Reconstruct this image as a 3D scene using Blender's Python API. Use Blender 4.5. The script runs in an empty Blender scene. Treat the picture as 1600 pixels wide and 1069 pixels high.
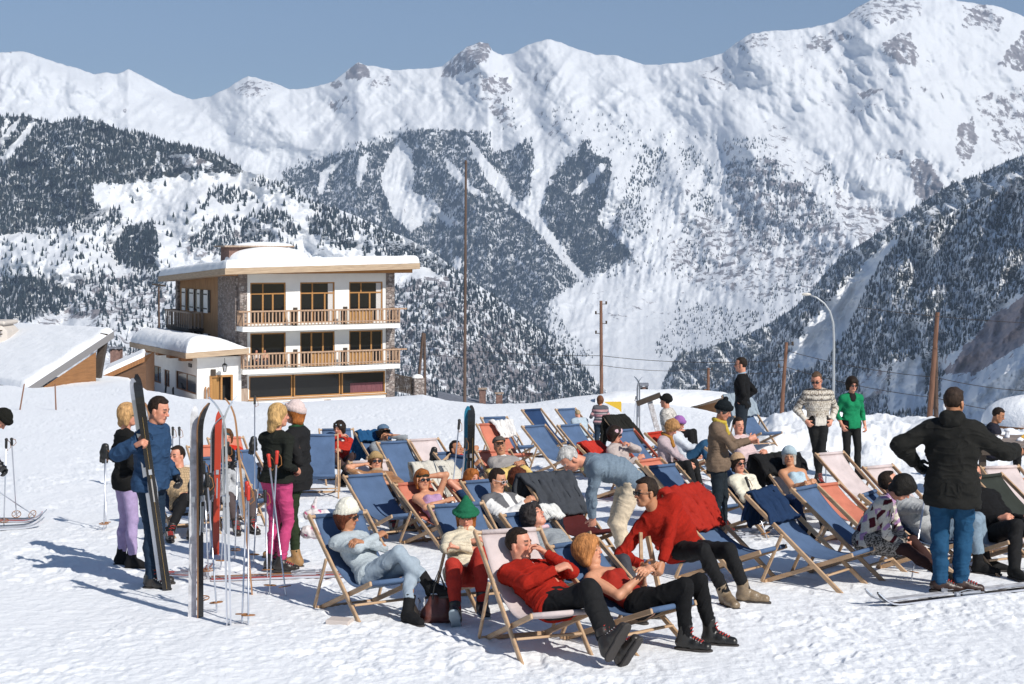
import bpy, math, random
import numpy as np
from mathutils import Vector, Matrix
rng = np.random.default_rng(7); random.seed(7)
F = 2200.0; H = 400.0; CZ = 3.13
SC = bpy.context.scene; COL = SC.collection
R = math.radians

def P(px, py, d):
    return ((px-800.)/F*d, d, CZ-(py-H)/F*d)

# ---------------------------------------------------------------- noise
_perm = rng.permutation(256).astype(np.int64); _perm = np.concatenate([_perm, _perm, _perm])
_g2 = np.stack([np.cos(np.arange(256)*2.399), np.sin(np.arange(256)*2.399)], 1)
_r3 = rng.random((32, 32, 32)).astype(np.float32)*2-1
def perlin(x, y):
    xi = np.floor(x).astype(np.int64); yi = np.floor(y).astype(np.int64)
    xf = x-xi; yf = y-yi; xi &= 255; yi &= 255
    def g(ix, iy, dx, dy):
        h = _perm[_perm[ix & 255]+(iy & 255)]
        return _g2[h, 0]*dx+_g2[h, 1]*dy
    u = xf*xf*xf*(xf*(xf*6-15)+10); v = yf*yf*yf*(yf*(yf*6-15)+10)
    a = g(xi, yi, xf, yf); b = g(xi+1, yi, xf-1, yf); c = g(xi, yi+1, xf, yf-1); d = g(xi+1, yi+1, xf-1, yf-1)
    return ((a+u*(b-a))*(1-v)+(c+u*(d-c))*v)*1.5
def fbm(x, y, o=4, ridged=False, gain=.5):
    s = 0; a = 1.; t = 0
    for i in range(o):
        n = perlin(x+i*17.3, y-i*9.1)
        if ridged: n = 1-2*np.abs(n)
        s = s+n*a; t += a; a *= gain; x = x*2.03; y = y*2.03
    return s/t
def noise3(p):
    f = np.floor(p); t = (p-f).astype(np.float32); t = t*t*(3-2*t); i = f.astype(np.int64) & 31; j = (i+1) & 31
    r = 0
    for a in (0, 1):
        for b in (0, 1):
            for c in (0, 1):
                w = (t[:, 0] if a else 1-t[:, 0])*(t[:, 1] if b else 1-t[:, 1])*(t[:, 2] if c else 1-t[:, 2])
                r = r+w*_r3[(j if a else i)[:, 0], (j if b else i)[:, 1], (j if c else i)[:, 2]]
    return r
def sstep(a, b, x):
    t = np.clip((x-a)/(b-a), 0, 1); return t*t*(3-2*t)
def inpoly(px, py, poly):
    r = np.zeros(px.shape, bool); n = len(poly)
    for i in range(n):
        x1, y1 = poly[i]; x2, y2 = poly[(i+1) % n]
        if y1 == y2: continue
        c = ((y1 > py) != (y2 > py)) & (px < (x2-x1)*(py-y1)/(y2-y1)+x1)
        r ^= c
    return r
def segdist(px, py, pts):
    r = np.full(px.shape, 1e9)
    for (x1, y1), (x2, y2) in zip(pts[:-1], pts[1:]):
        dx, dy = x2-x1, y2-y1; L = dx*dx+dy*dy+1e-9
        t = np.clip(((px-x1)*dx+(py-y1)*dy)/L, 0, 1)
        r = np.minimum(r, np.hypot(px-x1-t*dx, py-y1-t*dy))
    return r

# ---------------------------------------------------------------- objects
def tag(o, label=None, cat=None, group=None, kind=None):
    if label: o['label'] = label
    if cat: o['category'] = cat
    if group: o['group'] = group
    if kind: o['kind'] = kind
    return o
def link(name, me, parent=None, mats=()):
    o = bpy.data.objects.new(name, me); COL.objects.link(o)
    if me is not None:
        for m in mats: me.materials.append(m)
    if parent is not None: o.parent = parent
    return o
def empty(name, loc=(0, 0, 0), rz=0, rx=0, **k):
    o = bpy.data.objects.new(name, None); COL.objects.link(o)
    o.matrix_world = Matrix.Translation(loc) @ Matrix.Rotation(rx, 4, 'X') @ Matrix.Rotation(rz, 4, 'Z')
    o.empty_display_size = .1
    return tag(o, **k)
def mesh_np(name, V, Fq, smooth=True, cols=None, mi=None):
    """V (n,3); Fq (m,k) faces all k-gons"""
    me = bpy.data.meshes.new(name); V = np.asarray(V, np.float32); Fq = np.asarray(Fq, np.int32); m, k = Fq.shape
    me.vertices.add(len(V)); me.vertices.foreach_set('co', V.ravel())
    me.loops.add(m*k); me.loops.foreach_set('vertex_index', Fq.ravel())
    me.polygons.add(m); me.polygons.foreach_set('loop_start', np.arange(0, m*k, k, dtype=np.int32))
    if mi is not None: me.polygons.foreach_set('material_index', np.asarray(mi, np.int32))
    me.polygons.foreach_set('use_smooth', np.full(m, smooth))
    me.update(calc_edges=True)
    if cols is not None:
        a = me.color_attributes.new('Col', 'FLOAT_COLOR', 'POINT'); c = np.ones((len(V), 4), np.float32); c[:, :cols.shape[1]] = cols
        a.data.foreach_set('color', c.ravel())
    return me
class MB:
    """collects shapes into one mesh"""
    def __init__(s): s.v = []; s.f = []; s.m = []
    def add(s, vs, fs, mat=0):
        n = len(s.v); s.v += [tuple(v) for v in vs]; s.f += [tuple(i+n for i in f) for f in fs]; s.m += [mat]*len(fs)
    def box(s, c, d, M=None, mat=0, bev=0):
        x, y, z = c; a, b, e = d[0]/2, d[1]/2, d[2]/2
        if bev <= 0:
            vs = [(x+i*a, y+j*b, z+k*e) for i in (-1, 1) for j in (-1, 1) for k in (-1, 1)]
            fs = [(0, 1, 3, 2), (4, 6, 7, 5), (0, 4, 5, 1), (2, 3, 7, 6), (0, 2, 6, 4), (1, 5, 7, 3)]
        else:
            w = min(bev, a*.8, b*.8, e*.8); vs = []; idx = {}
            for i in (-1, 1):
                for j in (-1, 1):
                    for k in (-1, 1):
                        for ax in range(3):
                            q = [i*(a-w), j*(b-w), k*(e-w)]; q[ax] = (i*a, j*b, k*e)[ax]
                            idx[(i, j, k, ax)] = len(vs); vs.append((x+q[0], y+q[1], z+q[2]))
            fs = []
            for ax in range(3):
                o = [t for t in range(3) if t != ax]
                for sg in (-1, 1):
                    l = []
                    for (p, q) in ((-1, -1), (1, -1), (1, 1), (-1, 1)):
                        t = [0]*3; t[ax] = sg; t[o[0]] = p; t[o[1]] = q; l.append(idx[(*t, ax)])
                    fs.append(l if (sg > 0) == (ax != 1) else l[::-1])
                for p in (-1, 1):
                    for q in (-1, 1):
                        t0 = [0]*3; t1 = [0]*3; t0[ax] = -1; t1[ax] = 1
                        for t in (t0, t1): t[o[0]] = p; t[o[1]] = q
                        fs.append([idx[(*t0, o[0])], idx[(*t1, o[0])], idx[(*t1, o[1])], idx[(*t0, o[1])]])
            for i in (-1, 1):
                for j in (-1, 1):
                    for k in (-1, 1): fs.append([idx[(i, j, k, ax)] for ax in range(3)])
        if M is not None: vs = [tuple(M @ Vector(v)) for v in vs]
        s.add(vs, fs, mat)
    def bar(s, a, b, w, t, up=(0, 0, 1), mat=0, bev=0):
        """rectangular bar a->b, width w (sideways), thickness t"""
        a = Vector(a); b = Vector(b); z = (b-a); L = z.length; z.normalize()
        x = z.cross(Vector(up));
        if x.length < 1e-4: x = Vector((1, 0, 0))
        x.normalize(); y = z.cross(x)
        M = Matrix((x, y, z)).transposed().to_4x4(); M.translation = (a+b)/2
        s.box((0, 0, 0), (w, t, L), M, mat, bev)
    def tube(s, pts, r, n=8, mat=0, cap=True):
        pts = [Vector(p) for p in pts]; rs = r if isinstance(r, (list, tuple)) else [r]*len(pts)
        ref = None; vs = []; fs = []
        for i, p in enumerate(pts):
            d = (pts[min(i+1, len(pts)-1)]-pts[max(i-1, 0)]).normalized()
            if ref is None: ref = d.orthogonal().normalized()
            ref = (ref-d*ref.dot(d)); ref = ref.normalized() if ref.length > 1e-6 else d.orthogonal().normalized()
            b = d.cross(ref)
            for k in range(n):
                a = 2*math.pi*k/n; vs.append(p+(ref*math.cos(a)+b*math.sin(a))*rs[i])
        for i in range(len(pts)-1):
            for k in range(n):
                k2 = (k+1) % n; fs.append((i*n+k, i*n+k2, (i+1)*n+k2, (i+1)*n+k))
        if cap: fs.append(tuple(range(n-1, -1, -1))); fs.append(tuple(range((len(pts)-1)*n, len(pts)*n)))
        s.add(vs, fs, mat)
    def grid(s, fn, nu, nv, mat=0, closed_u=False):
        vs = [fn(i/(nu-(0 if closed_u else 1)), j/(nv-1)) for j in range(nv) for i in range(nu)]
        fs = []
        for j in range(nv-1):
            for i in range(nu if closed_u else nu-1):
                i2 = (i+1) % nu; fs.append((j*nu+i, j*nu+i2, (j+1)*nu+i2, (j+1)*nu+i))
        s.add(vs, fs, mat)
    def prism(s, poly, z0, z1, M=None, mat=0):
        n = len(poly); vs = [(x, y, z0) for x, y in poly]+[(x, y, z1) for x, y in poly]
        fs = [tuple(range(n-1, -1, -1)), tuple(range(n, 2*n))]+[(i, (i+1) % n, n+(i+1) % n, n+i) for i in range(n)]
        if M is not None: vs = [tuple(M @ Vector(v)) for v in vs]
        s.add(vs, fs, mat)
    def build(s, name, mats, parent=None, smooth=False, fix=True):
        me = bpy.data.meshes.new(name); me.from_pydata(s.v, [], s.f)
        if not isinstance(mats, (list, tuple)): mats = [mats]
        if not s.m: print('EMPTY MESH', name); return None
        me.polygons.foreach_set('material_index', s.m)
        if smooth: me.polygons.foreach_set('use_smooth', [True]*len(s.f))
        if fix:
            import bmesh
            b = bmesh.new(); b.from_mesh(me); bmesh.ops.recalc_face_normals(b, faces=b.faces); b.to_mesh(me); b.free()
        me.update()
        return link(name, me, parent, mats)

def copy_tree(o, parent=None):
    c = o.copy(); COL.objects.link(c)
    if parent is not None: c.parent = parent
    for ch in [x for x in KIDS.get(o.name, [])] if False else list(o.children): copy_tree(ch, c)
    return c

# ---------------------------------------------------------------- materials
def mat(name, col=(.5, .5, .5), rough=.8, metal=0, nscale=0, nvar=0, bscale=0, bump=0, sss=0, sheen=0, coords='Object', attr=False, col2=None, spec=.5, trans=0, emit=0, stretch=None):
    m = bpy.data.materials.new(name); m.use_nodes = True; nt = m.node_tree; N = nt.nodes; L = nt.links
    b = N['Principled BSDF']; b.inputs['Roughness'].default_value = rough; b.inputs['Metallic'].default_value = metal
    b.inputs['Base Color'].default_value = (*col, 1); b.inputs['Specular IOR Level'].default_value = spec
    if sss: b.inputs['Subsurface Weight'].default_value = sss; b.inputs['Subsurface Radius'].default_value = (.01, .004, .002); b.inputs['Subsurface Scale'].default_value = 1
    if sheen: b.inputs['Sheen Weight'].default_value = sheen; b.inputs['Sheen Roughness'].default_value = .6
    if trans: b.inputs['Transmission Weight'].default_value = trans
    tc = N.new('ShaderNodeTexCoord'); src = tc.outputs[coords]
    if stretch:
        mp = N.new('ShaderNodeMapping'); mp.inputs['Scale'].default_value = stretch; L.new(src, mp.inputs[0]); src = mp.outputs[0]
    cur = None
    if attr:
        a = N.new('ShaderNodeAttribute'); a.attribute_name = 'Col'; cur = a.outputs['Color']
    if nscale:
        n = N.new('ShaderNodeTexNoise'); n.inputs['Scale'].default_value = nscale; n.inputs['Detail'].default_value = 5; n.inputs['Roughness'].default_value = .65
        L.new(src, n.inputs['Vector'])
        mx = N.new('ShaderNodeMix'); mx.data_type = 'RGBA'; mx.inputs[6].default_value = (*col, 1)
        if col2 is not None:
            cr = N.new('ShaderNodeValToRGB'); cr.color_ramp.elements[0].position = .35; cr.color_ramp.elements[1].position = .65
            L.new(n.outputs['Fac'], cr.inputs[0]); L.new(cr.outputs[0], mx.inputs[0]); mx.inputs[7].default_value = (*col2, 1)
            cur = mx.outputs[2]
        else:
            mr = N.new('ShaderNodeMapRange'); mr.inputs['From Min'].default_value = .3; mr.inputs['From Max'].default_value = .7
            mr.inputs['To Min'].default_value = 1-nvar; mr.inputs['To Max'].default_value = 1+nvar; L.new(n.outputs['Fac'], mr.inputs[0])
            v = N.new('ShaderNodeVectorMath'); v.operation = 'SCALE'
            if cur: L.new(cur, v.inputs[0])
            else: v.inputs[0].default_value = col
            L.new(mr.outputs[0], v.inputs['Scale']); cur = v.outputs[0]
    if cur: L.new(cur, b.inputs['Base Color'])
    if bump:
        n2 = N.new('ShaderNodeTexNoise'); n2.inputs['Scale'].default_value = bscale; n2.inputs['Detail'].default_value = 4
        L.new(src, n2.inputs['Vector']); bp = N.new('ShaderNodeBump'); bp.inputs['Strength'].default_value = 1; bp.inputs['Distance'].default_value = bump
        L.new(n2.outputs['Fac'], bp.inputs['Height']); L.new(bp.outputs[0], b.inputs['Normal'])
    if emit: b.inputs['Emission Color'].default_value = (*col, 1); b.inputs['Emission Strength'].default_value = emit
    return m
# ================================================================ camera, light
cam = bpy.data.cameras.new('camera'); co = bpy.data.objects.new('camera', cam); COL.objects.link(co); SC.camera = co
co.location = (0, 0, CZ); co.rotation_euler = (R(90), 0, 0); cam.sensor_width = 36; cam.lens = 36*F/1600.; cam.shift_y = -(534.5-H)/1600.
cam.clip_start = .5; cam.clip_end = 60000
SUN_EL, SUN_AZ = R(38.5), math.atan2(.68, -.74)   # azimuth measured from +Y towards +X
sd = Vector((math.sin(SUN_AZ)*math.cos(SUN_EL), math.cos(SUN_AZ)*math.cos(SUN_EL), math.sin(SUN_EL)))
sl = bpy.data.lights.new('sun', 'SUN'); so = bpy.data.objects.new('sun', sl); COL.objects.link(so)
so.rotation_euler = (-sd).to_track_quat('-Z', 'Y').to_euler(); sl.energy = 4.7; sl.angle = R(.5); sl.color = (1, .955, .88)
w = bpy.data.worlds.new('World'); SC.world = w; w.use_nodes = True; nt = w.node_tree
st = nt.nodes.new('ShaderNodeTexSky'); st.sky_type = 'NISHITA'; st.sun_disc = False; st.sun_elevation = SUN_EL; st.sun_rotation = SUN_AZ
st.altitude = 1800; st.air_density = 1.0; st.dust_density = .7; st.ozone_density = 1.2
bg = nt.nodes['Background']; bg.inputs[1].default_value = .095
nt.links.new(st.outputs[0], bg.inputs[0])
SC.view_settings.view_transform = 'Standard'; SC.view_settings.look = 'None'; SC.view_settings.exposure = .03
SC.render.engine = 'CYCLES'; cy = SC.cycles
cy.use_denoising = True; cy.denoiser = 'OPENIMAGEDENOISE'; cy.max_bounces = 6; cy.diffuse_bounces = 3; cy.glossy_bounces = 2; cy.transmission_bounces = 4; cy.volume_bounces = 0; cy.transparent_max_bounces = 8
cy.caustics_reflective = False; cy.caustics_refractive = False

# ================================================================ terrain materials
def snow_mat(name, bscale, bdist, rock=None, dirt=.0, rscale=.02, base=(.86, .875, .90)):
    m = bpy.data.materials.new(name); m.use_nodes = True; nt = m.node_tree; N = nt.nodes; L = nt.links
    b = N['Principled BSDF']; b.inputs['Roughness'].default_value = .75; b.inputs['Specular IOR Level'].default_value = .25
    tc = N.new('ShaderNodeTexCoord'); src = tc.outputs['Object']
    n = N.new('ShaderNodeTexNoise'); n.inputs['Scale'].default_value = bscale; n.inputs['Detail'].default_value = 8; n.inputs['Roughness'].default_value = .62; L.new(src, n.inputs['Vector'])
    bp = N.new('ShaderNodeBump'); bp.inputs['Distance'].default_value = bdist; bp.inputs['Strength'].default_value = 1; L.new(n.outputs['Fac'], bp.inputs['Height']); L.new(bp.outputs[0], b.inputs['Normal'])
    b.inputs['Base Color'].default_value = (*base, 1)
    if rock:
        a = N.new('ShaderNodeAttribute'); a.attribute_name = 'Col'; sp = N.new('ShaderNodeSeparateColor'); L.new(a.outputs['Color'], sp.inputs[0])
        r1 = N.new('ShaderNodeTexNoise'); r1.inputs['Scale'].default_value = rscale; r1.inputs['Detail'].default_value = 7; r1.inputs['Roughness'].default_value = .72; L.new(src, r1.inputs['Vector'])
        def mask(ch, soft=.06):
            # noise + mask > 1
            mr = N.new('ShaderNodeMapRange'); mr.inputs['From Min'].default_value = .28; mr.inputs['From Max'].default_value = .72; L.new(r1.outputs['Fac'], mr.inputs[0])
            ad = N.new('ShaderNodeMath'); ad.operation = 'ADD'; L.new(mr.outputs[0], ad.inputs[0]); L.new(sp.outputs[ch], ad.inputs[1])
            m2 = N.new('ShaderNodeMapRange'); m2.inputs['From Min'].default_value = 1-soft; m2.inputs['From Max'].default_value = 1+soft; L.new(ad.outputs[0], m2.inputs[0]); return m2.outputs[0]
        rc = N.new('ShaderNodeTexNoise'); rc.inputs['Scale'].default_value = rscale*2.3; rc.inputs['Detail'].default_value = 5; L.new(src, rc.inputs['Vector'])
        cr = N.new('ShaderNodeValToRGB'); cr.color_ramp.elements[0].color = (*rock[0], 1); cr.color_ramp.elements[1].color = (*rock[1], 1); cr.color_ramp.elements[0].position = .3; cr.color_ramp.elements[1].position = .7; L.new(rc.outputs['Fac'], cr.inputs[0])
        x1 = N.new('ShaderNodeMix'); x1.data_type = 'RGBA'; x1.inputs[6].default_value = (*base, 1); L.new(mask(0), x1.inputs[0]); L.new(cr.outputs[0], x1.inputs[7])
        x2 = N.new('ShaderNodeMix'); x2.data_type = 'RGBA'; L.new(mask(1, .1), x2.inputs[0]); L.new(x1.outputs[2], x2.inputs[6]); x2.inputs[7].default_value = (.05, .055, .05, 1)  # dark ground under trees: needle litter, with tree shade put into the colour
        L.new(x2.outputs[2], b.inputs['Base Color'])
    return m
ROCK = ((.16, .15, .16), (.34, .31, .32))

class Layer:
    def __init__(s, sky, bot, x0, x1, nx, ny, dfun, name, seed=0, skynoise=1.):
        xs = np.linspace(x0, x1, nx); vs = np.linspace(0, 1, ny)
        s.x0, s.x1, s.nx, s.ny = x0, x1, nx, ny
        sx, sy = np.array(sky, float).T; bx, by = np.array(bot, float).T
        s.top = np.interp(xs, sx, sy)+skynoise*fbm(xs/14.+seed*7, xs*0+seed, 5); s.bot = np.interp(xs, bx, by)
        s.px = np.tile(xs, (ny, 1)); s.py = s.top[None]+(s.bot-s.top)[None]*vs[:, None]
        s.D = dfun(s.px, s.py, s.top[None]+0*s.px)
        s.X = (s.px-800)/F*s.D; s.Z = CZ-(s.py-H)/F*s.D
        s.name = name
    def pos(s, px, py):
        u = np.clip((px-s.x0)/(s.x1-s.x0)*(s.nx-1), 0, s.nx-1.001); i = u.astype(int); fu = u-i
        top = s.top[i]*(1-fu)+s.top[i+1]*fu; bot = s.bot[i]*(1-fu)+s.bot[i+1]*fu
        v = np.clip((py-top)/(bot-top)*(s.ny-1), 0, s.ny-1.001); j = v.astype(int); fv = v-j
        D = (s.D[j, i]*(1-fu)+s.D[j, i+1]*fu)*(1-fv)+(s.D[j+1, i]*(1-fu)+s.D[j+1, i+1]*fu)*fv
        return (px-800)/F*D, D, CZ-(py-H)/F*D, (py >= top)
    def build(s, m, rock=None, forest=None):
        V = np.stack([s.X, s.D, s.Z], -1)
        # back side: fall away behind the crest, so that it is a real mass
        back = V[0:1].copy(); back[..., 1] += 900; back[..., 2] -= 500
        V = np.concatenate([back, V], 0); ny, nx = s.ny+1, s.nx
        idx = np.arange(ny*nx).reshape(ny, nx)
        Fq = np.stack([idx[1:, :-1], idx[1:, 1:], idx[:-1, 1:], idx[:-1, :-1]], -1).reshape(-1, 4)
        c = np.zeros((ny*nx, 3), np.float32)
        if rock is not None: c[nx:, 0] = rock.ravel()
        if forest is not None: c[nx:, 1] = forest.ravel()
        me = mesh_np(s.name, V.reshape(-1, 3), Fq, True, c)
        o = link(s.name, me, None, [m]); tag(o, kind='structure'); return o

# ---------------------------------------------------------------- conifers
def cone_template(tiers, n, jag=.0):
    V = []; Fc = []; C = []
    for k, (z0, z1, r) in enumerate(tiers):
        b = len(V)
        for i in range(n):
            a = 2*math.pi*(i+.5*k)/n; rr = r*(1+(jag if i % 2 else -jag)); V.append((rr*math.cos(a), rr*math.sin(a), z0-(.04 if i % 2 else 0))); C.append(0)
        V.append((0, 0, z1)); C.append(1)
        for i in range(n): Fc.append((b+i, b+(i+1) % n, b+n))
    return np.array(V, np.float32), np.array(Fc, np.int32), np.array(C)
TT = cone_template([(.04, .62, .20), (.34, 1.0, .14)], 6, .18)
def scatter(layer, polys, holes=(), seed=1, snowy=.15, name='forest', wild=1.0):
    """polys: (poly, spacing px, size px (lo,hi), edge-noise keep threshold)"""
    r = np.random.default_rng(seed); A = []
    for (poly, sp, (lo, hi), keep) in polys:
        q = np.array(poly, float); x0, y0 = q.min(0); x1, y1 = q.max(0)
        sp, lo, hi = sp*.90, lo*.84, hi*.84; n = int((x1-x0)*(y1-y0)/sp**2)
        x = r.uniform(x0, x1, n); y = r.uniform(y0, y1, n)
        wx = x+fbm(x/11+seed, y/11, 3)*9*wild; wy = y+fbm(x/11, y/11+seed+40, 3)*9*wild
        ok = inpoly(wx, wy, poly)
        for h in holes: ok &= ~inpoly(x+fbm(x/7+3, y/7, 2)*5*wild, y+fbm(x/7, y/7+9, 2)*5*wild, h)
        nz = fbm(x/16+seed*3, y/10+5, 4)*.9+r.normal(0, .12, n)+.5
        ok &= nz < keep*1.35
        x, y = x[ok], y[ok]; A.append(np.stack([x, y, r.uniform(lo, hi, len(x))], 1))
    A = np.concatenate(A); X, D, Z, ok = layer.pos(A[:, 0], A[:, 1]); A = A[ok]; X = X[ok]; D = D[ok]; Z = Z[ok]
    return X, D, Z, A[:, 2]*D/F, r
def forest_mesh(name, X, D, Z, hgt, r, mt, snowy, label, base=(.022, .032, .034)):
    n = len(X); V0, F0, C0 = TT
    a = r.uniform(0, 6.28, n); ca, sa = np.cos(a), np.sin(a); wd = r.uniform(.8, 1.35, n)
    V = np.empty((n, len(V0), 3), np.float32)
    V[..., 0] = X[:, None]+(V0[None, :, 0]*ca[:, None]-V0[None, :, 1]*sa[:, None])*(hgt*wd)[:, None]
    V[..., 1] = D[:, None]+(V0[None, :, 0]*sa[:, None]+V0[None, :, 1]*ca[:, None])*(hgt*wd)[:, None]
    V[..., 2] = Z[:, None]+(V0[None, :, 2])*hgt[:, None]-.08*hgt[:, None]
    Fq = (F0[None]+(np.arange(n)*len(V0))[:, None, None]).reshape(-1, 3)
    t = r.uniform(.6, 1.6, n)[:, None]*np.array(base)[None]
    s = (r.random(n) < snowy)[:, None]*r.uniform(.3, 1, n)[:, None]
    c = t*(1-s)+s*np.array([.55, .57, .62])[None]
    c = np.repeat(c[:, None, :], len(V0), 1)
    me = mesh_np(name, V.reshape(-1, 3), Fq, False, c.reshape(-1, 3).astype(np.float32))
    o = link(name, me, None, [mt]); tag(o, label, 'forest', kind='stuff'); return o
M_TREE = mat('conifer', rough=.9, attr=True, spec=.2)

# ================================================================ far massif
sky_main = [(-80, 92), (0, 82), (36, 80), (60, 88), (90, 98), (125, 108), (147, 116), (170, 113), (183, 116), (201, 108), (215, 115), (240, 128), (270, 144), (300, 156), (330, 150), (355, 138), (375, 125), (388, 119), (405, 123), (430, 130), (452, 140), (480, 138), (505, 132), (520, 128), (545, 108), (560, 97), (575, 103), (592, 104), (612, 110), (645, 108), (672, 107), (692, 103), (710, 88), (728, 74), (750, 66), (763, 68), (770, 80), (785, 86), (800, 84), (825, 70), (855, 61), (875, 66), (900, 76), (930, 85), (965, 87), (1005, 101), (1030, 101), (1060, 98), (1080, 97), (1100, 91), (1130, 83), (1150, 67), (1175, 52), (1205, 48), (1240, 47), (1270, 42), (1300, 36), (1320, 26), (1345, 8), (1365, -2), (1390, -4), (1420, -10), (1460, -9), (1500, 2), (1530, 6), (1560, 10), (1590, 22), (1620, 34), (1680, 50)]
ridges = [([(740, 85), (757, 110), (770, 130), (790, 170), (800, 200), (825, 240), (835, 300)], 60, 170),
          ([(855, 62), (880, 120), (890, 200), (940, 260), (1000, 330), (1020, 420)], 60, 110),
          ([(600, 205), (640, 204), (720, 300), (800, 390), (880, 470)], 55, 130),
          ([(915, 216), (960, 300), (990, 400)], 40, 110),
          ([(1080, 98), (1130, 160), (1170, 230), (1230, 270), (1300, 330), (1330, 380)], 80, 200),
          ([(1345, 10), (1400, 90), (1440, 190), (1500, 280), (1560, 330)], 90, 200),
          ([(1040, 230), (1080, 330), (1130, 430)], 45, 120),
          ([(388, 119), (430, 180), (470, 230), (560, 240)], 70, 150),
          ([(36, 80), (110, 120), (170, 170), (260, 220)], 70, 150),
          ([(201, 108), (260, 160), (330, 205)], 50, 100),
          ([(1160, 60), (1240, 130), (1270, 200), (1310, 270)], 60, 120)]
valleys = [([(790, 88), (835, 180), (850, 250), (835, 310), (860, 370), (900, 420)], 40, 120),
           ([(1000, 100), (1060, 200), (1000, 300), (950, 350)], 45, 110),
           ([(1100, 95), (1200, 180), (1290, 260), (1390, 350)], 60, 140),
           ([(300, 156), (360, 220), (430, 262)], 60, 150),
           ([(640, 240), (625, 300), (690, 400)], 30, 80)]
def d_main(px, py, top):
    dy = py-top
    D = 7600-3.6*dy-4.2*35*np.logaddexp(0, (py-445)/35.)-8*np.abs(((py+14*fbm(px/90, py/40, 3)-440)/7.5) % 1-.5)*sstep(390, 520, py)*sstep(840, 1000, px)+250*np.sin(px/260.)
    for pts, wdt, amp in ridges: D = D-amp*.7*np.exp(-(segdist(px, py, pts)/(wdt*.6))**1.3)*sstep(0, 40, dy+8)
    for pts, wdt, amp in valleys: D = D+amp*.7*np.exp(-(segdist(px, py, pts)/(wdt*.6))**1.5)
    wx = fbm(px/120, py/120+3, 3)*26
    n1 = fbm((px+wx+py*.45)/80., (py*.9+wx-px*.25)/80., 6, True, .55)
    amp = 14+70*sstep(180, 330, py); up = sstep(330, 200, py)
    bl = sstep(1040, 1180, px+.3*py); s1 = fbm((px+py*1.15+wx*1.6)/44., (px-py)/150., 5, True, .45); s2 = fbm((px-py*.9+wx*1.6)/48., (px+py)/160.+7, 5, True, .45)
    D = D-(s1*(1-bl)+s2*bl)*(13+13*up)*sstep(0, 30, py-top+5)
    D = D-fbm((px+wx)/70., (py+wx*.5)/45.+3, 3)*40*up
    flat = sstep(390, 520, py)*sstep(840, 1000, px)
    D = D-n1*amp*(1-.82*flat)-fbm(px/260., py/200., 3)*170
    # couloirs that run down the fall line
    g = fbm((px+py*.18)/13., py/80.+4, 3, True)
    D = D-g*22*sstep(210, 300, py)*(1-.9*flat)-fbm(px/9., py/9., 4, True)*9*(1-.5*flat)*(.35+.65*sstep(200, 300, py))-fbm((px+py*1.3)/70., (px-py)/30., 4)*40*sstep(320, 150, py)
    return np.minimum(D, 9500)
Lm = Layer(sky_main, [(-80, 640), (1700, 640)], -80, 1680, 880, 300, d_main, 'mountain_range', 1, 2.2)
px, py = Lm.px, Lm.py
def blob(lst, soft=10):
    m = np.zeros(px.shape)
    wx = px+fbm(px/14, py/14, 3)*9; wy = py+fbm(px/14+9, py/14, 3)*9
    for poly, v in lst: m = np.maximum(m, inpoly(wx, wy, poly)*v)
    return m
rk = blob([([(696, 104), (712, 86), (735, 68), (758, 64), (768, 76), (764, 92), (740, 108), (712, 118), (690, 120)], .62), ([(740, 118), (790, 118), (802, 140), (785, 150), (755, 145)], .55), ([(745, 150), (780, 150), (800, 175), (806, 205), (790, 195), (760, 170)], .45),
           ([(538, 116), (552, 98), (570, 96), (582, 118), (560, 126), (540, 124)], .72), ([(518, 126), (530, 124), (534, 134), (520, 138)], .6), ([(575, 128), (612, 120), (612, 130), (590, 138), (570, 134)], .45), ([(515, 160), (545, 152), (540, 166), (520, 172)], .5),
           ([(365, 140), (388, 122), (425, 130), (420, 150), (395, 152), (372, 148)], .42),
           ([(1258, 80), (1272, 58), (1300, 50), (1345, 56), (1310, 66), (1292, 80)], .5), ([(1377, 72), (1400, 55), (1425, 52), (1436, 85), (1430, 102), (1405, 100), (1385, 84)], .58),
           ([(1508, 12), (1540, 8), (1570, 30), (1556, 50), (1530, 40), (1505, 44)], .52), ([(1560, 100), (1600, 45), (1640, 50), (1640, 120), (1590, 110)], .6), ([(1163, 58), (1200, 52), (1200, 74), (1170, 74)], .45),
           ([(1335, 148), (1372, 136), (1385, 140), (1350, 154)], .6), ([(1498, 195), (1520, 185), (1528, 215), (1515, 250), (1495, 250)], .62), ([(1370, 240), (1410, 236), (1410, 250), (1370, 250)], .5),
           ([(1418, 254), (1452, 246), (1475, 290), (1462, 330), (1432, 310)], .62), ([(1520, 150), (1640, 120), (1640, 230), (1560, 240)], .42), ([(1320, 20), (1360, 0), (1440, -5), (1440, 30), (1350, 40)], .42),
           ([(1134, 258), (1201, 243), (1249, 284), (1302, 329), (1330, 390), (1264, 420), (1180, 400), (1150, 350)], .47), ([(1300, 300), (1400, 330), (1420, 380), (1380, 410), (1320, 360)], .45),
           ([(1060, 330), (1130, 330), (1180, 410), (1130, 430), (1080, 400)], .43), ([(1040, 370), (1300, 400), (1290, 450), (1160, 470), (1050, 430)], .40),
           ([(1090, 110), (1130, 100), (1150, 140), (1110, 140)], .38), ([(1190, 180), (1240, 200), (1310, 290), (1200, 260)], .30), ([(880, 470), (1000, 440), (1250, 500), (1200, 520), (1000, 520)], .2),
           ([(1140, 60), (1250, 50), (1400, 60), (1500, 130), (1350, 200), (1200, 120)], .22)])
sl_ = np.abs(np.gradient(Lm.D, axis=1)/(Lm.px[0, 1]-Lm.px[0, 0])/3.3); sl_ = (sl_+np.roll(sl_, 1, 1)+np.roll(sl_, -1, 1))/3
print('slope pct', np.percentile(sl_, [50, 80, 90, 95, 98]))
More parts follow.
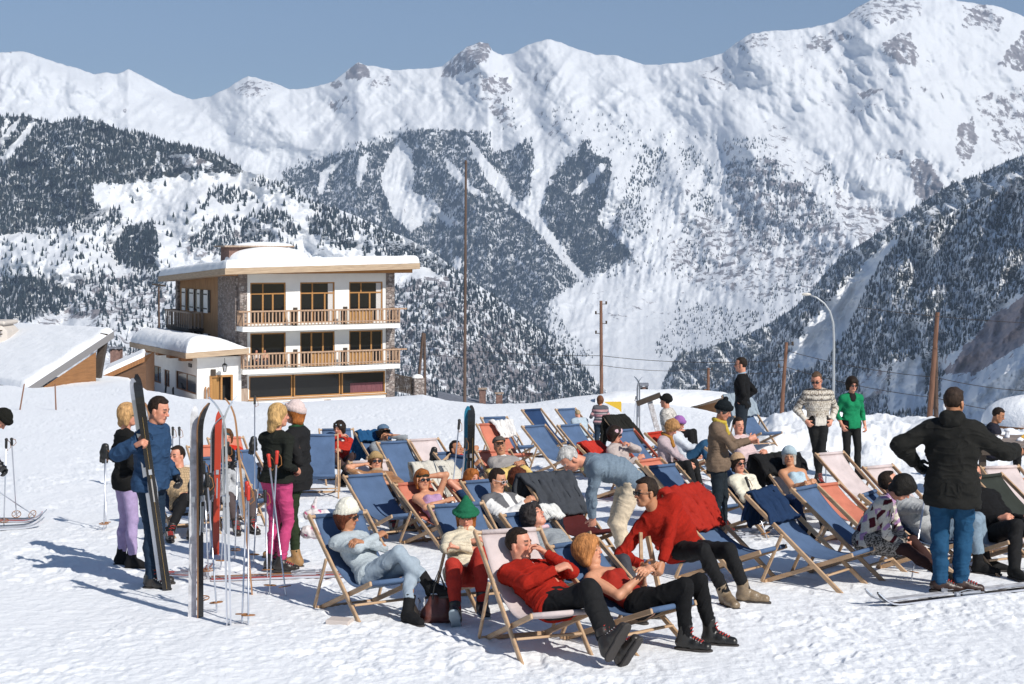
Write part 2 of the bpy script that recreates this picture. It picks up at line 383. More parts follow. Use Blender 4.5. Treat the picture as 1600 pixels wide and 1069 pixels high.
rk = np.maximum(rk, sstep(.95, 2.1, sl_)*.50*(1-sstep(430, 470, py)*sstep(860, 980, px)))
F1 = [(440, 275), (500, 250), (560, 232), (600, 222), (642, 203), (724, 205), (762, 208), (769, 238), (790, 240), (829, 216), (833, 250), (829, 302), (812, 318), (835, 350), (870, 395), (890, 415), (905, 440), (860, 470), (850, 500), (880, 545), (800, 540), (700, 440), (600, 370), (520, 330), (450, 290)]
F2 = [(915, 216), (900, 240), (870, 262), (859, 283), (852, 309), (844, 335), (874, 377), (896, 414), (904, 437), (956, 418), (990, 399), (960, 369), (934, 343), (941, 324), (956, 279), (953, 250), (930, 242)]
F3 = [(1001, 227), (1042, 235), (1039, 279), (1001, 302), (1016, 358), (986, 377), (956, 358), (968, 317), (986, 272)]
F4 = [(1134, 258), (1167, 243), (1201, 243), (1227, 262), (1249, 284), (1279, 307), (1302, 329), (1302, 355), (1264, 367), (1227, 378), (1190, 397), (1163, 367), (1145, 329), (1137, 292)]
Hm = [[(625, 215), (645, 235), (645, 300), (680, 318), (672, 345), (640, 362), (612, 335), (605, 310), (596, 290), (602, 255)], [(690, 240), (700, 250), (740, 293), (765, 306), (757, 309), (730, 298), (700, 268)],
      [(724, 213), (738, 220), (775, 268), (790, 280), (800, 305), (835, 335), (880, 395), (925, 440), (905, 440), (830, 350), (790, 315), (760, 280)],
      [(497, 302), (500, 270), (540, 246), (515, 275), (504, 305)], [(560, 250), (580, 235), (570, 270), (556, 300)], [(1045, 395), (1060, 300), (1070, 300), (1060, 395)],
      [(700, 440), (712, 400), (722, 405), (715, 450)], [(665, 300), (690, 330), (720, 350), (700, 355), (675, 330)], [(940, 255), (948, 262), (905, 305), (892, 303)]]
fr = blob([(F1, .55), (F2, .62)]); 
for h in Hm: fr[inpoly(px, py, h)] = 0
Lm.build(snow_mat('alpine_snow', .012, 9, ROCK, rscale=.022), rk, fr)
polys = [(F1, 3.1, (4.5, 7.5), .92), (F2, 2.9, (4.5, 7.5), .98), (F3, 4.0, (4.5, 7.5), .55), (F4, 4.3, (4, 7), .5),
         ([(1062, 236), (1082, 230), (1100, 245), (1096, 262), (1070, 262)], 4.2, (4, 7), .6), ([(1077, 299), (1095, 295), (1118, 320), (1112, 340), (1085, 330)], 3.6, (4, 7), .7),
         ([(1100, 262), (1112, 262), (1113, 290), (1098, 285)], 3.6, (4, 7), .7), ([(1145, 217), (1180, 213), (1205, 222), (1200, 234), (1150, 232)], 4.4, (4, 7), .5),
         ([(1280, 262), (1295, 256), (1312, 285), (1305, 296), (1285, 280)], 4, (4, 7), .6), ([(1060, 340), (1110, 360), (1120, 430), (1080, 420)], 5, (4, 7), .45),
         ([(835, 190), (880, 160), (1090, 210), (1220, 240), (1330, 330), (1360, 420), (1150, 470), (1000, 420), (900, 260)], 9, (3.5, 6), .42),
         ([(700, 408), (880, 430), (860, 480), (930, 560), (880, 560)], 5, (4, 7), .6), ([(900, 425), (985, 402), (1005, 420), (910, 450)], 6, (4, 7), .5), ([(1060, 470), (1200, 490), (1120, 560), (1020, 560)], 5, (4, 7), .55), ([(1040, 500), (1160, 480), (1120, 560), (1000, 560)], 9, (3, 5), .4),
         ([(1250, 400), (1290, 380), (1330, 400), (1310, 450), (1200, 500), (1180, 470)], 5, (4, 7), .45),
         ([(760, 180), (800, 150), (815, 200), (800, 215)], 6, (3, 6), .4), ([(440, 262), (640, 195), (660, 206), (450, 280)], 6, (4, 6), .5)]
X, D, Z, hg, r = scatter(Lm, polys, Hm, 11, wild=1.0)
forest_mesh('forest', X, D, Z, hg, r, M_TREE, .12, 'dark conifer forest in spurs and gullies on the face of the far massif')

# ================================================================ wooded left hill
sky_b = [(-80, 182), (0, 182), (45, 182), (82, 193), (123, 185), (157, 189), (187, 204), (224, 208), (262, 223), (299, 228), (329, 238), (355, 249), (378, 266), (404, 272), (441, 286), (486, 314), (531, 328), (560, 339), (600, 357), (640, 374), (680, 397), (720, 427), (760, 454), (800, 482), (840, 512), (880, 542), (920, 582), (950, 612), (990, 650)]
def d_b(px, py, top):
    dy = py-top; D = 3700-px*.55-2.3*dy-np.maximum(0, py-440)*1.8
    D = D-fbm(px/150., py/110., 4)*200-fbm((px+py*.4)/36., py/36., 5, True)*34-fbm(px/8., py/8., 3)*5
    D = D-25*fbm(px/12., py/14.+7, 4, True)*sstep(430, 500, py)*sstep(560, 640, px)
    return D
Lb = Layer(sky_b, [(-80, 680), (990, 680)], -80, 990, 540, 230, d_b, 'wooded_hill', 2, 1.5)
px, py = Lb.px, Lb.py
FL = [(0, 178), (45, 178), (82, 189), (123, 181), (187, 200), (262, 219), (355, 245), (380, 264), (378, 270), (290, 270), (240, 280), (190, 288), (150, 285), (145, 300), (155, 330), (120, 345), (80, 355), (30, 364), (-60, 368), (-60, 178)]
HL = [[(0, 245), (30, 215), (50, 185), (60, 190), (36, 225), (5, 260)], [(-5, 225), (14, 200), (30, 184), (36, 186), (18, 210), (0, 236)], [(0, 205), (8, 186), (18, 186), (4, 212)],
      [(245, 236), (252, 240), (250, 252), (264, 264), (256, 268), (242, 256)], [(262, 244), (290, 240), (335, 256), (330, 264), (290, 262)], [(75, 205), (100, 215), (130, 228), (165, 238), (168, 250), (120, 262), (96, 262), (60, 240)]]
rkb = blob([([(0, 500), (300, 440), (560, 640), (0, 640)], .36), ([(280, 374), (400, 350), (420, 395), (300, 410)], .40), ([(105, 440), (200, 425), (260, 440), (250, 500), (110, 500)], .46), ([(262, 244), (335, 250), (330, 266), (270, 262)], .5),
            ([(600, 440), (700, 430), (820, 520), (940, 640), (600, 640)], .50), ([(680, 560), (760, 540), (800, 600), (700, 640)], .66), ([(790, 560), (850, 590), (880, 640), (800, 640)], .6), ([(240, 150), (150, 330), (0, 430), (180, 460)], .2)])
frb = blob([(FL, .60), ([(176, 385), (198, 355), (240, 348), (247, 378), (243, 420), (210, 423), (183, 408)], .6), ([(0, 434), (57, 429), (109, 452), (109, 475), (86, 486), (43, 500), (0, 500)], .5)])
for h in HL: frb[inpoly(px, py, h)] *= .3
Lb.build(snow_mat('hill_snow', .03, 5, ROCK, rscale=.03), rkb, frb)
polys = [(FL, 3.3, (6.5, 11), .98), ([(75, 205), (130, 220), (168, 240), (130, 264), (60, 250)], 5, (6, 10), .62), ([(30, 360), (120, 345), (130, 325), (187, 325), (190, 352), (120, 367), (37, 367)], 5, (8, 13), .66),
         ([(176, 388), (198, 358), (240, 350), (247, 382), (243, 424), (210, 427), (183, 412)], 3.6, (9, 14), .98),
         ([(322, 296), (359, 291), (397, 309), (404, 318), (352, 320), (322, 312)], 4.3, (8, 13), .85), ([(307, 314), (322, 312), (330, 332), (310, 330)], 4.3, (8, 12), .85),
         ([(397, 340), (412, 324), (449, 335), (471, 358), (460, 370), (412, 350)], 3.9, (9, 14), .9), ([(479, 337), (524, 341), (554, 360), (557, 386), (539, 396), (516, 382), (483, 364)], 3.9, (9, 14), .9),
         ([(296, 376), (337, 340), (374, 340), (412, 358), (464, 382), (464, 396), (412, 392), (367, 384), (337, 400), (299, 392)], 4.8, (8, 13), .72),
         ([(0, 436), (57, 432), (109, 455), (109, 478), (86, 490), (43, 504), (0, 504), (-60, 504), (-60, 440)], 3.8, (9, 15), .9), ([(112, 424), (161, 424), (165, 495), (115, 495)], 6.2, (9, 15), .62),
         ([(560, 344), (600, 357), (600, 357), (700, 412), (800, 482), (900, 562), (960, 632), (900, 630), (820, 530), (700, 440), (640, 405), (560, 365), (440, 300)], 3.7, (7, 12), .8),
         ([(395, 268), (440, 285), (520, 326), (500, 330), (440, 302), (395, 290)], 5, (7, 12), .62), ([(190, 430), (250, 420), (250, 450), (190, 450)], 6, (8, 12), .6),
         ([(560, 470), (640, 438), (740, 450), (830, 530), (920, 640), (560, 640)], 4.7, (7, 13), .66), ([(560, 372), (660, 400), (668, 420), (560, 395)], 5, (8, 13), .7),
         ([(250, 330), (380, 330), (600, 400), (600, 470), (0, 470), (0, 400)], 13, (7, 12), .34), ([(0, 360), (250, 340), (250, 500), (0, 430)], 10, (7, 12), .45), ([(190, 196), (300, 224), (360, 246), (300, 240)], 4, (5, 9), .6), ([(150, 440), (300, 430), (330, 560), (150, 560)], 6.5, (8, 14), .5)]
X, D, Z, hg, r = scatter(Lb, polys, HL[:5], 23, wild=.8)
forest_mesh('forest', X, D, Z, hg, r, M_TREE, .10, 'conifer woods and bushes covering the lower hill behind the hotel')

# single trees that stand out on the open snow of the hill
TI = cone_template([(.10, .42, .21), (.26, .60, .185), (.42, .78, .15), (.60, 1.0, .105)], 10, .22)
def lone_tree_mesh():
    V0, F0, C0 = TI
    b = MB(); b.tube([(0, 0, -.1), (0, 0, .14)], [.03, .025], 6, 1)
    n = len(V0); base = np.array([.022, .034, .028]); V = np.concatenate([V0, np.array(b.v, np.float32)]); me = bpy.data.meshes.new('pine_tree')
    me.from_pydata(V.tolist(), [], F0.tolist()+[[i+n for i in f] for f in b.f])
    a = me.color_attributes.new('Col', 'FLOAT_COLOR', 'POINT'); c = np.ones((len(V), 4), np.float32); c[:, :3] = base; c[:n, :3] *= (1+.4*C0[:, None]); c[n:, :3] = (.06, .045, .035); a.data.foreach_set('color', c.ravel())
    me.materials.append(M_TREE); return me
lt = [lone_tree_mesh()]
spots = [(236, 285), (258, 291), (300, 281), (309, 277), (292, 328), (306, 334), (271, 340), (292, 350), (455, 303), (425, 303), (497, 388), (164, 372), (137, 388), (79, 384), (103, 392), (44, 425), (9, 403), (28, 432), (56, 441), (90, 415), (215, 300), (207, 318), (340, 302), (396, 332), (444, 322), (505, 345), (152, 412), (126, 405), (66, 400), (176, 432), (160, 440), (205, 440), (420, 425), (570, 400), (585, 372), (602, 380), (95, 437), (18, 392), (40, 380), (268, 370), (256, 352), (281, 386), (318, 346), (329, 356), (372, 330), (382, 322)]
for i, (a, b) in enumerate(spots):
    X, D, Z, ok = Lb.pos(np.array([float(a)]), np.array([float(b)])); h = (9+5*((i*37) % 10)/10)*D[0]/F
    o = link('pine_tree', lt[0]); o.location = (X[0], D[0], Z[0]-.05*h); o.scale = (h, h, h); o.rotation_euler.z = i*1.3
    tag(o, 'single dark pine standing alone on the open snow slope behind the hotel', 'pine tree', 'lone pines on the open snow of the hill')

# ================================================================ right slopes
sky_c = [(1020, 650), (1035, 600), (1060, 552), (1090, 548), (1130, 535), (1153, 528), (1198, 508), (1242, 480), (1270, 452), (1290, 425), (1317, 399), (1377, 361), (1414, 335), (1452, 309), (1489, 286), (1526, 275), (1564, 256), (1600, 241), (1700, 190)]
def d_c(px, py, top): return 3900-(px-1300)*.8-2.2*(py-top)-fbm((px-py)/40., (px+py)/120., 4, True)*60-fbm(px/110, py/110, 3)*90
Lc = Layer(sky_c, [(1020, 680), (1700, 680)], 1020, 1700, 260, 160, d_c, 'shaded_slope', 3, 1.2)
px, py = Lc.px, Lc.py
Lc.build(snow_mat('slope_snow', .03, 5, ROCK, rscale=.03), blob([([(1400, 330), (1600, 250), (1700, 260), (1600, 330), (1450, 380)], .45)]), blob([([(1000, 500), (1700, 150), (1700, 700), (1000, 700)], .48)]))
polys = [([(1040, 560), (1153, 524), (1242, 476), (1317, 395), (1489, 282), (1700, 186), (1700, 420), (1300, 640), (1020, 640)], 3.8, (5.5, 9), .9)]
X, D, Z, hg, r = scatter(Lc, polys, [[(1440, 335), (1560, 275), (1680, 250), (1600, 300), (1480, 350), (1400, 390)]], 31)
forest_mesh('forest', X, D, Z, hg, r, M_TREE, .10, 'bluish conifer forest on the farther of the two slopes at the right')
sky_d = [(1000, 650), (1050, 612), (1112, 600), (1136, 584), (1163, 565), (1194, 551), (1205, 534), (1236, 500), (1270, 472), (1290, 455), (1325, 431), (1359, 403), (1394, 369), (1414, 365), (1452, 350), (1489, 331), (1526, 313), (1564, 298), (1600, 279), (1700, 225)]
def d_d(px, py, top):
    D = 2500-(px-1300)*1.1-1.7*(py-top)
    D = D-fbm((px*.8+py*.6)/60., (px-py)/170., 4, True)*70-fbm(px/130, py/130, 3)*90-fbm(px/9., py/9., 4, True)*6
    g = segdist(px, py, [(1400, 375), (1365, 420), (1330, 470), (1290, 520), (1262, 565)]); D = D+60*np.exp(-(g/26)**2)
    D = D+35*np.exp(-(segdist(px, py, [(1470, 590), (1540, 560), (1620, 480)])/22)**2)
    return D
Ld = Layer(sky_d, [(1000, 700), (1700, 700)], 1000, 1700, 350, 220, d_d, 'snowy_slope', 4, 1.4)
px, py = Ld.px, Ld.py
HD = [[(1407, 374), (1380, 380), (1350, 415), (1310, 455), (1270, 500), (1240, 540), (1215, 580), (1253, 582), (1290, 566), (1320, 520), (1342, 480), (1362, 430)], [(1394, 566), (1440, 560), (1450, 640), (1385, 645)],
      [(1473, 585), (1531, 580), (1600, 536), (1700, 450), (1700, 700), (1455, 700)], [(1473, 583), (1450, 575), (1520, 530), (1560, 480), (1700, 400), (1700, 470), (1600, 542), (1531, 597)], [(1340, 590), (1390, 570), (1385, 620), (1345, 620)]]
rkd = blob([([(1473, 583), (1515, 535), (1545, 500), (1580, 475), (1700, 400), (1700, 470), (1600, 545), (1531, 600)], .85), ([(1000, 600), (1700, 220), (1700, 700), (1000, 700)], .36)])
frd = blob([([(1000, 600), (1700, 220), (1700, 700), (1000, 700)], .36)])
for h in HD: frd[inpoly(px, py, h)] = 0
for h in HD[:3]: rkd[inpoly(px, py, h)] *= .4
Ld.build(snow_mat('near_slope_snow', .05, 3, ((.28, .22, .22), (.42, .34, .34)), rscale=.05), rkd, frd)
polys = [([(1000, 632), (1112, 602), (1163, 567), (1205, 536), (1290, 457), (1359, 405), (1394, 371), (1489, 333), (1564, 300), (1700, 227), (1700, 560), (1500, 620), (1400, 680), (1000, 690)], 3.7, (7, 12), .84),
         ([(1380, 570), (1460, 560), (1470, 650), (1380, 650)], 8, (8, 14), .6)]
X, D, Z, hg, r = scatter(Ld, polys, HD, 41, wild=1.3)
forest_mesh('forest', X, D, Z, hg, r, M_TREE, .33, 'snow dusted larch and fir forest on the nearest slope at the right', (.024, .030, .028))

# ================================================================ foreground snow field
Ex = np.array([(-300, 572), (0, 575), (60, 573), (150, 580), (200, 590), (230, 612), (300, 626), (400, 631), (500, 627), (620, 620), (660, 617), (700, 626), (760, 632), (830, 630), (900, 619), (960, 613), (1050, 628), (1130, 648), (1200, 655), (1250, 660), (1330, 660), (1450, 668), (1600, 672), (1900, 680)], float)
def ground_py(px, d):
    E = np.interp(px, Ex[:, 0], Ex[:, 1]); t = (520+5324/d-E)/5.
    return E+5*np.logaddexp(0, t)
def zg(X, d):
    """height of the snow at X, depth d"""
    X = np.asarray(X, float); d = np.asarray(d, float); px = X/d*F+800
    z = CZ-(ground_py(px, d)-H)/F*d
    # ploughed snow bank behind the chairs on the right
    b = sstep(1120, 1230, px+14*fbm(X/2.5+9, d/2.5, 2))*sstep(23.5, 28.5, d+.9*fbm(X/2., d/2., 3))*(1-sstep(30, 35, d))
    b = b*(1-.6*sstep(1455, 1500, px))
    z = z+b*(.62+.22*fbm(X/2.6, d/2.2, 3))
    b2 = sstep(1120, 1160, px)*sstep(29.5, 31, d)*(1-sstep(33, 37, d))*.0
    de = np.interp(px, [0, 200, 620, 700, 1150, 1250, 1900], [100, 104, 108, 64, 58, 36, 36])
    z = z-sstep(de, de*1.25, d)*9-np.maximum(0, d-de*1.2)*.45
    return z
def G(px, py, d=None):
    """ground point seen at a pixel"""
    if d is None: d = 5324./(py-520.)
    X = (px-800.)/F*d; return Vector((X, d, float(zg(X, d))))
ncol = 1250; nrow = 700
cx = np.linspace(-260, 1860, ncol); inv = np.linspace(1/8.0, 1/62., nrow-150); dd = np.concatenate([1/inv, np.geomspace(62.5, 420, 150)])
PX, DD = np.meshgrid(cx, dd); XX = (PX-800)/F*DD
ZZ = zg(XX, DD)
near = 1/(1+(DD/40)**2)
churn = sstep(-.25, .35, fbm(XX/2.2, DD/2.2, 3))
bankm = sstep(1120, 1230, PX)*sstep(23.5, 26, DD)
tr = fbm(XX*2.2, DD*.9, 4)*.008+fbm(XX*7, DD*5, 3)*.011*(.35+churn)+fbm(XX*16, DD*11, 2)*.005*(.3+churn)
tr = tr+fbm(XX*.5, DD*.22, 3)*.03
fp = fbm(XX*3.1+7, DD*2.6, 2); tr = tr-sstep(.22, .42, fp)*.020*(.15+churn)+sstep(.2, .5, fbm(XX*6+31, DD*5, 2))*.011*(.2+churn)+fbm(XX*13+3, DD*10, 3)*.006*(.5+churn)
# trodden band behind the chairs and lumpy bank
tb = np.exp(-((DD-25.5)/3.5)**2)*sstep(0, 200, PX)
tr = tr+tb*fbm(XX*2.5, DD*2.0, 4)*.05+bankm*fbm(XX*1.6, DD*1.1, 4)*.17+bankm*fbm(XX*4, DD*3, 3)*.05
tr = tr+sstep(45, 70, DD)*fbm(XX/6., DD/9., 4)*.25*sstep(700, 300, PX)*sstep(95, 80, DD)
ZZ = ZZ+tr
V = np.stack([XX, DD, ZZ], -1).reshape(-1, 3); idx = np.arange(nrow*ncol).reshape(nrow, ncol)
Fq = np.stack([idx[:-1, :-1], idx[:-1, 1:], idx[1:, 1:], idx[1:, :-1]], -1).reshape(-1, 4)
gm = snow_mat('trodden_snow', 9, .02)
N = gm.node_tree.nodes; b_ = N['Principled BSDF']; b_.inputs['Roughness'].default_value = .6
b_.inputs['Subsurface Weight'].default_value = 0
og = link('snow_field', mesh_np('snow_field', V, Fq), None, [gm]); tag(og, kind='structure')
# the valley floor far below, out to the mountains
vs = []; nx_, ny_ = 60, 50
gx = np.linspace(-1, 1, nx_); gy = np.geomspace(300, 14000, ny_); GX, GY = np.meshgrid(gx, gy); VX = GX*GY*.62
VZ = -150-(GY-300)*.17+fbm(VX/900, GY/900, 3)*60; VZ = np.maximum(VZ, -900+fbm(VX/900, GY/900, 3)*60)
idx = np.arange(nx_*ny_).reshape(ny_, nx_); Fq = np.stack([idx[:-1, :-1], idx[:-1, 1:], idx[1:, 1:], idx[1:, :-1]], -1).reshape(-1, 4)
tag(link('valley_floor', mesh_np('valley_floor', np.stack([VX, GY, VZ], -1).reshape(-1, 3), Fq), None, [snow_mat('valley_snow', .02, 5)]), kind='structure')
# air
hz = MB(); hz.box((0, 6990, 500), (13000, 14200, 3000))
hm = bpy.data.materials.new('haze_air'); hm.use_nodes = True; hn = hm.node_tree; hn.nodes.remove(hn.nodes['Principled BSDF'])
pv = hn.nodes.new('ShaderNodeVolumePrincipled'); pv.inputs['Color'].default_value = (.52, .70, 1.0, 1); pv.inputs['Density'].default_value = 7.5e-5; pv.inputs['Anisotropy'].default_value = 0
hn.links.new(pv.outputs[0], hn.nodes['Material Output'].inputs['Volume'])
ho = hz.build('haze', hm); tag(ho, kind='stuff')
# ================================================================ building materials
def plank_mat(name, c1, c2, axis='X', pitch=7., rough=.75):
    m = mat(name, c1, rough); nt = m.node_tree; N = nt.nodes; L = nt.links; b = N['Principled BSDF']
    tc = [n for n in N if n.type == 'TEX_COORD'][0]
    mp = N.new('ShaderNodeMapping'); mp.inputs['Scale'].default_value = {'X': (9, 9, .9), 'Z': (.9, .9, 12)}[axis]; L.new(tc.outputs['Object'], mp.inputs[0])
    n = N.new('ShaderNodeTexNoise'); n.inputs['Scale'].default_value = 1.5; n.inputs['Detail'].default_value = 6; L.new(mp.outputs[0], n.inputs['Vector'])
    cr = N.new('ShaderNodeValToRGB'); cr.color_ramp.elements[0].position = .3; cr.color_ramp.elements[1].position = .7; cr.color_ramp.elements[0].color = (*c1, 1); cr.color_ramp.elements[1].color = (*c2, 1); L.new(n.outputs['Fac'], cr.inputs[0])
    L.new(cr.outputs[0], b.inputs['Base Color']); return m
M_OCHRE = plank_mat('varnished_pine', (.34, .17, .05), (.46, .25, .08)); M_OCHREZ = plank_mat('varnished_frame', (.32, .15, .045), (.42, .21, .065), 'Z')
M_BROWNW = plank_mat('brown_boards', (.20, .085, .03), (.33, .15, .055)); M_GREYW = plank_mat('weathered_boards', (.26, .18, .13), (.42, .33, .26))
M_FASC = plank_mat('pale_fascia', (.34, .24, .16), (.50, .38, .26), 'Z'); M_DARKW = mat('dark_timber', (.055, .04, .03), .85, nscale=6, nvar=.3)
M_WALL = mat('white_plaster', (.80, .79, .76), .9, nscale=1.2, nvar=.05, bscale=30, bump=.004); M_GLASS = mat('window_glass', (.008, .009, .010), .10, spec=.28); M_ROOM = mat('dark_room', (.015, .013, .012), .9)
M_CURT = mat('curtain', (.65, .62, .60), .9); M_PINK = mat('pink_curtain', (.15, .055, .065), .9, nscale=8, nvar=.4, stretch=(3, 3, .3)); M_ROOFSNOW = snow_mat('roof_snow', 1.4, .10); M_IRON = mat('black_iron', (.02, .02, .02), .5, .6)
M_STEEL = mat('grey_paint', (.42, .44, .46), .45, .3); M_POLE = mat('old_pole_wood', (.10, .065, .05), .85, nscale=14, nvar=.35, stretch=(1, 1, .12)); M_REDPOLE = mat('reddish_pole_wood', (.19, .095, .06), .85, nscale=14, nvar=.35, stretch=(1, 1, .12))
M_SLATE = mat('slate_roof', (.16, .17, .20), .7, nscale=3, nvar=.2); M_BRICK = mat('chimney_brick', (.20, .12, .10), .9, nscale=5, nvar=.4); M_CREAM = mat('cream_panel', (.55, .50, .45), .6, nscale=2, nvar=.06)
def stone_mat():
    m = mat('rubble_stone', (.3, .27, .25), .9); nt = m.node_tree; N = nt.nodes; L = nt.links; b = N['Principled BSDF']; tc = [n for n in N if n.type == 'TEX_COORD'][0]
    v = N.new('ShaderNodeTexVoronoi'); v.inputs['Scale'].default_value = 4.2; v.inputs['Randomness'].default_value = 1; mp = N.new('ShaderNodeMapping'); mp.inputs['Scale'].default_value = (1, 1, 1.7); L.new(tc.outputs['Object'], mp.inputs[0]); L.new(mp.outputs[0], v.inputs['Vector'])
    cr = N.new('ShaderNodeValToRGB'); e = cr.color_ramp.elements; e[0].color = (.17, .14, .13, 1); e[1].color = (.42, .38, .36, 1)
    x = e.new(.5); x.color = (.27, .22, .20, 1); sp = N.new('ShaderNodeSeparateColor'); L.new(v.outputs['Color'], sp.inputs[0]); L.new(sp.outputs[0], cr.inputs[0])
    ve = N.new('ShaderNodeTexVoronoi'); ve.feature = 'DISTANCE_TO_EDGE'; ve.inputs['Scale'].default_value = 4.2; L.new(mp.outputs[0], ve.inputs['Vector'])
    mr = N.new('ShaderNodeMapRange'); mr.inputs['From Max'].default_value = .07; L.new(ve.outputs[0], mr.inputs[0])
    mx = N.new('ShaderNodeMix'); mx.data_type = 'RGBA'; mx.inputs[6].default_value = (.16, .14, .13, 1); L.new(mr.outputs[0], mx.inputs[0]); L.new(cr.outputs[0], mx.inputs[7]); L.new(mx.outputs[2], b.inputs['Base Color'])
    bp = N.new('ShaderNodeBump'); bp.inputs['Distance'].default_value = .04; L.new(mr.outputs[0], bp.inputs['Height']); L.new(bp.outputs[0], b.inputs['Normal']); return m
M_STONE = stone_mat()

TH = R(28); ct, sn = math.cos(TH), math.sin(TH); OX, OY, OZ = (374-800)/F*92, 92., CZ-228/F*92
def fr_(px, py, yl=0.):      # pixel -> (x, z) on the local plane y = yl
    k = (px-800)/F; ox = OX-yl*sn; oy = OY+yl*ct; t = (k*oy-ox)/(ct-k*sn); d = oy+t*sn; return t, CZ-(py-H)/F*d-OZ
def sd_(px, py, xl=0.):      # pixel -> (y, z) on the local plane x = xl
    k = (px-800)/F; ox = OX+xl*ct; oy = OY+xl*sn; t = (ox-k*oy)/(sn+k*ct); d = oy+t*ct; return t, CZ-(py-H)/F*d-OZ
hotel = empty('hotel', (OX, OY, OZ), TH, label='white and timber hotel with long balconies and a thick slab of snow on its roof', cat='hotel')
W_ = fr_(616, 500)[0]; DEP = sd_(283, 500)[0]; xw0 = fr_(386, 500)[0]; xw1 = fr_(603, 500)[0]
ZT = 8.25
def wall_holes(mb, x0, x1, z0, z1, holes, y0, y1, mt=0, axis='x'):
    xs = sorted({x0, x1, *[h[0] for h in holes], *[h[1] for h in holes]}); zs = sorted({z0, z1, *[h[2] for h in holes], *[h[3] for h in holes]})
    for a, b in zip(xs[:-1], xs[1:]):
        col = [];
        for c, d in zip(zs[:-1], zs[1:]):
            mx, mz = (a+b)/2, (c+d)/2
            if any(h[0] < mx < h[1] and h[2] < mz < h[3] for h in holes): continue
            if col and abs(col[-1][1]-c) < 1e-6: col[-1][1] = d
            else: col.append([c, d])
        for c, d in col:
            if axis == 'x': mb.box(((a+b)/2, (y0+y1)/2, (c+d)/2), (b-a, y1-y0, d-c), mat=mt)
            else: mb.box(((y0+y1)/2, (a+b)/2, (c+d)/2), (y1-y0, b-a, d-c), mat=mt)
def window(parent, x0, x1, z0, z1, y, cols, transom=None, axis='x', frame=M_OCHREZ, curtain=None, open_col=None, fw=.09, name='window', depth=.12, mull=None):
    f = MB(); g = MB()
    def bx(mb, a, b, c, d, q0, q1):
        if axis == 'x': mb.box(((a+b)/2, y+(q0+q1)/2, (c+d)/2), (b-a, q1-q0, d-c))
        else: mb.box((y+(q0+q1)/2, (a+b)/2, (c+d)/2), (q1-q0, b-a, d-c))
    bx(f, x0, x1, z0, z0+fw, 0, depth); bx(f, x0, x1, z1-fw, z1, 0, depth); bx(f, x0, x0+fw, z0+fw, z1-fw, 0, depth); bx(f, x1-fw, x1, z0+fw, z1-fw, 0, depth)
    xs = mull if mull else [x0+(x1-x0)*i/cols for i in range(1, cols)]
    for q in xs: bx(f, q-fw*.6, q+fw*.6, z0+fw, (transom or z1)-fw*(0 if transom else 1), .01, depth-.01)
    if transom:
        bx(f, x0+fw, x1-fw, transom, transom+fw, 0.005, depth-.005); q = x0+(x1-x0)*.36; bx(f, q-fw*.5, q+fw*.5, transom+fw, z1-fw, .01, depth-.01)
    w = f.build(name, frame, parent)
    bx(g, x0+fw, x1-fw, z0+fw, z1-fw, depth*.45, depth*.55); g.build('pane', M_GLASS, w)
    if curtain:
        for a, b, m_ in curtain:
            c = MB(); n = 14
            for i in range(n):
                u0 = a+(b-a)*i/n; u1 = a+(b-a)*(i+1)/n; bx(c, u0, u1-.004, z0+fw, z1-fw-(0 if m_ is M_CURT else (z1-z0)*.45), depth*.36-.01*(i % 2), depth*.42)
            c.build('curtain', m_, w)
    return w
# walls
slab_u = fr_(500, 511)[1]; 
U = [fr_(391, 443), fr_(446.6, 443), fr_(469, 443), fr_(523, 443), fr_(545.6, 443), fr_(598, 443)]
zu0, zu1 = 5.05, fr_(391, 442)[1]; zl0, zl1 = 2.2, fr_(391, 521)[1]
holes = [(U[i][0], U[i+1][0], zu0, zu1) for i in (0, 2, 4)]+[(U[i][0], U[i+1][0], zl0, zl1) for i in (0, 2, 4)]
gx0, gx1 = fr_(389, 600)[0], fr_(602, 600)[0]; gz0 = fr_(389, 624)[1]; gz1 = fr_(389, 588)[1]
b = MB(); wall_holes(b, xw0, xw1, -1.5, ZT+.1, holes+[(gx0, gx1, gz0, gz1)], 0, .3); b.build('facade', M_WALL, hotel)
b = MB(); b.box((W_/2, .3+DEP/2, 4), (W_-.5, DEP-.7, 8.2)); b.build('interior', M_ROOM, hotel)
b = MB(); b.box((xw0/2+.01, .18, 3.35), (xw0-.02, .46, ZT+3.1)); b.box((-.0, sd_(345, 500)[0]/2+.3, 3.35), (.3, sd_(345, 500)[0]-.2, ZT+3.1)); b.box(((xw1+W_)/2, .18, 3.35), (W_-xw1, .50, ZT+3.1)); b.box((W_+.001, DEP/2+.4, 3.35), (.28, DEP, ZT+3.1)); b.build('stone_wall', M_STONE, hotel)
ys = sd_(345, 500)[0]+.22
SW = [(sd_(288, 470)[0], sd_(295, 470)[0]), (sd_(301, 470)[0], sd_(306, 470)[0]), (sd_(312, 470)[0], sd_(316.5, 470)[0]), (sd_(321, 470)[0], sd_(330, 470)[0])]
b = MB(); n = 60
for i in range(n):
    y0 = ys+(DEP-ys)*i/n; y1 = ys+(DEP-ys)*(i+1)/n; b.box((-.02+.012*(i % 2), (y0+y1)/2, 4.1), (.16, y1-y0-.012, ZT+.2))
b.build('timber_wall', M_BROWNW if False else plank_mat('side_boards', (.26, .13, .055), (.42, .24, .11)), hotel)
b = MB(); b.box((-.03, DEP+.25, 3.5), (.5, .6, ZT+1)); b.build('stone_pier', M_STONE, hotel)
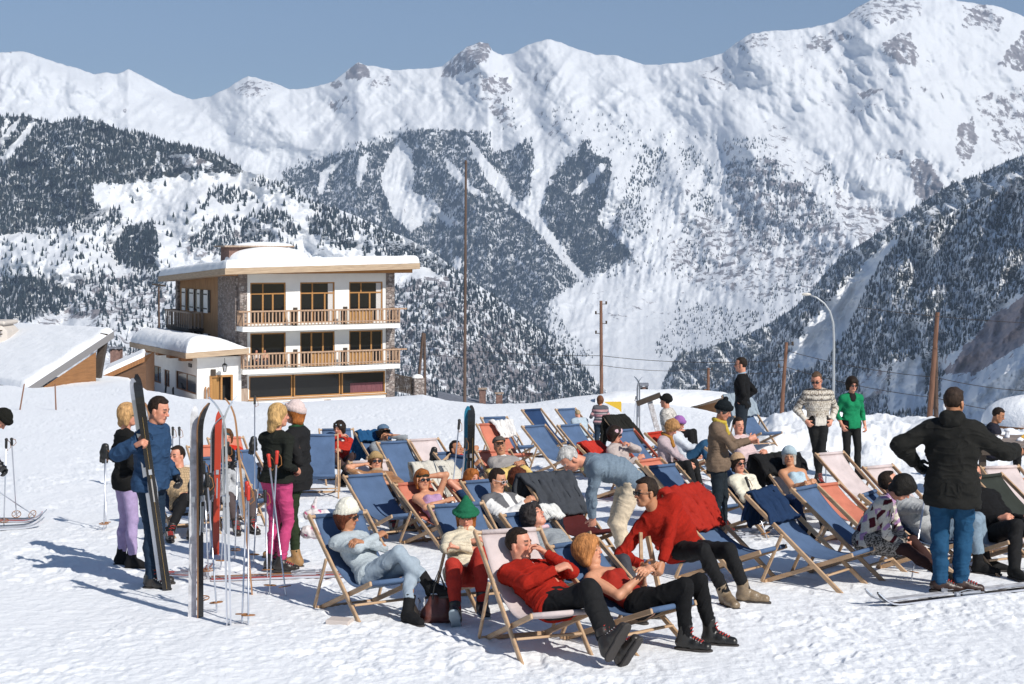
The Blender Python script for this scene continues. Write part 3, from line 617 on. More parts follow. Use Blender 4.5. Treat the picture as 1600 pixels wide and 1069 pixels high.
for k, zc in enumerate((6.35, 3.3)):
    for (px0, px1) in ((296, 301), (307, 312), (316.5, 320), (326, 331)):
        y0 = sd_(px1, 470)[0]; y1 = sd_(px0, 470)[0]
        window(hotel, y0, y1, zc-.75, zc+.8, -.16, 1, axis='y', frame=M_DARKW, depth=.08)
    for (px0, px1) in ((288, 293), (300, 306), (312, 316), (322, 328)):
        y0 = sd_(px1, 470)[0]; y1 = sd_(px0, 470)[0]; s = MB(); s.box((-.17, (y0+y1)/2, zc), (.05, y1-y0, 1.6)); sh = s.build('shutter', M_WALL, hotel)
        [(lambda s: (s.box((-.205, (y0+y1)/2, zc+q), (.02, (y1-y0)*.9, .09)), s.build('batten', M_IRON, sh)))(MB()) for q in (.5, -.5)]
for i, x in enumerate((0, 2, 4)):
    a, c = U[x][0], U[x+1][0]; window(hotel, a, c, zu0, zu1, .06, 3, transom=zu1-.78, mull=[a+(c-a)*(.36 if i < 2 else .3), a+(c-a)*(.64 if i == 0 else .72 if i == 1 else .62)], curtain=[(c-.45, c-.1, M_CURT)] if i else None)
    window(hotel, a, c, zl0, zl1, .06, 3, mull=[a+(c-a)*.36] if i == 0 else None)
L3 = (gx1-gx0)/1.
m1, m2 = fr_(459, 600)[0], fr_(533, 600)[0]
window(hotel, gx0, m1-.08, gz0, gz1, .05, 1); window(hotel, m1+.02, m2-.04, gz0, gz1, .05, 1); window(hotel, m2+.06, gx1, gz0, gz1, .05, 1, curtain=[(m2+.7, gx1-.15, M_PINK)])
b = MB(); b.box(((gx0+gx1)/2, -.05, gz0-.06), (gx1-gx0+.1, .14, .08)); b.build('window_sill', M_OCHREZ, hotel)
for k, x in enumerate((3.2, 6.1)):
    b = MB(); b.box((x, .02, gz0-.35), (.5, .1, .18)); b.build('air_brick', M_GREYW, hotel)
# balconies
bx0 = fr_(379, 500, -1.3)[0]; bx1 = fr_(625, 500, -1.3)[0]
for k, (zs, solids) in enumerate(((fr_(500, 512, -1.3)[1], [(545, 583)]), (fr_(500, 577, -1.3)[1], [(487, 522), (545, 583)]))):
    bal = MB(); bal.box(((bx0+bx1)/2, -.65+.0, zs), (bx1-bx0, 1.36, .30)); bo = bal.build('balcony', M_WALL, hotel)
    rl = MB(); zr = zs+.15
    rl.box(((bx0+bx1)/2+.1, -1.33, zr+1.0), (bx1-bx0+.75, .14, .10)); rl.box(((bx0+bx1)/2, -1.30, zr+.22), (bx1-bx0, .06, .08))
    rl.box((bx0+.05, -.68, zr+1.0), (.10, 1.2, .10)); rl.box((bx1-.05, -.68, zr+1.0), (.10, 1.2, .10))
    n = 46
    for i in range(n):
        x = bx0+.06+(bx1-bx0-.12)*i/(n-1); rl.box((x, -1.33+.02*((i*7) % 3-1)*.3, zr+.56), (.088, .035, .98))
    for i in range(6):
        for xx in (bx0+.03, bx1-.03): rl.box((xx, -1.1+i*.2, zr+.5), (.035, .085, .9))
    rl.build('railing', plank_mat('railing_wood', (.28, .16, .10), (.48, .33, .22)), bo)
    for (p0, p1) in solids:
        a = fr_(p0, 500, -1.25)[0]; c = fr_(p1, 500, -1.25)[0]; s = MB(); nn = 9
        for i in range(nn): s.box((a+(c-a)*(i+.5)/nn, -1.262, zr+.50), ((c-a)/nn-.015, .03, .84))
        s.build('panel', M_OCHRE, bo)
    for px_ in (461, 539):
        a = fr_(px_, 500, -1.0)[0]; s = MB(); s.box((a, -1.05, zr+.55), (.30, .05, 1.3)); s.box((a-.12, -.8, zr+.5), (.05, .5, .9)); s.build('folded_chair', M_DARKW, bo)
# little side balcony
yb0, yb1 = sd_(307, 470, -.6)[0], sd_(264, 470, -.9)[0]; b = MB(); b.box((-.6, (yb0+yb1)/2, 4.35), (1.1, yb1-yb0, .22)); b.box((-.95, (yb0+yb1)/2, 4.2), (.14, yb1-yb0, .2)); so_ = b.build('balcony', M_DARKW, hotel)
b = MB(); b.box((-1.15, (yb0+yb1)/2, 5.55), (.12, yb1-yb0+.3, .12)); b.box((-.6, yb0, 5.55), (1.1, .1, .12)); b.box((-.6, yb1, 5.55), (1.1, .1, .12))
for i in range(14): b.box((-1.13, yb0+(yb1-yb0)*i/13, 4.98), (.05, .12, 1.1))
for i in range(4): b.box((-1+.27*i, yb0, 4.98), (.12, .05, 1.1)); b.box((-1+.27*i, yb1, 4.98), (.12, .05, 1.1))
b.build('railing', M_GREYW, so_)
# roof
def roof_slab(parent, xa, xb, ya, yb, zf, zfr, zb, th, name='roof', m=M_FASC, snow_h=.9, r=1.0, sx=0., bump=.1, ph=0, snow_name='roof_snow', inset=.03, tap=0.):
    """slab with corner heights zf (front left), zfr (front right), zb (back left); rounded snow on top"""
    def zt(x, y): u = (x-xa)/(xb-xa); v = (y-ya)/(yb-ya); return zf+(zfr-zf)*u+(zb-zf)*v
    b = MB(); c = [(xa, ya), (xb, ya), (xb, yb), (xa, yb)]; b.add([(x, y, zt(x, y)-th) for x, y in c]+[(x, y, zt(x, y)) for x, y in c], [(3, 2, 1, 0), (4, 5, 6, 7), (0, 1, 5, 4), (1, 2, 6, 5), (2, 3, 7, 6), (3, 0, 4, 7)])
    ro = b.build(name, m, parent)
    nu, nv = 70, 60; s = MB(); u = np.linspace(0, 1, nu)**1; X = xa+inset+(xb-xa-2*inset)*np.tile(u, (nv, 1)); Y = ya+inset+(yb-ya-2*inset)*np.tile(np.linspace(0, 1, nv)[:, None], (1, nu))
    # dense at the edges
    X = xa+inset+(xb-xa-2*inset)*np.tile(.5-.5*np.cos(u*np.pi), (nv, 1)); Y = ya+inset+(yb-ya-2*inset)*np.tile((.5-.5*np.cos(np.linspace(0, 1, nv)*np.pi))[:, None], (1, nu))
    ed = np.minimum(np.minimum(X-xa-inset, xb-inset-X), np.minimum(Y-ya-inset, yb-inset-Y)); q = np.clip(ed/r, 0, 1)
    hgt = snow_h*(1-(1-q)**2.6)**.5*(1+sx*((X-xa)/(xb-xa)-.5)); hgt = hgt*(1+bump*fbm(X/2+ph, Y/2, 3))*(1-tap*np.clip((X-xa)/(xb-xa), 0, 1)**1.8)
    Z = zt(X, Y)+hgt+.002; X = X-(.12*fbm(Y*1.5, X*1.5+ph, 3))*(q < .8); Y = Y-.12*fbm(X*1.2+5+ph, Y, 3)*(q < .8)
    V = np.stack([X, Y, Z], -1).reshape(-1, 3); idx = np.arange(nu*nv).reshape(nv, nu); Fq = np.stack([idx[:-1, :-1], idx[:-1, 1:], idx[1:, 1:], idx[1:, :-1]], -1).reshape(-1, 4)
    link(snow_name, mesh_np(snow_name, V, Fq), ro, [M_ROOFSNOW]); return ro, zt
ro, zt = roof_slab(hotel, -1.43, 12.2, -1.6, 15.7, 8.75, 9.05, 8.0, .40, snow_h=.56, r=.35)
b = MB(); b.box((5.6, -.55, ZT+.24), (12.6, .9, .24)); b.box((-.6, 7.5, ZT+.10), (.9, 15.5, .2)); b.build('soffit_beam', plank_mat('soffit', (.34, .15, .05), (.46, .22, .07), 'Z'), ro)
# snowed-in chimney on the roof
cxx, czz = fr_(405, 395, 5.5); b = MB(); b.box((cxx-1.2, 6, 9.4), (2.2, 2, 1.5)); ch = b.build('chimney', M_BRICK, ro)
b = MB(); b.box((cxx-.2, 6, 10.2), (5.0, 2.6, .12)); b.build('chimney_cap', M_GREYW, ch)
b = MB(); b.grid(lambda u, v: (cxx+.6+3.0*math.cos(u*2*math.pi)*max(0,math.cos(v*1.5708))**.8, 5.5+2.4*math.sin(u*2*math.pi)*max(0,math.cos(v*1.5708))**.8, 9.2+1.0*math.sin(v*1.5708)), 40, 14, closed_u=True); b.grid(lambda u, v: (cxx+.5+2.1*math.cos(u*2*math.pi)*math.cos(v*1.5708), 6+1.3*math.sin(u*2*math.pi)*math.cos(v*1.5708), 10.25+.28*math.sin(v*1.5708)), 40, 10, closed_u=True)
b.build('chimney_snow', M_ROOFSNOW, ch, smooth=True)

# annex
ax0 = fr_(308, 600, -.8)[0]; az1 = fr_(308, 560, -.8)[1]; ax1 = -.12; AY0 = -.8; AY1 = sd_(226, 600, ax0)[0]
annex = empty('annex', (OX, OY, OZ), TH, label='low white annex with a lantern over its door and domed snow on its roof', cat='annex')
dx0, dz0 = fr_(327.5, 630, AY0); dx1, dz1 = fr_(363.5, 586, AY0)
b = MB(); wall_holes(b, ax0, ax1+.0, -1.5, az1, [(dx0, dx1, -1.4, dz1)], AY0, AY0+.25)
sidew = [(233, 251.5, 571, 597), (256.5, 265, 578, 604), (274.5, 306.6, 583, 612)]; hl = []
for (p0, p1, q0, q1) in sidew:
    y1 = sd_(p0, 500, ax0)[0]; y0 = sd_(p1, 500, ax0)[0]; zz1 = sd_((p0+p1)/2, q0, ax0)[1]; zz0 = sd_((p0+p1)/2, q1, ax0)[1]; hl.append((y0, y1, zz0, zz1))
wall_holes(b, AY0+.25, AY1, -1.5, az1, hl, ax0, ax0+.25, axis='y'); b.build('wall', M_WALL, annex)
b = MB(); b.box(((ax0+ax1)/2+.1, (AY0+AY1)/2+.3, az1/2-.9), (ax1-ax0-.5, AY1-AY0-.7, az1+1)); b.build('interior', M_ROOM, annex)
for i, h in enumerate(hl): window(annex, *h, ax0+.06, (3, 2, 2)[i], axis='y', frame=M_BROWNW, fw=.07, depth=.08)
f = MB(); wdr = (dx0+dx1)/2
for q in (dx0+.06, wdr, dx1-.06): f.box((q, AY0+.02, dz1/2-.6), (.12, .2, dz1+1.2))
f.box((wdr, AY0+.02, dz1-.04), (dx1-dx0, .22, .12)); df = f.build('door_frame', M_OCHREZ, annex)
f = MB()
for i in range(9): f.box((dx0+.16+(wdr-dx0-.3)*i/8, AY0+.06, dz1/2-.6), (.045, .05, dz1+1)) 
f.build('door', M_OCHRE, df)
f = MB(); f.box(((ax0+ax1)/2-.05, AY0-.02, az1+.0), (ax1-ax0, .1, .12)); f.build('lintel', M_WALL, annex)
for i in range(4):
    f = MB(); f.box((ax0-.3, .6+i*3.0, az1-.12), (.9, .9 if i else .7, .22)); f.build('rafter_end', M_BROWNW, annex)
lx = fr_(351, 565, AY0-.7)[0]; f = MB(); f.tube([(lx, AY0-.7, az1-.0), (lx, AY0-.7, az1-.30)], .015, 6); f.tube([(lx, AY0-.7, az1-.30), (lx, AY0-.7, az1-.45)], [.03, .19], 6); 
for a in range(6): f.bar((lx+.15*math.cos(a*1.047), AY0-.7+.15*math.sin(a*1.047), az1-.45), (lx+.10*math.cos(a*1.047), AY0-.7+.10*math.sin(a*1.047), az1-.86), .02, .02)
f.tube([(lx, AY0-.7, az1-.86), (lx, AY0-.7, az1-.90)], [.12, .05], 6); ln = f.build('lantern', M_IRON, annex)
f = MB(); f.tube([(lx, AY0-.7, az1-.5), (lx, AY0-.7, az1-.82)], [.10, .08], 6); f.build('lantern_glass', mat('frosted_lamp', (.5, .5, .52), .3), ln)
f = MB(); f.box((lx-.55, AY0-.05, az1-.95), (.3, .16, .42)); f.build('wall_box', M_DARKW, annex)
roof_slab(annex, ax0-1.0, ax1+.2, AY0-1.0, AY1+.4, az1+.42, az1+.62, az1+.30, .36, snow_h=1.15, r=1.9, bump=.08, ph=3, tap=.93)
tx = bpy.data.curves.new('letters', 'FONT'); tx.body = 'CLUB'; tx.size = .36; tx.extrude = .01; tt = bpy.data.objects.new('tmp', tx); COL.objects.link(tt); to = link('lettering', bpy.data.meshes.new_from_object(tt), None, [M_IRON]); bpy.data.objects.remove(tt)
ty = sd_(294.5, 572, ax0)[0]; to.parent = annex; to.location = (ax0-.02, ty, sd_(300, 574.5, ax0)[1]); to.rotation_euler = (R(90), 0, R(-90))
# board, little fence and pier by the hotel
bd = empty('notice_board', (OX, OY, OZ), TH, label='grey wooden notice board standing between the annex door and the restaurant window', cat='notice board')
nx0, nz0 = fr_(376, 628, -.5); nx1, nz1 = fr_(387.5, 607, -.5); f = MB(); f.box(((nx0+nx1)/2, -.5, (nz0+nz1)/2), (nx1-nx0, .06, nz1-nz0), bev=.01); f.build('board', M_GREYW, bd)
f = MB(); f.box((nx0+.05, -.46, nz0-.1), (.06, .05, .5)); f.build('post', M_DARKW, bd); f = MB(); f.box((nx1-.05, -.46, nz0-.1), (.06, .05, .5)); f.build('post', M_DARKW, bd)
fe = empty('lattice_fence', (OX, OY, OZ), TH, label='dark brown slatted fence beside the right corner of the hotel', cat='fence')
a = Vector((W_+.2, .4, .0)); c = Vector((*[0, 0], 0)); k = fr_(645, 610, .6); c = Vector((k[0], .6, 0)); f = MB(); f.bar(a+Vector((0, 0, 1.35)), c+Vector((0, 0, .95)), .08, .06); f.bar(a+Vector((0, 0, .35)), c+Vector((0, 0, .1)), .06, .05)
for i in range(17):
    q = a.lerp(c, i/16); f.box((q.x, q.y, .75-.3*i/16), (.05, .05, 1.2))
f.build('rails', M_DARKW, fe); f = MB(); f.box((c.x+.35, c.y, .35), (.75, .7, 1.3)); pp = f.build('pier', M_STONE, fe)
f = MB(); f.grid(lambda u, v: (c.x+.35+.42*math.cos(u*6.283)*math.cos(v*1.57), c.y+.38*math.sin(u*6.283)*math.cos(v*1.57), 1.0+.25*math.sin(v*1.57)), 16, 6, closed_u=True); f.build('snow_cap', M_ROOFSNOW, pp, smooth=True)

# ================================================================ shed at the left
def plane_pt(px, py, d): return Vector(P(px, py, d))
A = plane_pt(178, 521, 72); Bp = plane_pt(40, 612, 64); A2 = plane_pt(-40, 508, 92); B2 = Bp+(A2-A)
shed = empty('shed', (0, 0, 0), label='long low shed with a snowy sloping roof and varnished gable at the left edge', cat='shed')
b = MB(); up = Vector((0, 0, 1)); q = [A, Bp, B2, A2]; b.add([v-up*.25 for v in q]+[v+up*.12 for v in q], [(3, 2, 1, 0), (4, 5, 6, 7), (0, 1, 5, 4), (1, 2, 6, 5), (2, 3, 7, 6), (3, 0, 4, 7)]); ro = b.build('roof', mat('zinc_edge', (.22, .21, .21), .6), shed)
nu, nv = 60, 50; uu, vv = np.meshgrid(np.linspace(0, 1, nu), np.linspace(0, 1, nv)); Av, Bv, A2v = np.array(A), np.array(Bp), np.array(A2)
PT = Av+uu[..., None]*(Bv-Av)+vv[..., None]*(A2v-Av); ed = np.minimum(np.minimum(uu, 1-uu)*16, np.minimum(vv, 1-vv)*20); hh = .24*(1-(1-np.clip(ed/.5, 0, 1))**2)**.5*(1+.35*fbm(uu*6, vv*5, 3)); PT[..., 2] += .122+hh
idx = np.arange(nu*nv).reshape(nv, nu); link('roof_snow', mesh_np('roof_snow', PT.reshape(-1, 3), np.stack([idx[:-1, :-1], idx[:-1, 1:], idx[1:, 1:], idx[1:, :-1]], -1).reshape(-1, 4)), ro, [M_ROOFSNOW])
b = MB(); n = 22; a0 = A.lerp(Bp, .27); a1 = A.lerp(Bp, .95)
for i in range(n):
    p = a0.lerp(a1, i/n)+Vector((.02, .5+.02*(i % 2), 0)); p2 = a0.lerp(a1, (i+.96)/n)+Vector((.02, .5+.02*(i % 2), 0)); b.add([(p.x, p.y, -6), (p2.x, p2.y, -6), (p2.x, p2.y, p2.z-.26), (p.x, p.y, p.z-.26), (p.x, p.y+.1, -6), (p2.x, p2.y+.1, -6), (p2.x, p2.y+.1, p2.z-.26), (p.x, p.y+.1, p.z-.26)], [(0, 1, 2, 3), (7, 6, 5, 4), (0, 4, 5, 1), (3, 2, 6, 7), (0, 3, 7, 4), (1, 5, 6, 2)])
b.build('gable_wall', plank_mat('orange_boards', (.22, .10, .035), (.32, .15, .055), 'Z'), shed)
b = MB(); b.bar(plane_pt(164, 521, 71.5), plane_pt(152, 590, 71.5), .42, .35); b.build('strut', M_DARKW, shed)
lean = empty('lean_to', (0, 0, 0), label='small timber lean-to with a snowy sloping roof between the shed and the annex', cat='lean-to')
A = plane_pt(226, 560, 86); Bp = plane_pt(160, 590, 82); sh_ = Vector((-1.5, 6, -.1)); q = [A, Bp, Bp+sh_, A+sh_]
b = MB(); b.add([v-up*.2 for v in q]+[v+up*.1 for v in q], [(3, 2, 1, 0), (4, 5, 6, 7), (0, 1, 5, 4), (1, 2, 6, 5), (2, 3, 7, 6), (3, 0, 4, 7)]); ro = b.build('roof', M_BROWNW, lean)
uu, vv = np.meshgrid(np.linspace(0, 1, 40), np.linspace(0, 1, 30)); PT = np.array(A)+uu[..., None]*np.array(Bp-A)+vv[..., None]*np.array(sh_); ed = np.minimum(np.minimum(uu, 1-uu)*5, np.minimum(vv, 1-vv)*9); PT[..., 2] += .102+.28*(1-(1-np.clip(ed/.5, 0, 1))**2)**.5
idx = np.arange(1200).reshape(30, 40); link('roof_snow', mesh_np('roof_snow', PT.reshape(-1, 3), np.stack([idx[:-1, :-1], idx[:-1, 1:], idx[1:, 1:], idx[1:, :-1]], -1).reshape(-1, 4)), ro, [M_ROOFSNOW])
b = MB(); a0 = A.lerp(Bp, .03)+Vector((0, .6, 0)); a1 = A.lerp(Bp, .95)+Vector((0, .6, 0)); b.add([(a0.x, a0.y, -6), (a1.x, a1.y, -6), (a1.x, a1.y, a1.z-.22), (a0.x, a0.y, a0.z-.22), (a0.x-1, a0.y+6, -6), (a1.x-1, a1.y+6, -6), (a1.x-1, a1.y+6, a1.z), (a0.x-1, a0.y+6, a0.z)], [(0, 1, 2, 3), (1, 5, 6, 2), (5, 4, 7, 6), (4, 0, 3, 7)]); b.build('wall', plank_mat('shaded_boards', (.09, .045, .022), (.14, .07, .035), 'Z'), lean)  # board colour darkened so that it carries the shade on this wall
# cream vented cabin end at the left edge, small far stacks
cb = empty('cabin', P(-14, 552, 80), label='cream rounded metal cabin with louvred vents cut off by the left edge', cat='cabin')
b = MB(); b.box((0, 0, .7), (2.5, 2.5, 1.9), bev=.35); bo = b.build('body', M_CREAM, cb); b = MB(); b.box((0, .1, 1.75), (2.3, 2.3, .25), bev=.1); b.build('roof', M_CREAM, cb)
for r_ in range(2):
    for i in range(5):
        b = MB(); b.box((.95-i*.42, -1.27, 1.15+.2*r_), (.3, .04, .07)); b.build('vent', M_DARKW, bo)

def chim(name, px, py0, py1, d, w, label):
    x, y, z0 = P(px, py0, d); z1 = P(px, py1, d)[2]; e = empty(name, (x, y, z0-1.5), 0, label=label, cat='chimney')
    b = MB(); b.box((0, 0, (z1-z0+1.5)/2), (w, w, z1-z0+1.5)); b.build('stack', M_BRICK, e); b = MB(); b.box((0, 0, z1-z0+1.5+.12), (w*1.3, w*1.3, .1)); b.box((w*.4, 0, z1-z0+1.5), (.1, w, .24)); b.box((-w*.4, 0, z1-z0+1.5), (.1, w, .24)); b.build('cap', M_SLATE, e)
chim('chimney', 182, 560, 546, 100, .7, 'small brick chimney between the shed roof and the annex')
lo = empty('lower_house', (0, 0, 0), label='grey slate roof with two brick chimneys just below the edge of the snow field', cat='house')
q = [plane_pt(688, 612, 118), plane_pt(790, 634, 112), plane_pt(790, 640, 108), plane_pt(688, 640, 108)]
q = [plane_pt(684, 611, 124), plane_pt(782, 632, 120), plane_pt(800, 650, 112), plane_pt(684, 650, 114)]
b = MB(); b.add([v for v in q]+[v-up*.3 for v in q], [(0, 1, 2, 3), (7, 6, 5, 4), (0, 4, 5, 1), (1, 5, 6, 2), (2, 6, 7, 3), (3, 7, 4, 0)]); rr = b.build('roof', M_SLATE, lo)
b = MB(); b.add([v-up*.32 for v in q]+[v-up*5 for v in q], [(0, 1, 2, 3), (7, 6, 5, 4), (0, 4, 5, 1), (1, 5, 6, 2), (2, 6, 7, 3), (3, 7, 4, 0)]); b.build('wall', M_BROWNW, lo)
for px_, a_, c_ in ((754, 624, 610), (780, 632, 617)):
    x, y, z0 = P(px_, a_, 119); z1 = P(px_, c_, 119)[2]; b = MB(); b.box((x, y, (z0+z1)/2-.3), (.55, .55, z1-z0+.6)); cc = b.build('chimney', M_BRICK, rr); b = MB(); b.box((x, y, z1+.15), (.75, .7, .1)); b.box((x-.2, y, z1+.04), (.1, .5, .14)); b.box((x+.2, y, z1+.04), (.1, .5, .14)); b.build('cap', M_GREYW, cc)

# snowed-under hut at the centre right
hut = empty('hut', (0, 0, 0), label='timber hut almost buried in snow with only a strip of its board wall showing', cat='hut')
h0 = plane_pt(1052, 646, 49); h1 = plane_pt(1128, 624, 52); b = MB(); n = 12
b.add([(h0.x, h0.y, -3), (h1.x, h1.y, -3), (h1.x, h1.y, h1.z), (h0.x, h0.y, h0.z), (h0.x, h0.y+4, -3), (h1.x, h1.y+4, -3), (h1.x, h1.y+4, h1.z), (h0.x, h0.y+4, h0.z)], [(0, 1, 2, 3), (1, 5, 6, 2), (5, 4, 7, 6), (4, 0, 3, 7)]); b.build('wall', plank_mat('hut_boards', (.25, .11, .04), (.36, .18, .07), 'Z'), hut)
b = MB(); b.bar(h0+Vector((-.6, -.25, -.02)), h1+Vector((.05, -.25, .07)), .14, .12); ro = b.build('roof', M_GREYW, hut)
uu, vv = np.meshgrid(np.linspace(0, 1, 70), np.linspace(0, 1, 40)); pxs = 930+222*uu; dd_ = 48.6+6*vv
topl = np.interp(pxs, [930, 960, 1000, 1050, 1100, 1130, 1152], [618, 612, 609, 608, 610, 613, 620]); basel = np.interp(pxs, [930, 1000, 1052, 1130, 1152], [640, 645, 643.5, 621, 622])
s_ = np.clip(vv*2.2, 0, 1); q_ = (1-(1-s_)**2.4)**.5; pyy = basel+(topl-basel)*q_; pyy = pyy+np.clip(vv-.5, 0, 1)*26
endf = sstep(0, .03, 1-uu); pyy = basel+(pyy-basel)*np.maximum(endf, .05)+fbm(uu*6, vv*3, 3)*1.5
PT = np.stack([(pxs-800)/F*dd_, dd_, CZ-(pyy-H)/F*dd_], -1); idx = np.arange(2800).reshape(40, 70); link('roof_snow', mesh_np('roof_snow', PT.reshape(-1, 3), np.stack([idx[:-1, :-1], idx[:-1, 1:], idx[1:, 1:], idx[1:, :-1]], -1).reshape(-1, 4)), ro, [M_ROOFSNOW])
chim('chimney', 1006, 613, 605, 60, .3, 'low grey stone chimney poking out of the snow behind the upright skis')
# snow laden roof at far right
hut2 = empty('snowy_roof', P(1615, 668, 40), R(8), label='thick dome of snow over a brown board at the right edge', cat='roof'); b = MB(); b.box((.5, 0, .02), (2.6, 2, .14)); ro = b.build('eaves_board', M_BROWNW, hut2)
b = MB(); b.box((.7, .5, -.8), (2.2, 1, 1.5)); b.build('wall', M_BROWNW, hut2)
b = MB(); b.grid(lambda u, v: (.6+1.9*math.cos(u*6.2832)*max(0,math.cos(v*1.5708))**.6*(1+.05*math.sin(u*19)), .2+1.3*math.sin(u*6.2832)*max(0,math.cos(v*1.5708))**.6, .09+.85*math.sin(v*1.5708)*(1+.06*math.sin(u*12))), 48, 14, closed_u=True); b.build('roof_snow', M_ROOFSNOW, ro, smooth=True)

# ================================================================ poles, lamp, wires
def pole(name, px0, py0, px1, py1, d, r0, r1, m, label, cat='pole', pegs=0, extra=None):
    x, y, z = P(px0, py0, d); x1, _, z1 = P(px1, py1, d); e = empty(name, (x, y, z), label=label, cat=cat); b = MB()
    b.tube([((x1-x)*t, 0, (z1-z)*t-(.8 if t == 0 else 0)) for t in (0, .25, .5, .75, 1)], [r0+(r1-r0)*t for t in (0, .25, .5, .75, 1)], 10); b.build('shaft', m, e, smooth=False)
    for i in range(pegs):
        t = .70+.27*i/max(1, pegs-1); b = MB(); s = 1 if i % 2 else -1; b.bar(((x1-x)*t, 0, (z1-z)*t), ((x1-x)*t+s*.28, -.02, (z1-z)*t), .03, .03); b.tube([((x1-x)*t+s*.26, -.02, (z1-z)*t-.02), ((x1-x)*t+s*.26, -.02, (z1-z)*t+.14)], .045, 8); b.build('insulator', M_DARKW, e)
    return e
pole('flagpole', 726, 640, 728, 255, 58, .07, .045, M_POLE, 'tall thin bare flagpole rising far above the right end of the hotel', 'flagpole')
b = MB(); x, y, z = P(728, 255, 58); b.tube([(x, y, z-.02), (x, y, z+.12)], [.07, .03], 8); o = b.build('finial', M_POLE, bpy.data.objects['flagpole']); o.matrix_parent_inverse = Matrix.Translation(-bpy.data.objects['flagpole'].location)
pole('utility_pole', 940, 640, 939, 470, 70, .095, .075, M_REDPOLE, 'straight reddish wooden utility pole with small insulators in the middle of the valley view', 'utility pole', 4)
pole('utility_pole', 1220, 664, 1229, 535, 60, .10, .065, M_REDPOLE, 'slightly leaning wooden utility pole behind the man in the patterned sweater', 'utility pole', 2)
e = pole('utility_pole', 1449, 700, 1465, 488, 52, .115, .075, M_REDPOLE, 'pair of leaning wooden utility poles behind the man in the black anorak', 'utility pole', 0)
b = MB(); x0, y0, z0 = P(1449, 700, 52); x1, _, z1 = P(1463, 700, 52.5); x2, _, z2 = P(1462, 540, 52.5); b.tube([(x1-x0, .5, z1-z0), (x2-x0, .5, z2-z0)], [.095, .075], 10); b.build('second_shaft', M_POLE, e)
pole('utility_pole', 1106, 640, 1107, 575, 100, .12, .10, M_REDPOLE, 'short distant utility pole above the buried hut', 'utility pole', 2)
e = pole('utility_pole', 650, 640, 661, 520, 108, .12, .10, M_POLE, 'A-shaped pair of dark utility poles just right of the hotel', 'utility pole', 0)
b = MB(); x0, y0, z0 = P(650, 640, 108); x1, _, z1 = P(664, 640, 108); x2, _, z2 = P(663, 521, 108); b.tube([(x1-x0, 0, z1-z0), (x2-x0, .2, z2-z0)], [.12, .10], 10); b.build('second_shaft', M_POLE, e)
e = pole('utility_pole', 249, 560, 248, 448, 112, .09, .07, M_POLE, 'thin pole with a crossbar left of the hotel side balcony', 'utility pole', 0)
b = MB(); x0, y0, z0 = P(249, 560, 112); x1, _, z1 = P(238, 444, 112); x2, _, z2 = P(259, 447, 112); b.bar((x1-x0, 0, z1-z0), (x2-x0, 0, z2-z0), .1, .12); b.build('crossbar', M_DARKW, e)
lampe = empty('street_lamp', P(1302, 660, 50), label='tall grey curved street lamp rising behind the man in the patterned sweater', cat='street lamp'); x0, y0, z0 = P(1302, 660, 50); b = MB()
pts = [(1302, 700), (1302.5, 600), (1303, 530), (1302, 505), (1297, 487), (1288, 474), (1276, 465), (1266, 461)]; b.tube([tuple(Vector(P(a, c, 50))-Vector((x0, y0, z0))) for a, c in pts], [.055, .05, .045, .04, .035, .03, .028, .028], 10); b.build('post', M_STEEL, lampe, smooth=True)
hx = Vector(P(1260, 460, 50))-Vector((x0, y0, z0)); b = MB(); b.grid(lambda u, v: (hx.x+.17*math.cos(v*math.pi), hx.y+.07*math.sin(v*math.pi)*math.cos(u*6.283), hx.z+.06*math.sin(v*math.pi)*math.sin(u*6.283)), 14, 9, closed_u=True); b.build('lamp_head', mat('lamp_shell', (.62, .58, .52), .4), lampe, smooth=True)
def wire(pts, r, label, sag=0):
    b = MB(); q = []
    for (a, c) in zip(pts[:-1], pts[1:]):
        A_, B_ = Vector(P(*a)), Vector(P(*c))
        for i in range(10): t = i/10; v = A_.lerp(B_, t); v.z -= sag*4*t*(1-t); q.append(v)
    q.append(Vector(P(*pts[-1]))); b.tube(q, r, 5); o = b.build('overhead_wire', M_DARKW); tag(o, label, 'wire')
wire([(664, 540, 108), (940, 556, 70), (1229, 563, 60)], .014, 'upper overhead wire strung past the straight utility pole', .2)
wire([(664, 552, 108), (940, 571, 70), (1107, 577, 100), (1229, 580, 60)], .014, 'lower overhead wire strung past the straight utility pole', .2)
wire([(1229, 548, 60), (1463, 590, 52), (1660, 612, 50)], .013, 'upper overhead wire running to the right edge', .15)
wire([(1229, 574, 60), (1463, 622, 52), (1660, 650, 50)], .013, 'lower overhead wire running to the right edge', .15)
wire([(0, 520, 95), (248, 548, 112)], .012, 'faint wire between the shed and the hotel', .1)
wire([(1340, 480, 52), (1660, 507, 50)], .010, 'thin high wire in front of the right hand slope', .1)
for (a, c, e_, f_, lab) in ((29, 633, 38, 600, 'short leaning wooden stake in the snow left of the upright stake'), (88, 632, 86, 600, 'short upright wooden stake in the snow below the shed')):
    d = 44; b = MB(); A_ = Vector(P(a, c, d)); A_.z = float(zg(A_.x, d))-.25; B_ = Vector(P(e_, f_, d)); b.tube([A_, B_], [.028, .022], 6); tag(b.build('stake', M_REDPOLE), lab, 'stake')
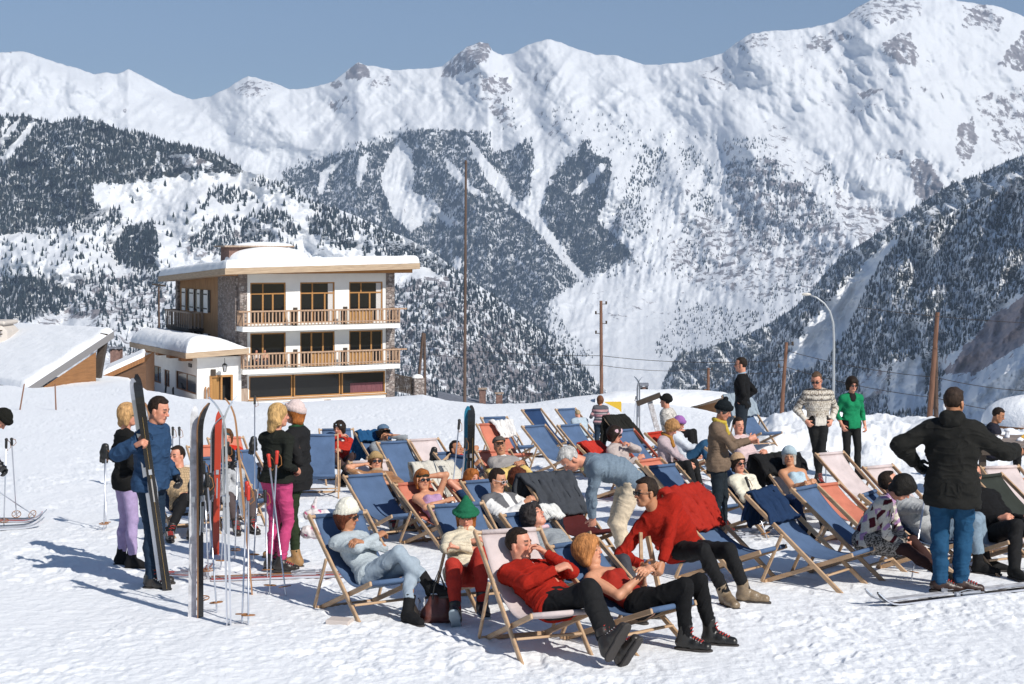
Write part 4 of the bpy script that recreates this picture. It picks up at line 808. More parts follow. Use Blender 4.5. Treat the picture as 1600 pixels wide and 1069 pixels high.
# yellow sheet, leaning signpost
b = MB(); q = [P(943, 628, 38), P(971, 627.5, 38), P(971, 645, 38), P(967, 640, 38)]; b.add([Vector(v) for v in q]+[Vector(v)+Vector((0, .03, 0)) for v in q], [(0, 1, 2, 3), (7, 6, 5, 4), (0, 4, 5, 1), (1, 5, 6, 2), (2, 6, 7, 3), (3, 7, 4, 0)]); tag(b.build('yellow_banner', mat('yellow_cloth', (.60, .38, .03), .8)), 'yellow cloth banner half sunk in the snow beside the utility pole', 'banner')
sg = empty('signpost', P(1032, 690, 29), label='weathered leaning signpost with a tilted plank, dusted with snow', cat='signpost'); b0 = Vector(P(1032, 690, 29)); M_SNOWWOOD = mat('snowy_wood', (.30, .26, .25), .9, nscale=14, col2=(.7, .7, .72))
b = MB(); b.bar((0, 0, 0), Vector(P(1014, 622, 29))-b0, .17, .10); b.build('post', M_SNOWWOOD, sg); b = MB(); b.bar(Vector(P(995, 631, 28.9))-b0, Vector(P(1032, 617, 28.9))-b0, .10, .12, up=(0, 1, 0)); b.build('plank', M_DARKW, sg)
# ================================================================ figures: distance fields -> one continuous skin
class Field:
    def __init__(s, lo, hi, h):
        s.h = h; s.lo = np.array(lo, np.float32)-3*h; s.n = np.ceil((np.array(hi)+3*h-s.lo)/h).astype(int)+1
        s.F = np.full(s.n, .08, np.float32)
        s.ax = [s.lo[i]+np.arange(s.n[i], dtype=np.float32)*h for i in range(3)]
    def block(s, lo, hi, m):
        i0 = np.clip(np.floor((np.asarray(lo)-m-s.lo)/s.h).astype(int), 0, s.n-1); i1 = np.clip(np.ceil((np.asarray(hi)+m-s.lo)/s.h).astype(int)+1, 1, s.n)
        sl = tuple(slice(a, b) for a, b in zip(i0, i1)); X = s.ax[0][sl[0]][:, None, None]; Y = s.ax[1][sl[1]][None, :, None]; Z = s.ax[2][sl[2]][None, None, :]
        return sl, X, Y, Z
    def put(s, sl, d, k):
        f = s.F[sl]
        if k > 0: hh = np.maximum(k-np.abs(f-d), 0); s.F[sl] = np.minimum(f, d)-hh*hh/(4*k)
        else: s.F[sl] = np.minimum(f, d)
    def cap(s, a, b, ra, rb, k=.02, sq=None):
        a = np.asarray(a, np.float32); b = np.asarray(b, np.float32); r = max(ra, rb); m = r*(sq[1] if sq else 1)+k+.012
        sl, X, Y, Z = s.block(np.minimum(a, b), np.maximum(a, b), m); ab = b-a; L = float(ab@ab)+1e-9
        t = np.clip(((X-a[0])*ab[0]+(Y-a[1])*ab[1]+(Z-a[2])*ab[2])/L, 0, 1)
        wx = X-a[0]-t*ab[0]; wy = Y-a[1]-t*ab[1]; wz = Z-a[2]-t*ab[2]
        if sq:
            v, f = sq; q = (wx*v[0]+wy*v[1]+wz*v[2])*(1-1/f); wx = wx-q*v[0]; wy = wy-q*v[1]; wz = wz-q*v[2]
        s.put(sl, np.sqrt(wx*wx+wy*wy+wz*wz)-(ra+(rb-ra)*t), k)
    def ell(s, c, M, rad, k=.015, sub=False, cut=None):
        """ellipsoid, M rows = local axes, rad 3 radii. cut=(normal local, offset): keep where n.q > off"""
        c = np.asarray(c, np.float32); m = max(rad)+k+.01; sl, X, Y, Z = s.block(c, c, m); X = X-c[0]; Y = Y-c[1]; Z = Z-c[2]
        q = [(X*M[i][0]+Y*M[i][1]+Z*M[i][2]) for i in range(3)]; n = np.sqrt(sum((q[i]/rad[i])**2 for i in range(3)))
        d = (n-1)*min(rad)*(.5+.5*np.clip(n, 0, 1)) if False else (n-1)*(sum(rad)/3)
        for cu in ([] if cut is None else cut if isinstance(cut, list) else [cut]): d = np.maximum(d, cu[1]-(q[0]*cu[0][0]+q[1]*cu[0][1]+q[2]*cu[0][2]))
        if sub:
            f = s.F[sl]; hh = np.maximum(k-np.abs(f+d), 0); s.F[sl] = np.maximum(f, -d)+hh*hh/(4*k)
        else: s.put(sl, d, k)
    def half(s, p, n, around=None, rad=None):
        """cut away the side n points to (optionally only within rad of a point)"""
        p = np.asarray(p, np.float32)
        if around is None: sl = (slice(None),)*3; X = s.ax[0][:, None, None]; Y = s.ax[1][None, :, None]; Z = s.ax[2][None, None, :]
        else: sl, X, Y, Z = s.block(around, around, rad)
        d = (X-p[0])*n[0]+(Y-p[1])*n[1]+(Z-p[2])*n[2]
        s.F[sl] = np.maximum(s.F[sl], d)
    def mesh(s):
        F = s.F; S = F < 0
        if not S.any(): return None
        C = np.zeros(np.array(F.shape)-1, np.int8); off = [(i, j, k) for i in (0, 1) for j in (0, 1) for k in (0, 1)]
        n = F.shape
        for i, j, k in off: C += S[i:n[0]-1+i, j:n[1]-1+j, k:n[2]-1+k]
        act = (C > 0) & (C < 8); idx = np.full(C.shape, -1, np.int32); ii = np.argwhere(act); idx[act] = np.arange(len(ii))
        val = np.stack([F[ii[:, 0]+i, ii[:, 1]+j, ii[:, 2]+k] for i, j, k in off], 1); P_ = np.array(off, np.float32)
        pos = np.zeros((len(ii), 3), np.float32); cnt = np.zeros(len(ii), np.float32)
        for a in range(8):
            for ax in (1, 2, 4):
                if a & ax: continue
                b = a | ax; va, vb = val[:, a], val[:, b]; cr = (va < 0) != (vb < 0); t = np.where(cr, va/(va-vb+1e-12), 0)
                pos += cr[:, None]*(P_[a]+t[:, None]*(P_[b]-P_[a])); cnt += cr
        pos /= cnt[:, None]; g = np.stack([(val*np.where(P_[:, i] > 0, 1, -1)).sum(1) for i in range(3)], 1); g /= np.linalg.norm(g, axis=1, keepdims=True)+1e-9
        V = s.lo+(ii+pos)*s.h; Q = []
        for ax in range(3):
            o1, o2 = [t for t in range(3) if t != ax]; sa = [slice(None)]*3; sb = [slice(None)]*3; sa[ax] = slice(0, -1); sb[ax] = slice(1, None)
            E = S[tuple(sa)] != S[tuple(sb)]; e = np.argwhere(E); e = e[(e[:, o1] > 0) & (e[:, o2] > 0) & (e[:, o1] < C.shape[o1]) & (e[:, o2] < C.shape[o2])]
            def gi(d1, d2): w_ = e.copy(); w_[:, o1] -= d1; w_[:, o2] -= d2; return idx[w_[:, 0], w_[:, 1], w_[:, 2]]
            q = np.stack([gi(1, 1), gi(0, 1), gi(0, 0), gi(1, 0)], 1); fl = S[e[:, 0], e[:, 1], e[:, 2]]
            if ax == 1: fl = ~fl
            q[~fl] = q[~fl][:, ::-1]; Q.append(q)
        return V, np.concatenate(Q), g
def nv(v): v = np.asarray(v, float); return v/(np.linalg.norm(v)+1e-9)
def rotm(axis, ang): return np.array(Matrix.Rotation(ang, 3, Vector(axis)))
def ik(a, t, l1, l2, pole):
    a = np.asarray(a, float); t = np.asarray(t, float); d = t-a; L = np.linalg.norm(d); Lc = min(max(L, abs(l1-l2)+.01), (l1+l2)*.998); d = d/(L+1e-9); t = a+d*Lc
    x = (l1*l1-l2*l2+Lc*Lc)/(2*Lc); hh = math.sqrt(max(l1*l1-x*x, 0)); p = np.asarray(pole, float); p = p-d*(p@d); p = nv(p); return a+d*x+p*hh, t
_mc = {}
def cmat(kind, col=None, rough=.85):
    """materials shared by kind; colour comes from the mesh's Col attribute"""
    if kind not in _mc:
        _mc[kind] = {'skin': lambda: mat('skin', rough=.5, attr=True, nscale=40, nvar=.10, bscale=160, bump=.0006, sss=.0, spec=.45),
                     'knit': lambda: mat('knit_wool', rough=.95, attr=True, nscale=60, nvar=.16, bscale=120, bump=.004, spec=.12),
                     'cloth': lambda: mat('woven_cloth', rough=.85, attr=True, nscale=25, nvar=.12, bscale=45, bump=.0035, spec=.2),
                     'hair': lambda: mat('hair', rough=.6, attr=True, nscale=90, nvar=.35, bscale=120, bump=.008, spec=.16, stretch=(1, 1, .3)),
                     'leather': lambda: mat('leather', rough=.38, attr=True, nscale=30, nvar=.25, bscale=60, bump=.002, spec=.5)}[kind]()
    return _mc[kind]
M_LENS = mat('dark_lens', (.012, .012, .014), .08, spec=.8); M_SOLE = mat('boot_sole', (.035, .03, .028), .8); M_LACE = mat('red_lace', (.38, .03, .025), .8); M_EYELET = mat('eyelet', (.7, .7, .7), .3, 1)

def person(name_label, loc, yaw, k=1.72, fem=False, slope=0., pel=(0, .962), tor=0., tp=None, side=0., twist=0., head=(0, 0, 0), hands=None, elbow=None, feet=None, knee=None, footdir=None,
           top=None, legs=None, shoes=None, hair=None, hat=None, glasses=False, skin=(.50, .27, .17), gloves=None, curl=(.5, .5), lod=1., extra=None, group=None, headband=None, scarf=None, shorts=False, palmn=None, coat=0., hood=None, bare=False, belly=0.):
    """all pose values in the figure's own frame (x ahead, y left, z up), metres for a 1.72 m figure"""
    s = k/1.72; loc = Vector(loc); d = loc.y; h = min(max(d*.00050, .0064), .0125)*lod
    M = Matrix.Translation(loc) @ Matrix.Rotation(-slope, 4, 'X') @ Matrix.Rotation(R(yaw), 4, 'Z')
    root = bpy.data.objects.new('person', None); COL.objects.link(root); root.matrix_world = M; root.empty_display_size = .1; tag(root, name_label, 'person', group)
    tp = tor*.6 if tp is None else tp
    def tdir(a, sd): a, sd = R(a), R(sd); return nv((math.sin(a)*math.cos(sd), math.sin(sd), math.cos(a)*math.cos(sd)))
    U0, U1 = tdir(tp, side*.5), tdir(tor, side); tw = rotm((0, 0, 1), R(twist)); L0 = np.array([0, 1, 0.]); L1 = nv(rotm(U1, R(twist)) @ np.array([0, 1, 0.])); L1 = nv(L1-U1*(L1@U1)); F0 = np.cross(L0, U0); F1 = np.cross(L1, U1)
    P0 = np.array([pel[0], 0, pel[1]], float)*s if len(pel) == 2 else np.array(pel, float)*s
    Wst = P0+U0*.13*s; NB = Wst+U1*.36*s; sh = (.160 if fem else .182)*s
    SH = {1: NB-U1*.072*s+L1*sh, -1: NB-U1*.072*s-L1*sh}; HP = {1: P0+L0*.088*s-U0*.02*s, -1: P0-L0*.088*s-U0*.02*s}
    if hands is None: hands = {1: (.06, .24, -.02), -1: (.06, -.24, -.02)}
    EL, WR = {}, {}
    for sd in (1, -1):
        tgt = hands[sd]; 
        if len(tgt) == 4: T = np.array(tgt[:3])*s                # 4th value: absolute in the figure frame
        else: T = P0+(F1*tgt[0]+L1*tgt[1]+U1*tgt[2])*s
        pol = (elbow or {}).get(sd, (-.5, .3*sd, -.7)); pol = F1*pol[0]+L1*pol[1]+U1*pol[2]
        EL[sd], WR[sd] = ik(SH[sd], T, .285*s, .245*s, pol)
    if feet is None: feet = {1: (0, .10, .085), -1: (0, -.10, .085)}
    KN, AN = {}, {}
    for sd in (1, -1): KN[sd], AN[sd] = ik(HP[sd], np.array(feet[sd])*s, .435*s, .425*s, (knee or {}).get(sd, (1, .15*sd, .35)))
    hy, hp_, hr = [R(a) for a in head]
    Mh = np.array((Matrix.Rotation(hy, 3, 'Z') @ Matrix.Rotation(hp_, 3, 'Y') @ Matrix.Rotation(hr, 3, 'X')))  # columns: head x, y, z in the figure frame
    HX, HY, HZ = Mh[:, 0], Mh[:, 1], Mh[:, 2]; nk = nv(U1*.6+HZ*.4+HX*.12); ks = s*.98*(1.0 if not fem else .97); HC = NB+nk*.072*s+HZ*.098*s+HX*.018*s
    hm = Mh.T; hd = lambda x, y, z: HC+(HX*x+HY*y+HZ*z)*ks
    pts = [P0, NB, HC+HZ*.14*s, HC-HZ*.14*s, HC+HX*.14*s, HC-HX*.12*s, *EL.values(), *WR.values(), *KN.values(), *AN.values(), *SH.values(), *HP.values()]
    # hands
    HD = {}
    for sd in (1, -1):
        dv = nv(WR[sd]-EL[sd]); n = (palmn or {}).get(sd); n = np.array(n, float) if n is not None else (-L1*sd*.8-F1*.4-np.array([0, 0, .3])); n = nv(n-dv*(n@dv)); sv = nv(np.cross(dv, n)); 
        if sv@HZ < 0 and False: sv = -sv
        up_ = F1*.6+U1*.4 if sd else 0; sv = sv if sv@up_ > 0 else -sv      # thumb side
        c = curl[0 if sd == 1 else 1]; segs = []
        b0 = WR[sd]+dv*.012*s; b1 = WR[sd]+dv*.078*s; segs.append((b0, b1, .020*s, .021*s, (sv, 1.75)))
        for i, (o, ln, sp) in enumerate(((.031, .036, .9), (.011, .042, 1.), (-.010, .039, 1.), (-.029, .031, .9))):
            q0 = b1+sv*o*s+dv*.004*s; a1 = .25+c*1.05+.1*i*c; a2 = a1+.2+c*1.1; d1 = dv*math.cos(a1)+n*math.sin(a1)+sv*o*1.6*(1-c); d2 = dv*math.cos(a2)+n*math.sin(a2)+sv*o*1.2*(1-c); q1 = q0+nv(d1)*ln*s; q2 = q1+nv(d2)*ln*.95*s
            segs.append((q0, q1, .0095*s, .0088*s, None)); segs.append((q1, q2, .0088*s, .0072*s, None))
        t0 = WR[sd]+dv*.03*s+sv*.026*s+n*.008*s; t1 = t0+nv(dv*.55+sv*.75+n*.35)*.04*s; t2 = t1+nv(dv*.8+sv*.25*(1-c)+n*(.35+.5*c))*.034*s; segs.append((t0, t1, .0125*s, .0105*s, None)); segs.append((t1, t2, .0105*s, .0085*s, None)); HD[sd] = segs; pts.append(b1+dv*.09*s)
    FT = {}
    for sd in (1, -1):
        fd = (footdir or {}).get(sd, (1, .18*sd, 0)); fd = nv(fd); shin = nv(AN[sd]-KN[sd]); fu = nv(np.array([0, 0, 1.]) if abs(fd[2]) < .3 else -shin); fu = nv(fu-fd*(fu@fd)); fl = np.cross(fu, fd)
        FT[sd] = (fd, fu, fl); pts.append(AN[sd]+fd*.2*s); pts.append(AN[sd]-fu*.10*s-fd*.08*s)
    pts = np.array(pts); lo, hi = pts.min(0)-.14*s, pts.max(0)+.14*s
    # ---------------- skin
    Fd = Field(lo, hi, h); c = Fd.cap; bx = 1.0 if fem else 1.08
    def trunk(c, t=0., hip=1., k_=.05):
        c(HP[1], HP[-1], (.074+t*.8)*s, (.074+t*.8)*s, k_)
        c(P0-L0*.055*s-U0*.01*s, P0+L0*.055*s-U0*.01*s, (.100+t)*s*hip, (.100+t)*s*hip, k_)
        c(P0, Wst, (.098+t)*s*hip, ((.082 if fem else .095)+t+belly*.5)*s, k_, (L1, 1.32))
        c(Wst, Wst+U1*.13*s, ((.082 if fem else .095)+t+belly*.5)*s, ((.088 if fem else .100)+t)*s, k_, (L1, 1.38))
        c(Wst+U1*.13*s, NB-U1*.085*s-F1*.005*s, ((.088 if fem else .100)+t)*s, ((.083 if fem else .094)+t)*s, k_, (L1, 1.50*bx if not fem else 1.45))
        c(SH[1]-L1*.02*s, SH[-1]+L1*.02*s, (.046+t)*s, (.046+t)*s, k_)
        c(NB-U1*.022*s+L1*.03*s, SH[1]-L1*.01*s, (.040+t*.7)*s, (.045+t)*s, .04); c(NB-U1*.022*s-L1*.03*s, SH[-1]+L1*.01*s, (.040+t*.7)*s, (.045+t)*s, .04)
        if fem:
            for q in (1, -1): c(Wst+U1*.19*s+F1*(.065+t*.4)*s+L1*q*.062*s, Wst+U1*.18*s+F1*(.078+t*.4)*s+L1*q*.066*s, (.050+t*.4)*s, (.042+t*.4)*s, .03)
        else:
            for q in (1, -1): c(Wst+U1*.22*s+F1*.045*s+L1*q*.07*s, Wst+U1*.24*s+F1*.045*s+L1*q*.03*s, (.055+t)*s, (.055+t)*s, .04)
        if belly: c(Wst+F1*.05*s, Wst+U1*.08*s+F1*.04*s, (.085+belly)*s, (.08+belly)*s, .05)
    cov = top is not None and not top.get('bust'); trunk(c, -.010 if cov else 0.)
    am = .88 if fem else 1.
    def arm(c, sd, t=0., w=1., upto=1.):
        c(SH[sd], EL[sd], (.049*am*w+t)*s, (.039*am*w+t)*s, .035); E2 = EL[sd]+(WR[sd]-EL[sd])*upto
        c(EL[sd], EL[sd]+(E2-EL[sd])*.35, (.039*am*w+t)*s, (.040*am*w+t)*s, .02); c(EL[sd]+(E2-EL[sd])*.35, E2, (.040*am*w+t)*s, (.027*am*w+t)*s, .015)
    for sd in (1, -1): arm(c, sd, -.006 if cov and top.get('sl', 1) and not (isinstance(top.get('sl', 1), float) and top['sl'] < .9) else 0.)
    lg = 1.03 if fem else 1.
    def leg(c, sd, t=0., w=1., ank=.036):
        c(HP[sd], KN[sd], (.085*lg*w+t)*s, (.056*w+t)*s, .035); kn, an = KN[sd], AN[sd]; bk = nv(np.cross(np.cross(an-kn, kn-HP[sd]), an-kn)+np.array([1e-6, 0, 0])); bk = -bk if bk@(kn-(HP[sd]+an)/2) > 0 else bk
        c(kn, kn+(an-kn)*.35+bk*.014*s, (.053*w+t)*s, (.054*w+t)*s, .02); c(kn+(an-kn)*.35+bk*.014*s, an, (.054*w+t)*s, (ank+t)*s, .02)
    for sd in (1, -1):
        leg(c, sd, -.012 if legs else 0); fd, fu, fl = FT[sd]; c(AN[sd]-fu*.045*s-fd*.03*s, AN[sd]-fu*.052*s+fd*.13*s, .032*s, .024*s, .03)
        for a, b, r0, r1, sq in HD[sd]: c(a, b, r0, r1, .010 if sq else .0035, sq)
    c(NB-U1*.03*s, HC-HZ*.03*s-HX*.02*s, (.050 if fem else .058)*s, (.047 if fem else .056)*s, .03)
    # head
    e = Fd.ell; e(hd(-.008, 0, .035), hm, (.096*ks, .076*ks, .092*ks), .02); e(hd(.028, 0, -.035), hm, (.058*ks, .053*ks, .078*ks), .03)
    jw = .9 if fem else 1.05
    c(hd(.060, -.012*jw, -.094), hd(.060, .012*jw, -.094), .020*ks*jw, .020*ks*jw, .025)
    for q in (1, -1):
        c(hd(.050, q*.036, -.015), hd(.040, q*.042, -.045), .026*ks, .022*ks, .02); e(hd(-.004, q*.078, -.012), hm, (.020*ks, .009*ks, .033*ks), .006)
        c(hd(.0, q*.05, -.05), hd(.045, q*.03, -.088), .02*ks, .02*ks, .02)
    c(hd(.078, -.034, .024), hd(.078, .034, .024), .013*ks, .013*ks, .014)
    for q in (1, -1): e(hd(.097, q*.031, .0), hm, (.016*ks, .018*ks, .013*ks), .010, sub=True); e(hd(.074, q*.031, .001), hm, (.0145*ks,)*3, .002)
    c(hd(.086, 0, .010), hd(.106, 0, -.026), .007*ks, .0125*ks, .009); c(hd(.093, -.012, -.032), hd(.093, .012, -.032), .008*ks, .008*ks, .006)
    c(hd(.083, -.018, -.056), hd(.083, .018, -.056), .0075*ks, .0075*ks, .006); c(hd(.080, -.014, -.067), hd(.080, .014, -.067), .0085*ks, .0085*ks, .006)
    V, Q, g = Fd.mesh()
    q = (V-HC) @ Mh/ks; col = np.tile(np.array(skin, np.float32), (len(V), 1)); hc = np.array(hair[1] if hair else (.05, .03, .02)); front = q[:, 0] > .055
    cheek = np.exp(-((q[:, 0]-.07)/.03)**2-((np.abs(q[:, 1])-.038)/.02)**2-((q[:, 2]+.025)/.02)**2)[:, None]; col = col*(1-cheek*np.array([0, .18, .15]))
    nose = np.exp(-((q[:, 0]-.105)/.02)**2-(q[:, 1]/.015)**2-((q[:, 2]+.025)/.015)**2)[:, None]; col = col*(1-nose*np.array([0, .2, .15]))
    def pnt(mask, cc): 
        m_ = np.clip(mask, 0, 1)[:, None]; return col*(1-m_)+np.array(cc)*m_
    v = h/ks
    col = pnt(front*np.clip(1.4-np.abs(q[:, 2]-.030-.1*np.minimum(np.abs(q[:, 1])-.03, 0))/(.0045+v*.35), 0, 1)*(np.abs(q[:, 1]) > .013)*(np.abs(q[:, 1]) < .047), hc*.6)
    ey = np.sqrt(((np.abs(q[:, 1])-.031)/(.014+v*.2))**2+((q[:, 2]-.001)/(.0042+v*.28))**2); col = pnt(front*(ey < 1.15), (.10, .05, .035))
    col = pnt(front*(np.abs(q[:, 1]) < .024)*np.clip(1.3-np.abs(q[:, 2]+.0615)/(.007+v*.2), 0, 1)*(q[:, 0] > .07), (.40, .09, .08) if fem else (.36, .13, .10))
    col = pnt(front*(np.abs(q[:, 1]) < .022)*(np.abs(q[:, 2]+.0615) < .0016+v*.22)*(q[:, 0] > .07), (.10, .03, .03))
    body = link('body', mesh_np('body', V, Q, True, col.astype(np.float32)), root, [cmat('skin')])
    objs = {'root': root, 'body': body, 'HD': hd, 'AN': AN, 'KN': KN, 'WR': WR, 'EL': EL, 'SH': SH, 'NB': NB, 'P0': P0, 'M': M, 'FT': FT, 'HX': HX, 'HZ': HZ, 'F1': F1, 'U1': U1, 'L1': L1}
    # ---------------- clothing
    def piece(name, fld, colr, kind, wr=.004, fr=14., pat=None, parent=root, disp=None, fold=None):
        r_ = fld.mesh()
        if r_ is None: return None
        V, Q, g = r_
        so_ = np.array([hash(name) % 7, d % 5, yaw % 7])
        so_ = np.array([len(name)*1.3, d % 5, yaw % 7])
        if wr: nn = noise3(V*fr*np.array([1, 1, 1.4])+so_*3+20)+.5*noise3(V*fr*2.3+so_+40); V = V+g*(wr*nn)[:, None]
        if fold: 
            U_, A_, B_ = (U1, F1, L1) if fold != 'leg' else (nv(AN[1]-HP[1]), nv(KN[1]-HP[1]+.01), L0); q_ = np.stack([V@A_*5, V@B_*5, V@U_*21], 1)+so_*2; n1_ = noise3(q_+1.2*noise3(V*6+9)[:, None]); V = V+g*((.0055 if fold == 'leg' else .0085)*np.clip(1-np.abs(n1_)*3.2, 0, 1)**1.5-.003)[:, None]
        cl = np.tile(np.array(colr, np.float32), (len(V), 1))
        if pat: cl = pat(V, cl)
        if name == 'hair':
            sn_ = noise3(V*np.array([75, 75, 20])+so_)+.5*noise3(V*np.array([150, 150, 40])+so_); cl = cl*(1+.38*sn_[:, None])
        return link(name, mesh_np(name, V, Q, True, cl.astype(np.float32)), parent, [cmat(kind)])
    def armco(V):  # chest height and arm parameter for patterns
        t = (V-P0)@U1/s; sdv = (V-P0)@L1/s; fw = (V-P0)@F1/s; at = np.zeros(len(V)); ia = np.zeros(len(V), bool)
        for sd in (1, -1):
            for a, b, o in ((SH[sd], EL[sd], 0.), (EL[sd], WR[sd], .285)):
                ab = b-a; tt = np.clip(((V-a)@ab)/(ab@ab), 0, 1); ds = np.linalg.norm(V-a-tt[:, None]*ab, axis=1); m = (ds < .07*s) & ((tt > .12) | (o > 0)); at[m] = o+tt[m]*(.285 if o == 0 else .245); ia |= m
        return t, sdv, fw, at, ia
    if legs:
        t = legs.get('t', .008); w = legs.get('w', 1.); Fl = Field(lo, hi, h*1.12); cc = Fl.cap
        cc(P0-L0*.055*s, P0+L0*.055*s, (.104+t)*s, (.104+t)*s, .05); cc(P0, Wst, (.102+t)*s, ((.086 if fem else .097)+t+belly*.5)*s, .04, (L1, 1.3))
        for sd in (1, -1): leg(cc, sd, t, w, legs.get('ank', .040))
        Fl.half(Wst+U1*.03*s, U1, Wst, .22*s) if False else Fl.half(Wst+U1*.02*s, U0)if tor < 60 and tor > -60 and pel[1] > .7 else None
        if legs.get('cut'):
            for sd in (1, -1): dv = nv(AN[sd]-KN[sd]); p_ = KN[sd]+(AN[sd]-KN[sd])*legs['cut']; Fl.half(p_, dv, AN[sd], .16*s)
        piece(legs.get('name', 'trousers'), Fl, legs['c'], legs.get('m', 'cloth'), legs.get('wr', .005), legs.get('fr', 11), legs.get('pat'), fold='leg' if legs.get('t', .008) > .0045 else None)
    if top:
        t = top.get('t', .014); Ft = Field(lo, hi, h*1.1); cc = Ft.cap; n_ = {}
        if top.get('bust'):   # strapless top
            trunk(cc, .010, 1.0, .03); Ft.half(Wst+U1*(.235)*s, U1); Ft.half(P0+U0*.02*s, -U0)
            if True:
                for sd in (1, -1): Ft.half(Wst+L1*sd*.155*s, L1*sd)
        else:
            trunk(cc, t, top.get('hip', 1.), .05)
            cc(HP[1], HP[-1], (.093+t)*s, (.093+t)*s, .03)
            if top.get('len', 0) > 0:
                ln = top['len']; dn = nv(-U0 if pel[1] > .8 else -U0)
                cc(P0, P0+dn*ln*s, (.112+t)*s, (.112+t)*s*top.get('flare', 1.05), .05, (L0, 1.35))
            if top.get('sl', 1):
                for sd in (1, -1):
                    up = top.get('sl', 1) if not isinstance(top.get('sl', 1), dict) else top['sl'][sd]
                    arm(cc, sd, t*.6, top.get('aw', 1.0), 1.)
                    dv = nv(WR[sd]-EL[sd]); Ft.half(EL[sd]+(WR[sd]-EL[sd])*(up-.02), dv, WR[sd]+dv*.02, .085*s)
            Ft.half(P0-U0*(top.get('hem', .05)+top.get('len', 0))*s, -U0)
            Ft.half(NB+U1*(top.get('neck', .045))*s, nk)
            if top.get('vneck'):
                vd = top['vneck']; Ft.ell(NB+F1*.09*s-U1*.01*s, np.array([F1, L1, U1]), (.10*s, .055*s, vd*s), .01, sub=True)
        piece(top.get('name', 'sweater'), Ft, top['c'], top.get('m', 'knit'), top.get('wr', .006), top.get('fr', 10), (lambda V, cl: top['pat'](cl, *armco(V))) if top.get('pat') else None, fold=None if top.get('bust') else 'top')
        if top.get('collar'):
            Fc = Field(NB-.14*s, NB+.16*s, h); kc = top['collar'] 
            for i in range(14):
                a0 = i/14*2*math.pi; a1 = (i+1)/14*2*math.pi; f = lambda a: NB+nk*(.028)*s+(F1*math.cos(a)*.062+L1*math.sin(a)*.062+F1*.008)*s-U1*.018*math.cos(a)*s
                Fc.cap(f(a0), f(a1), kc[1]*s, kc[1]*s, .008)
            piece('collar', Fc, kc[0], 'cloth', .003)
        if top.get('under'):   # shirt or roll-neck showing at the neck
            Fu = Field(NB-.2*s, NB+.15*s, h); Fu.cap(NB-U1*.08*s+F1*.01*s, NB+nk*top.get('uh', .035)*s, .082*s, .058*s, .02, (L1, 1.1)); Fu.half(NB+nk*top.get('uh', .035)*s, nk); piece('shirt', Fu, top['under'], 'cloth', .002)
    if gloves:
        for sd in (gloves.get('sides', (1, -1))):
            Fg = Field(WR[sd]-.19*s, WR[sd]+.19*s, h)
            for a, b, r0, r1, sq in HD[sd]: Fg.cap(a, b, r0+.005*s, r1+.005*s, .012, sq)
            dv = nv(WR[sd]-EL[sd]); Fg.cap(WR[sd]-dv*.05*s, WR[sd]+dv*.02*s, .040*s, .034*s, .02); Fg.half(WR[sd]-dv*.055*s, -dv); piece('glove', Fg, gloves['c'], 'leather', .002, 20)
    if shoes:
        for sd in (1, -1):
            fd, fu, fl = FT[sd]; A_ = AN[sd]; Fs = Field(np.minimum(A_-.17*s, A_+fd*.17*s-.1*s), np.maximum(A_+.17*s, A_+fd*.17*s+.1*s), h*.95); cc = Fs.cap; b = shoes.get('b', 1.)
            cc(A_-fu*.040*s-fd*.045*s, A_-fu*.048*s+fd*.08*s, .043*s*b, .040*s*b, .02); cc(A_-fu*.045*s+fd*.07*s, A_-fu*.055*s+fd*.165*s, .042*s*b, .034*s*b, .02, (fl, 1.15)); cc(A_-fd*.01*s, A_-fu*.03*s+fd*.07*s, .046*s, .036*s, .03)
            dv = nv(KN[sd]-A_); cc(A_-fu*.03*s-fd*.02*s, A_+dv*shoes.get('h', .09)*s, .050*s, shoes.get('sr', .052)*s, .025); Fs.half(A_-fu*.078*s, -fu); Fs.half(A_+dv*shoes.get('h', .09)*s, dv)
            bo = piece(shoes.get('name', 'boot'), Fs, shoes['c'], shoes.get('m', 'leather'), .0025, 18)
            Fs = Field(np.minimum(A_-.17*s, A_+fd*.17*s-.1*s), np.maximum(A_+.17*s, A_+fd*.17*s+.1*s), h*.95); cc = Fs.cap
            cc(A_-fu*.085*s-fd*.050*s, A_-fu*.085*s+fd*.09*s, .044*s*b, .040*s*b, .01); cc(A_-fu*.085*s+fd*.08*s, A_-fu*.085*s+fd*.175*s, .043*s*b, .036*s*b, .01, (fl, 1.12)); Fs.half(A_-fu*.074*s, fu); Fs.half(A_-fu*.094*s, -fu)
            r_ = Fs.mesh()
            if r_: link('sole', mesh_np('sole', r_[0], r_[1], True), bo, [shoes.get('sole', M_SOLE)])
            if shoes.get('lace'):
                b_ = MB(); e_ = MB()
                for i in range(6):
                    u = i/5; q0 = A_+fd*(.125-.075*min(u*1.4, 1))*s+fu*(-.018+.03*min(u*1.4, 1)+max(0, u-.6)*.13)*s; 
                    if u > .6: q0 = A_+fd*.046*s+dv*(.02+(u-.6)*.15)*s
                    b_.tube([q0-fl*.03*s, q0+fd*.012*s+fu*.010*s, q0+fl*.03*s], .0042*s, 5)
                    
                for i in range(5):
                    u = i/4
                    for q_ in (1, -1): q0 = A_+fd*(.13-.08*u)*s+fu*(-.022+.035*u)*s+fl*q_*.036*s; b_.box(q0, (.007, .007, .007), mat=1)
                b_.tube([A_+fd*.10*s+fu*(-.002)*s, A_+fd*.052*s+fu*.014*s, A_+fd*.040*s+dv*.06*s], .004*s, 5)
                b_.build('laces', [M_LACE, M_EYELET], bo)
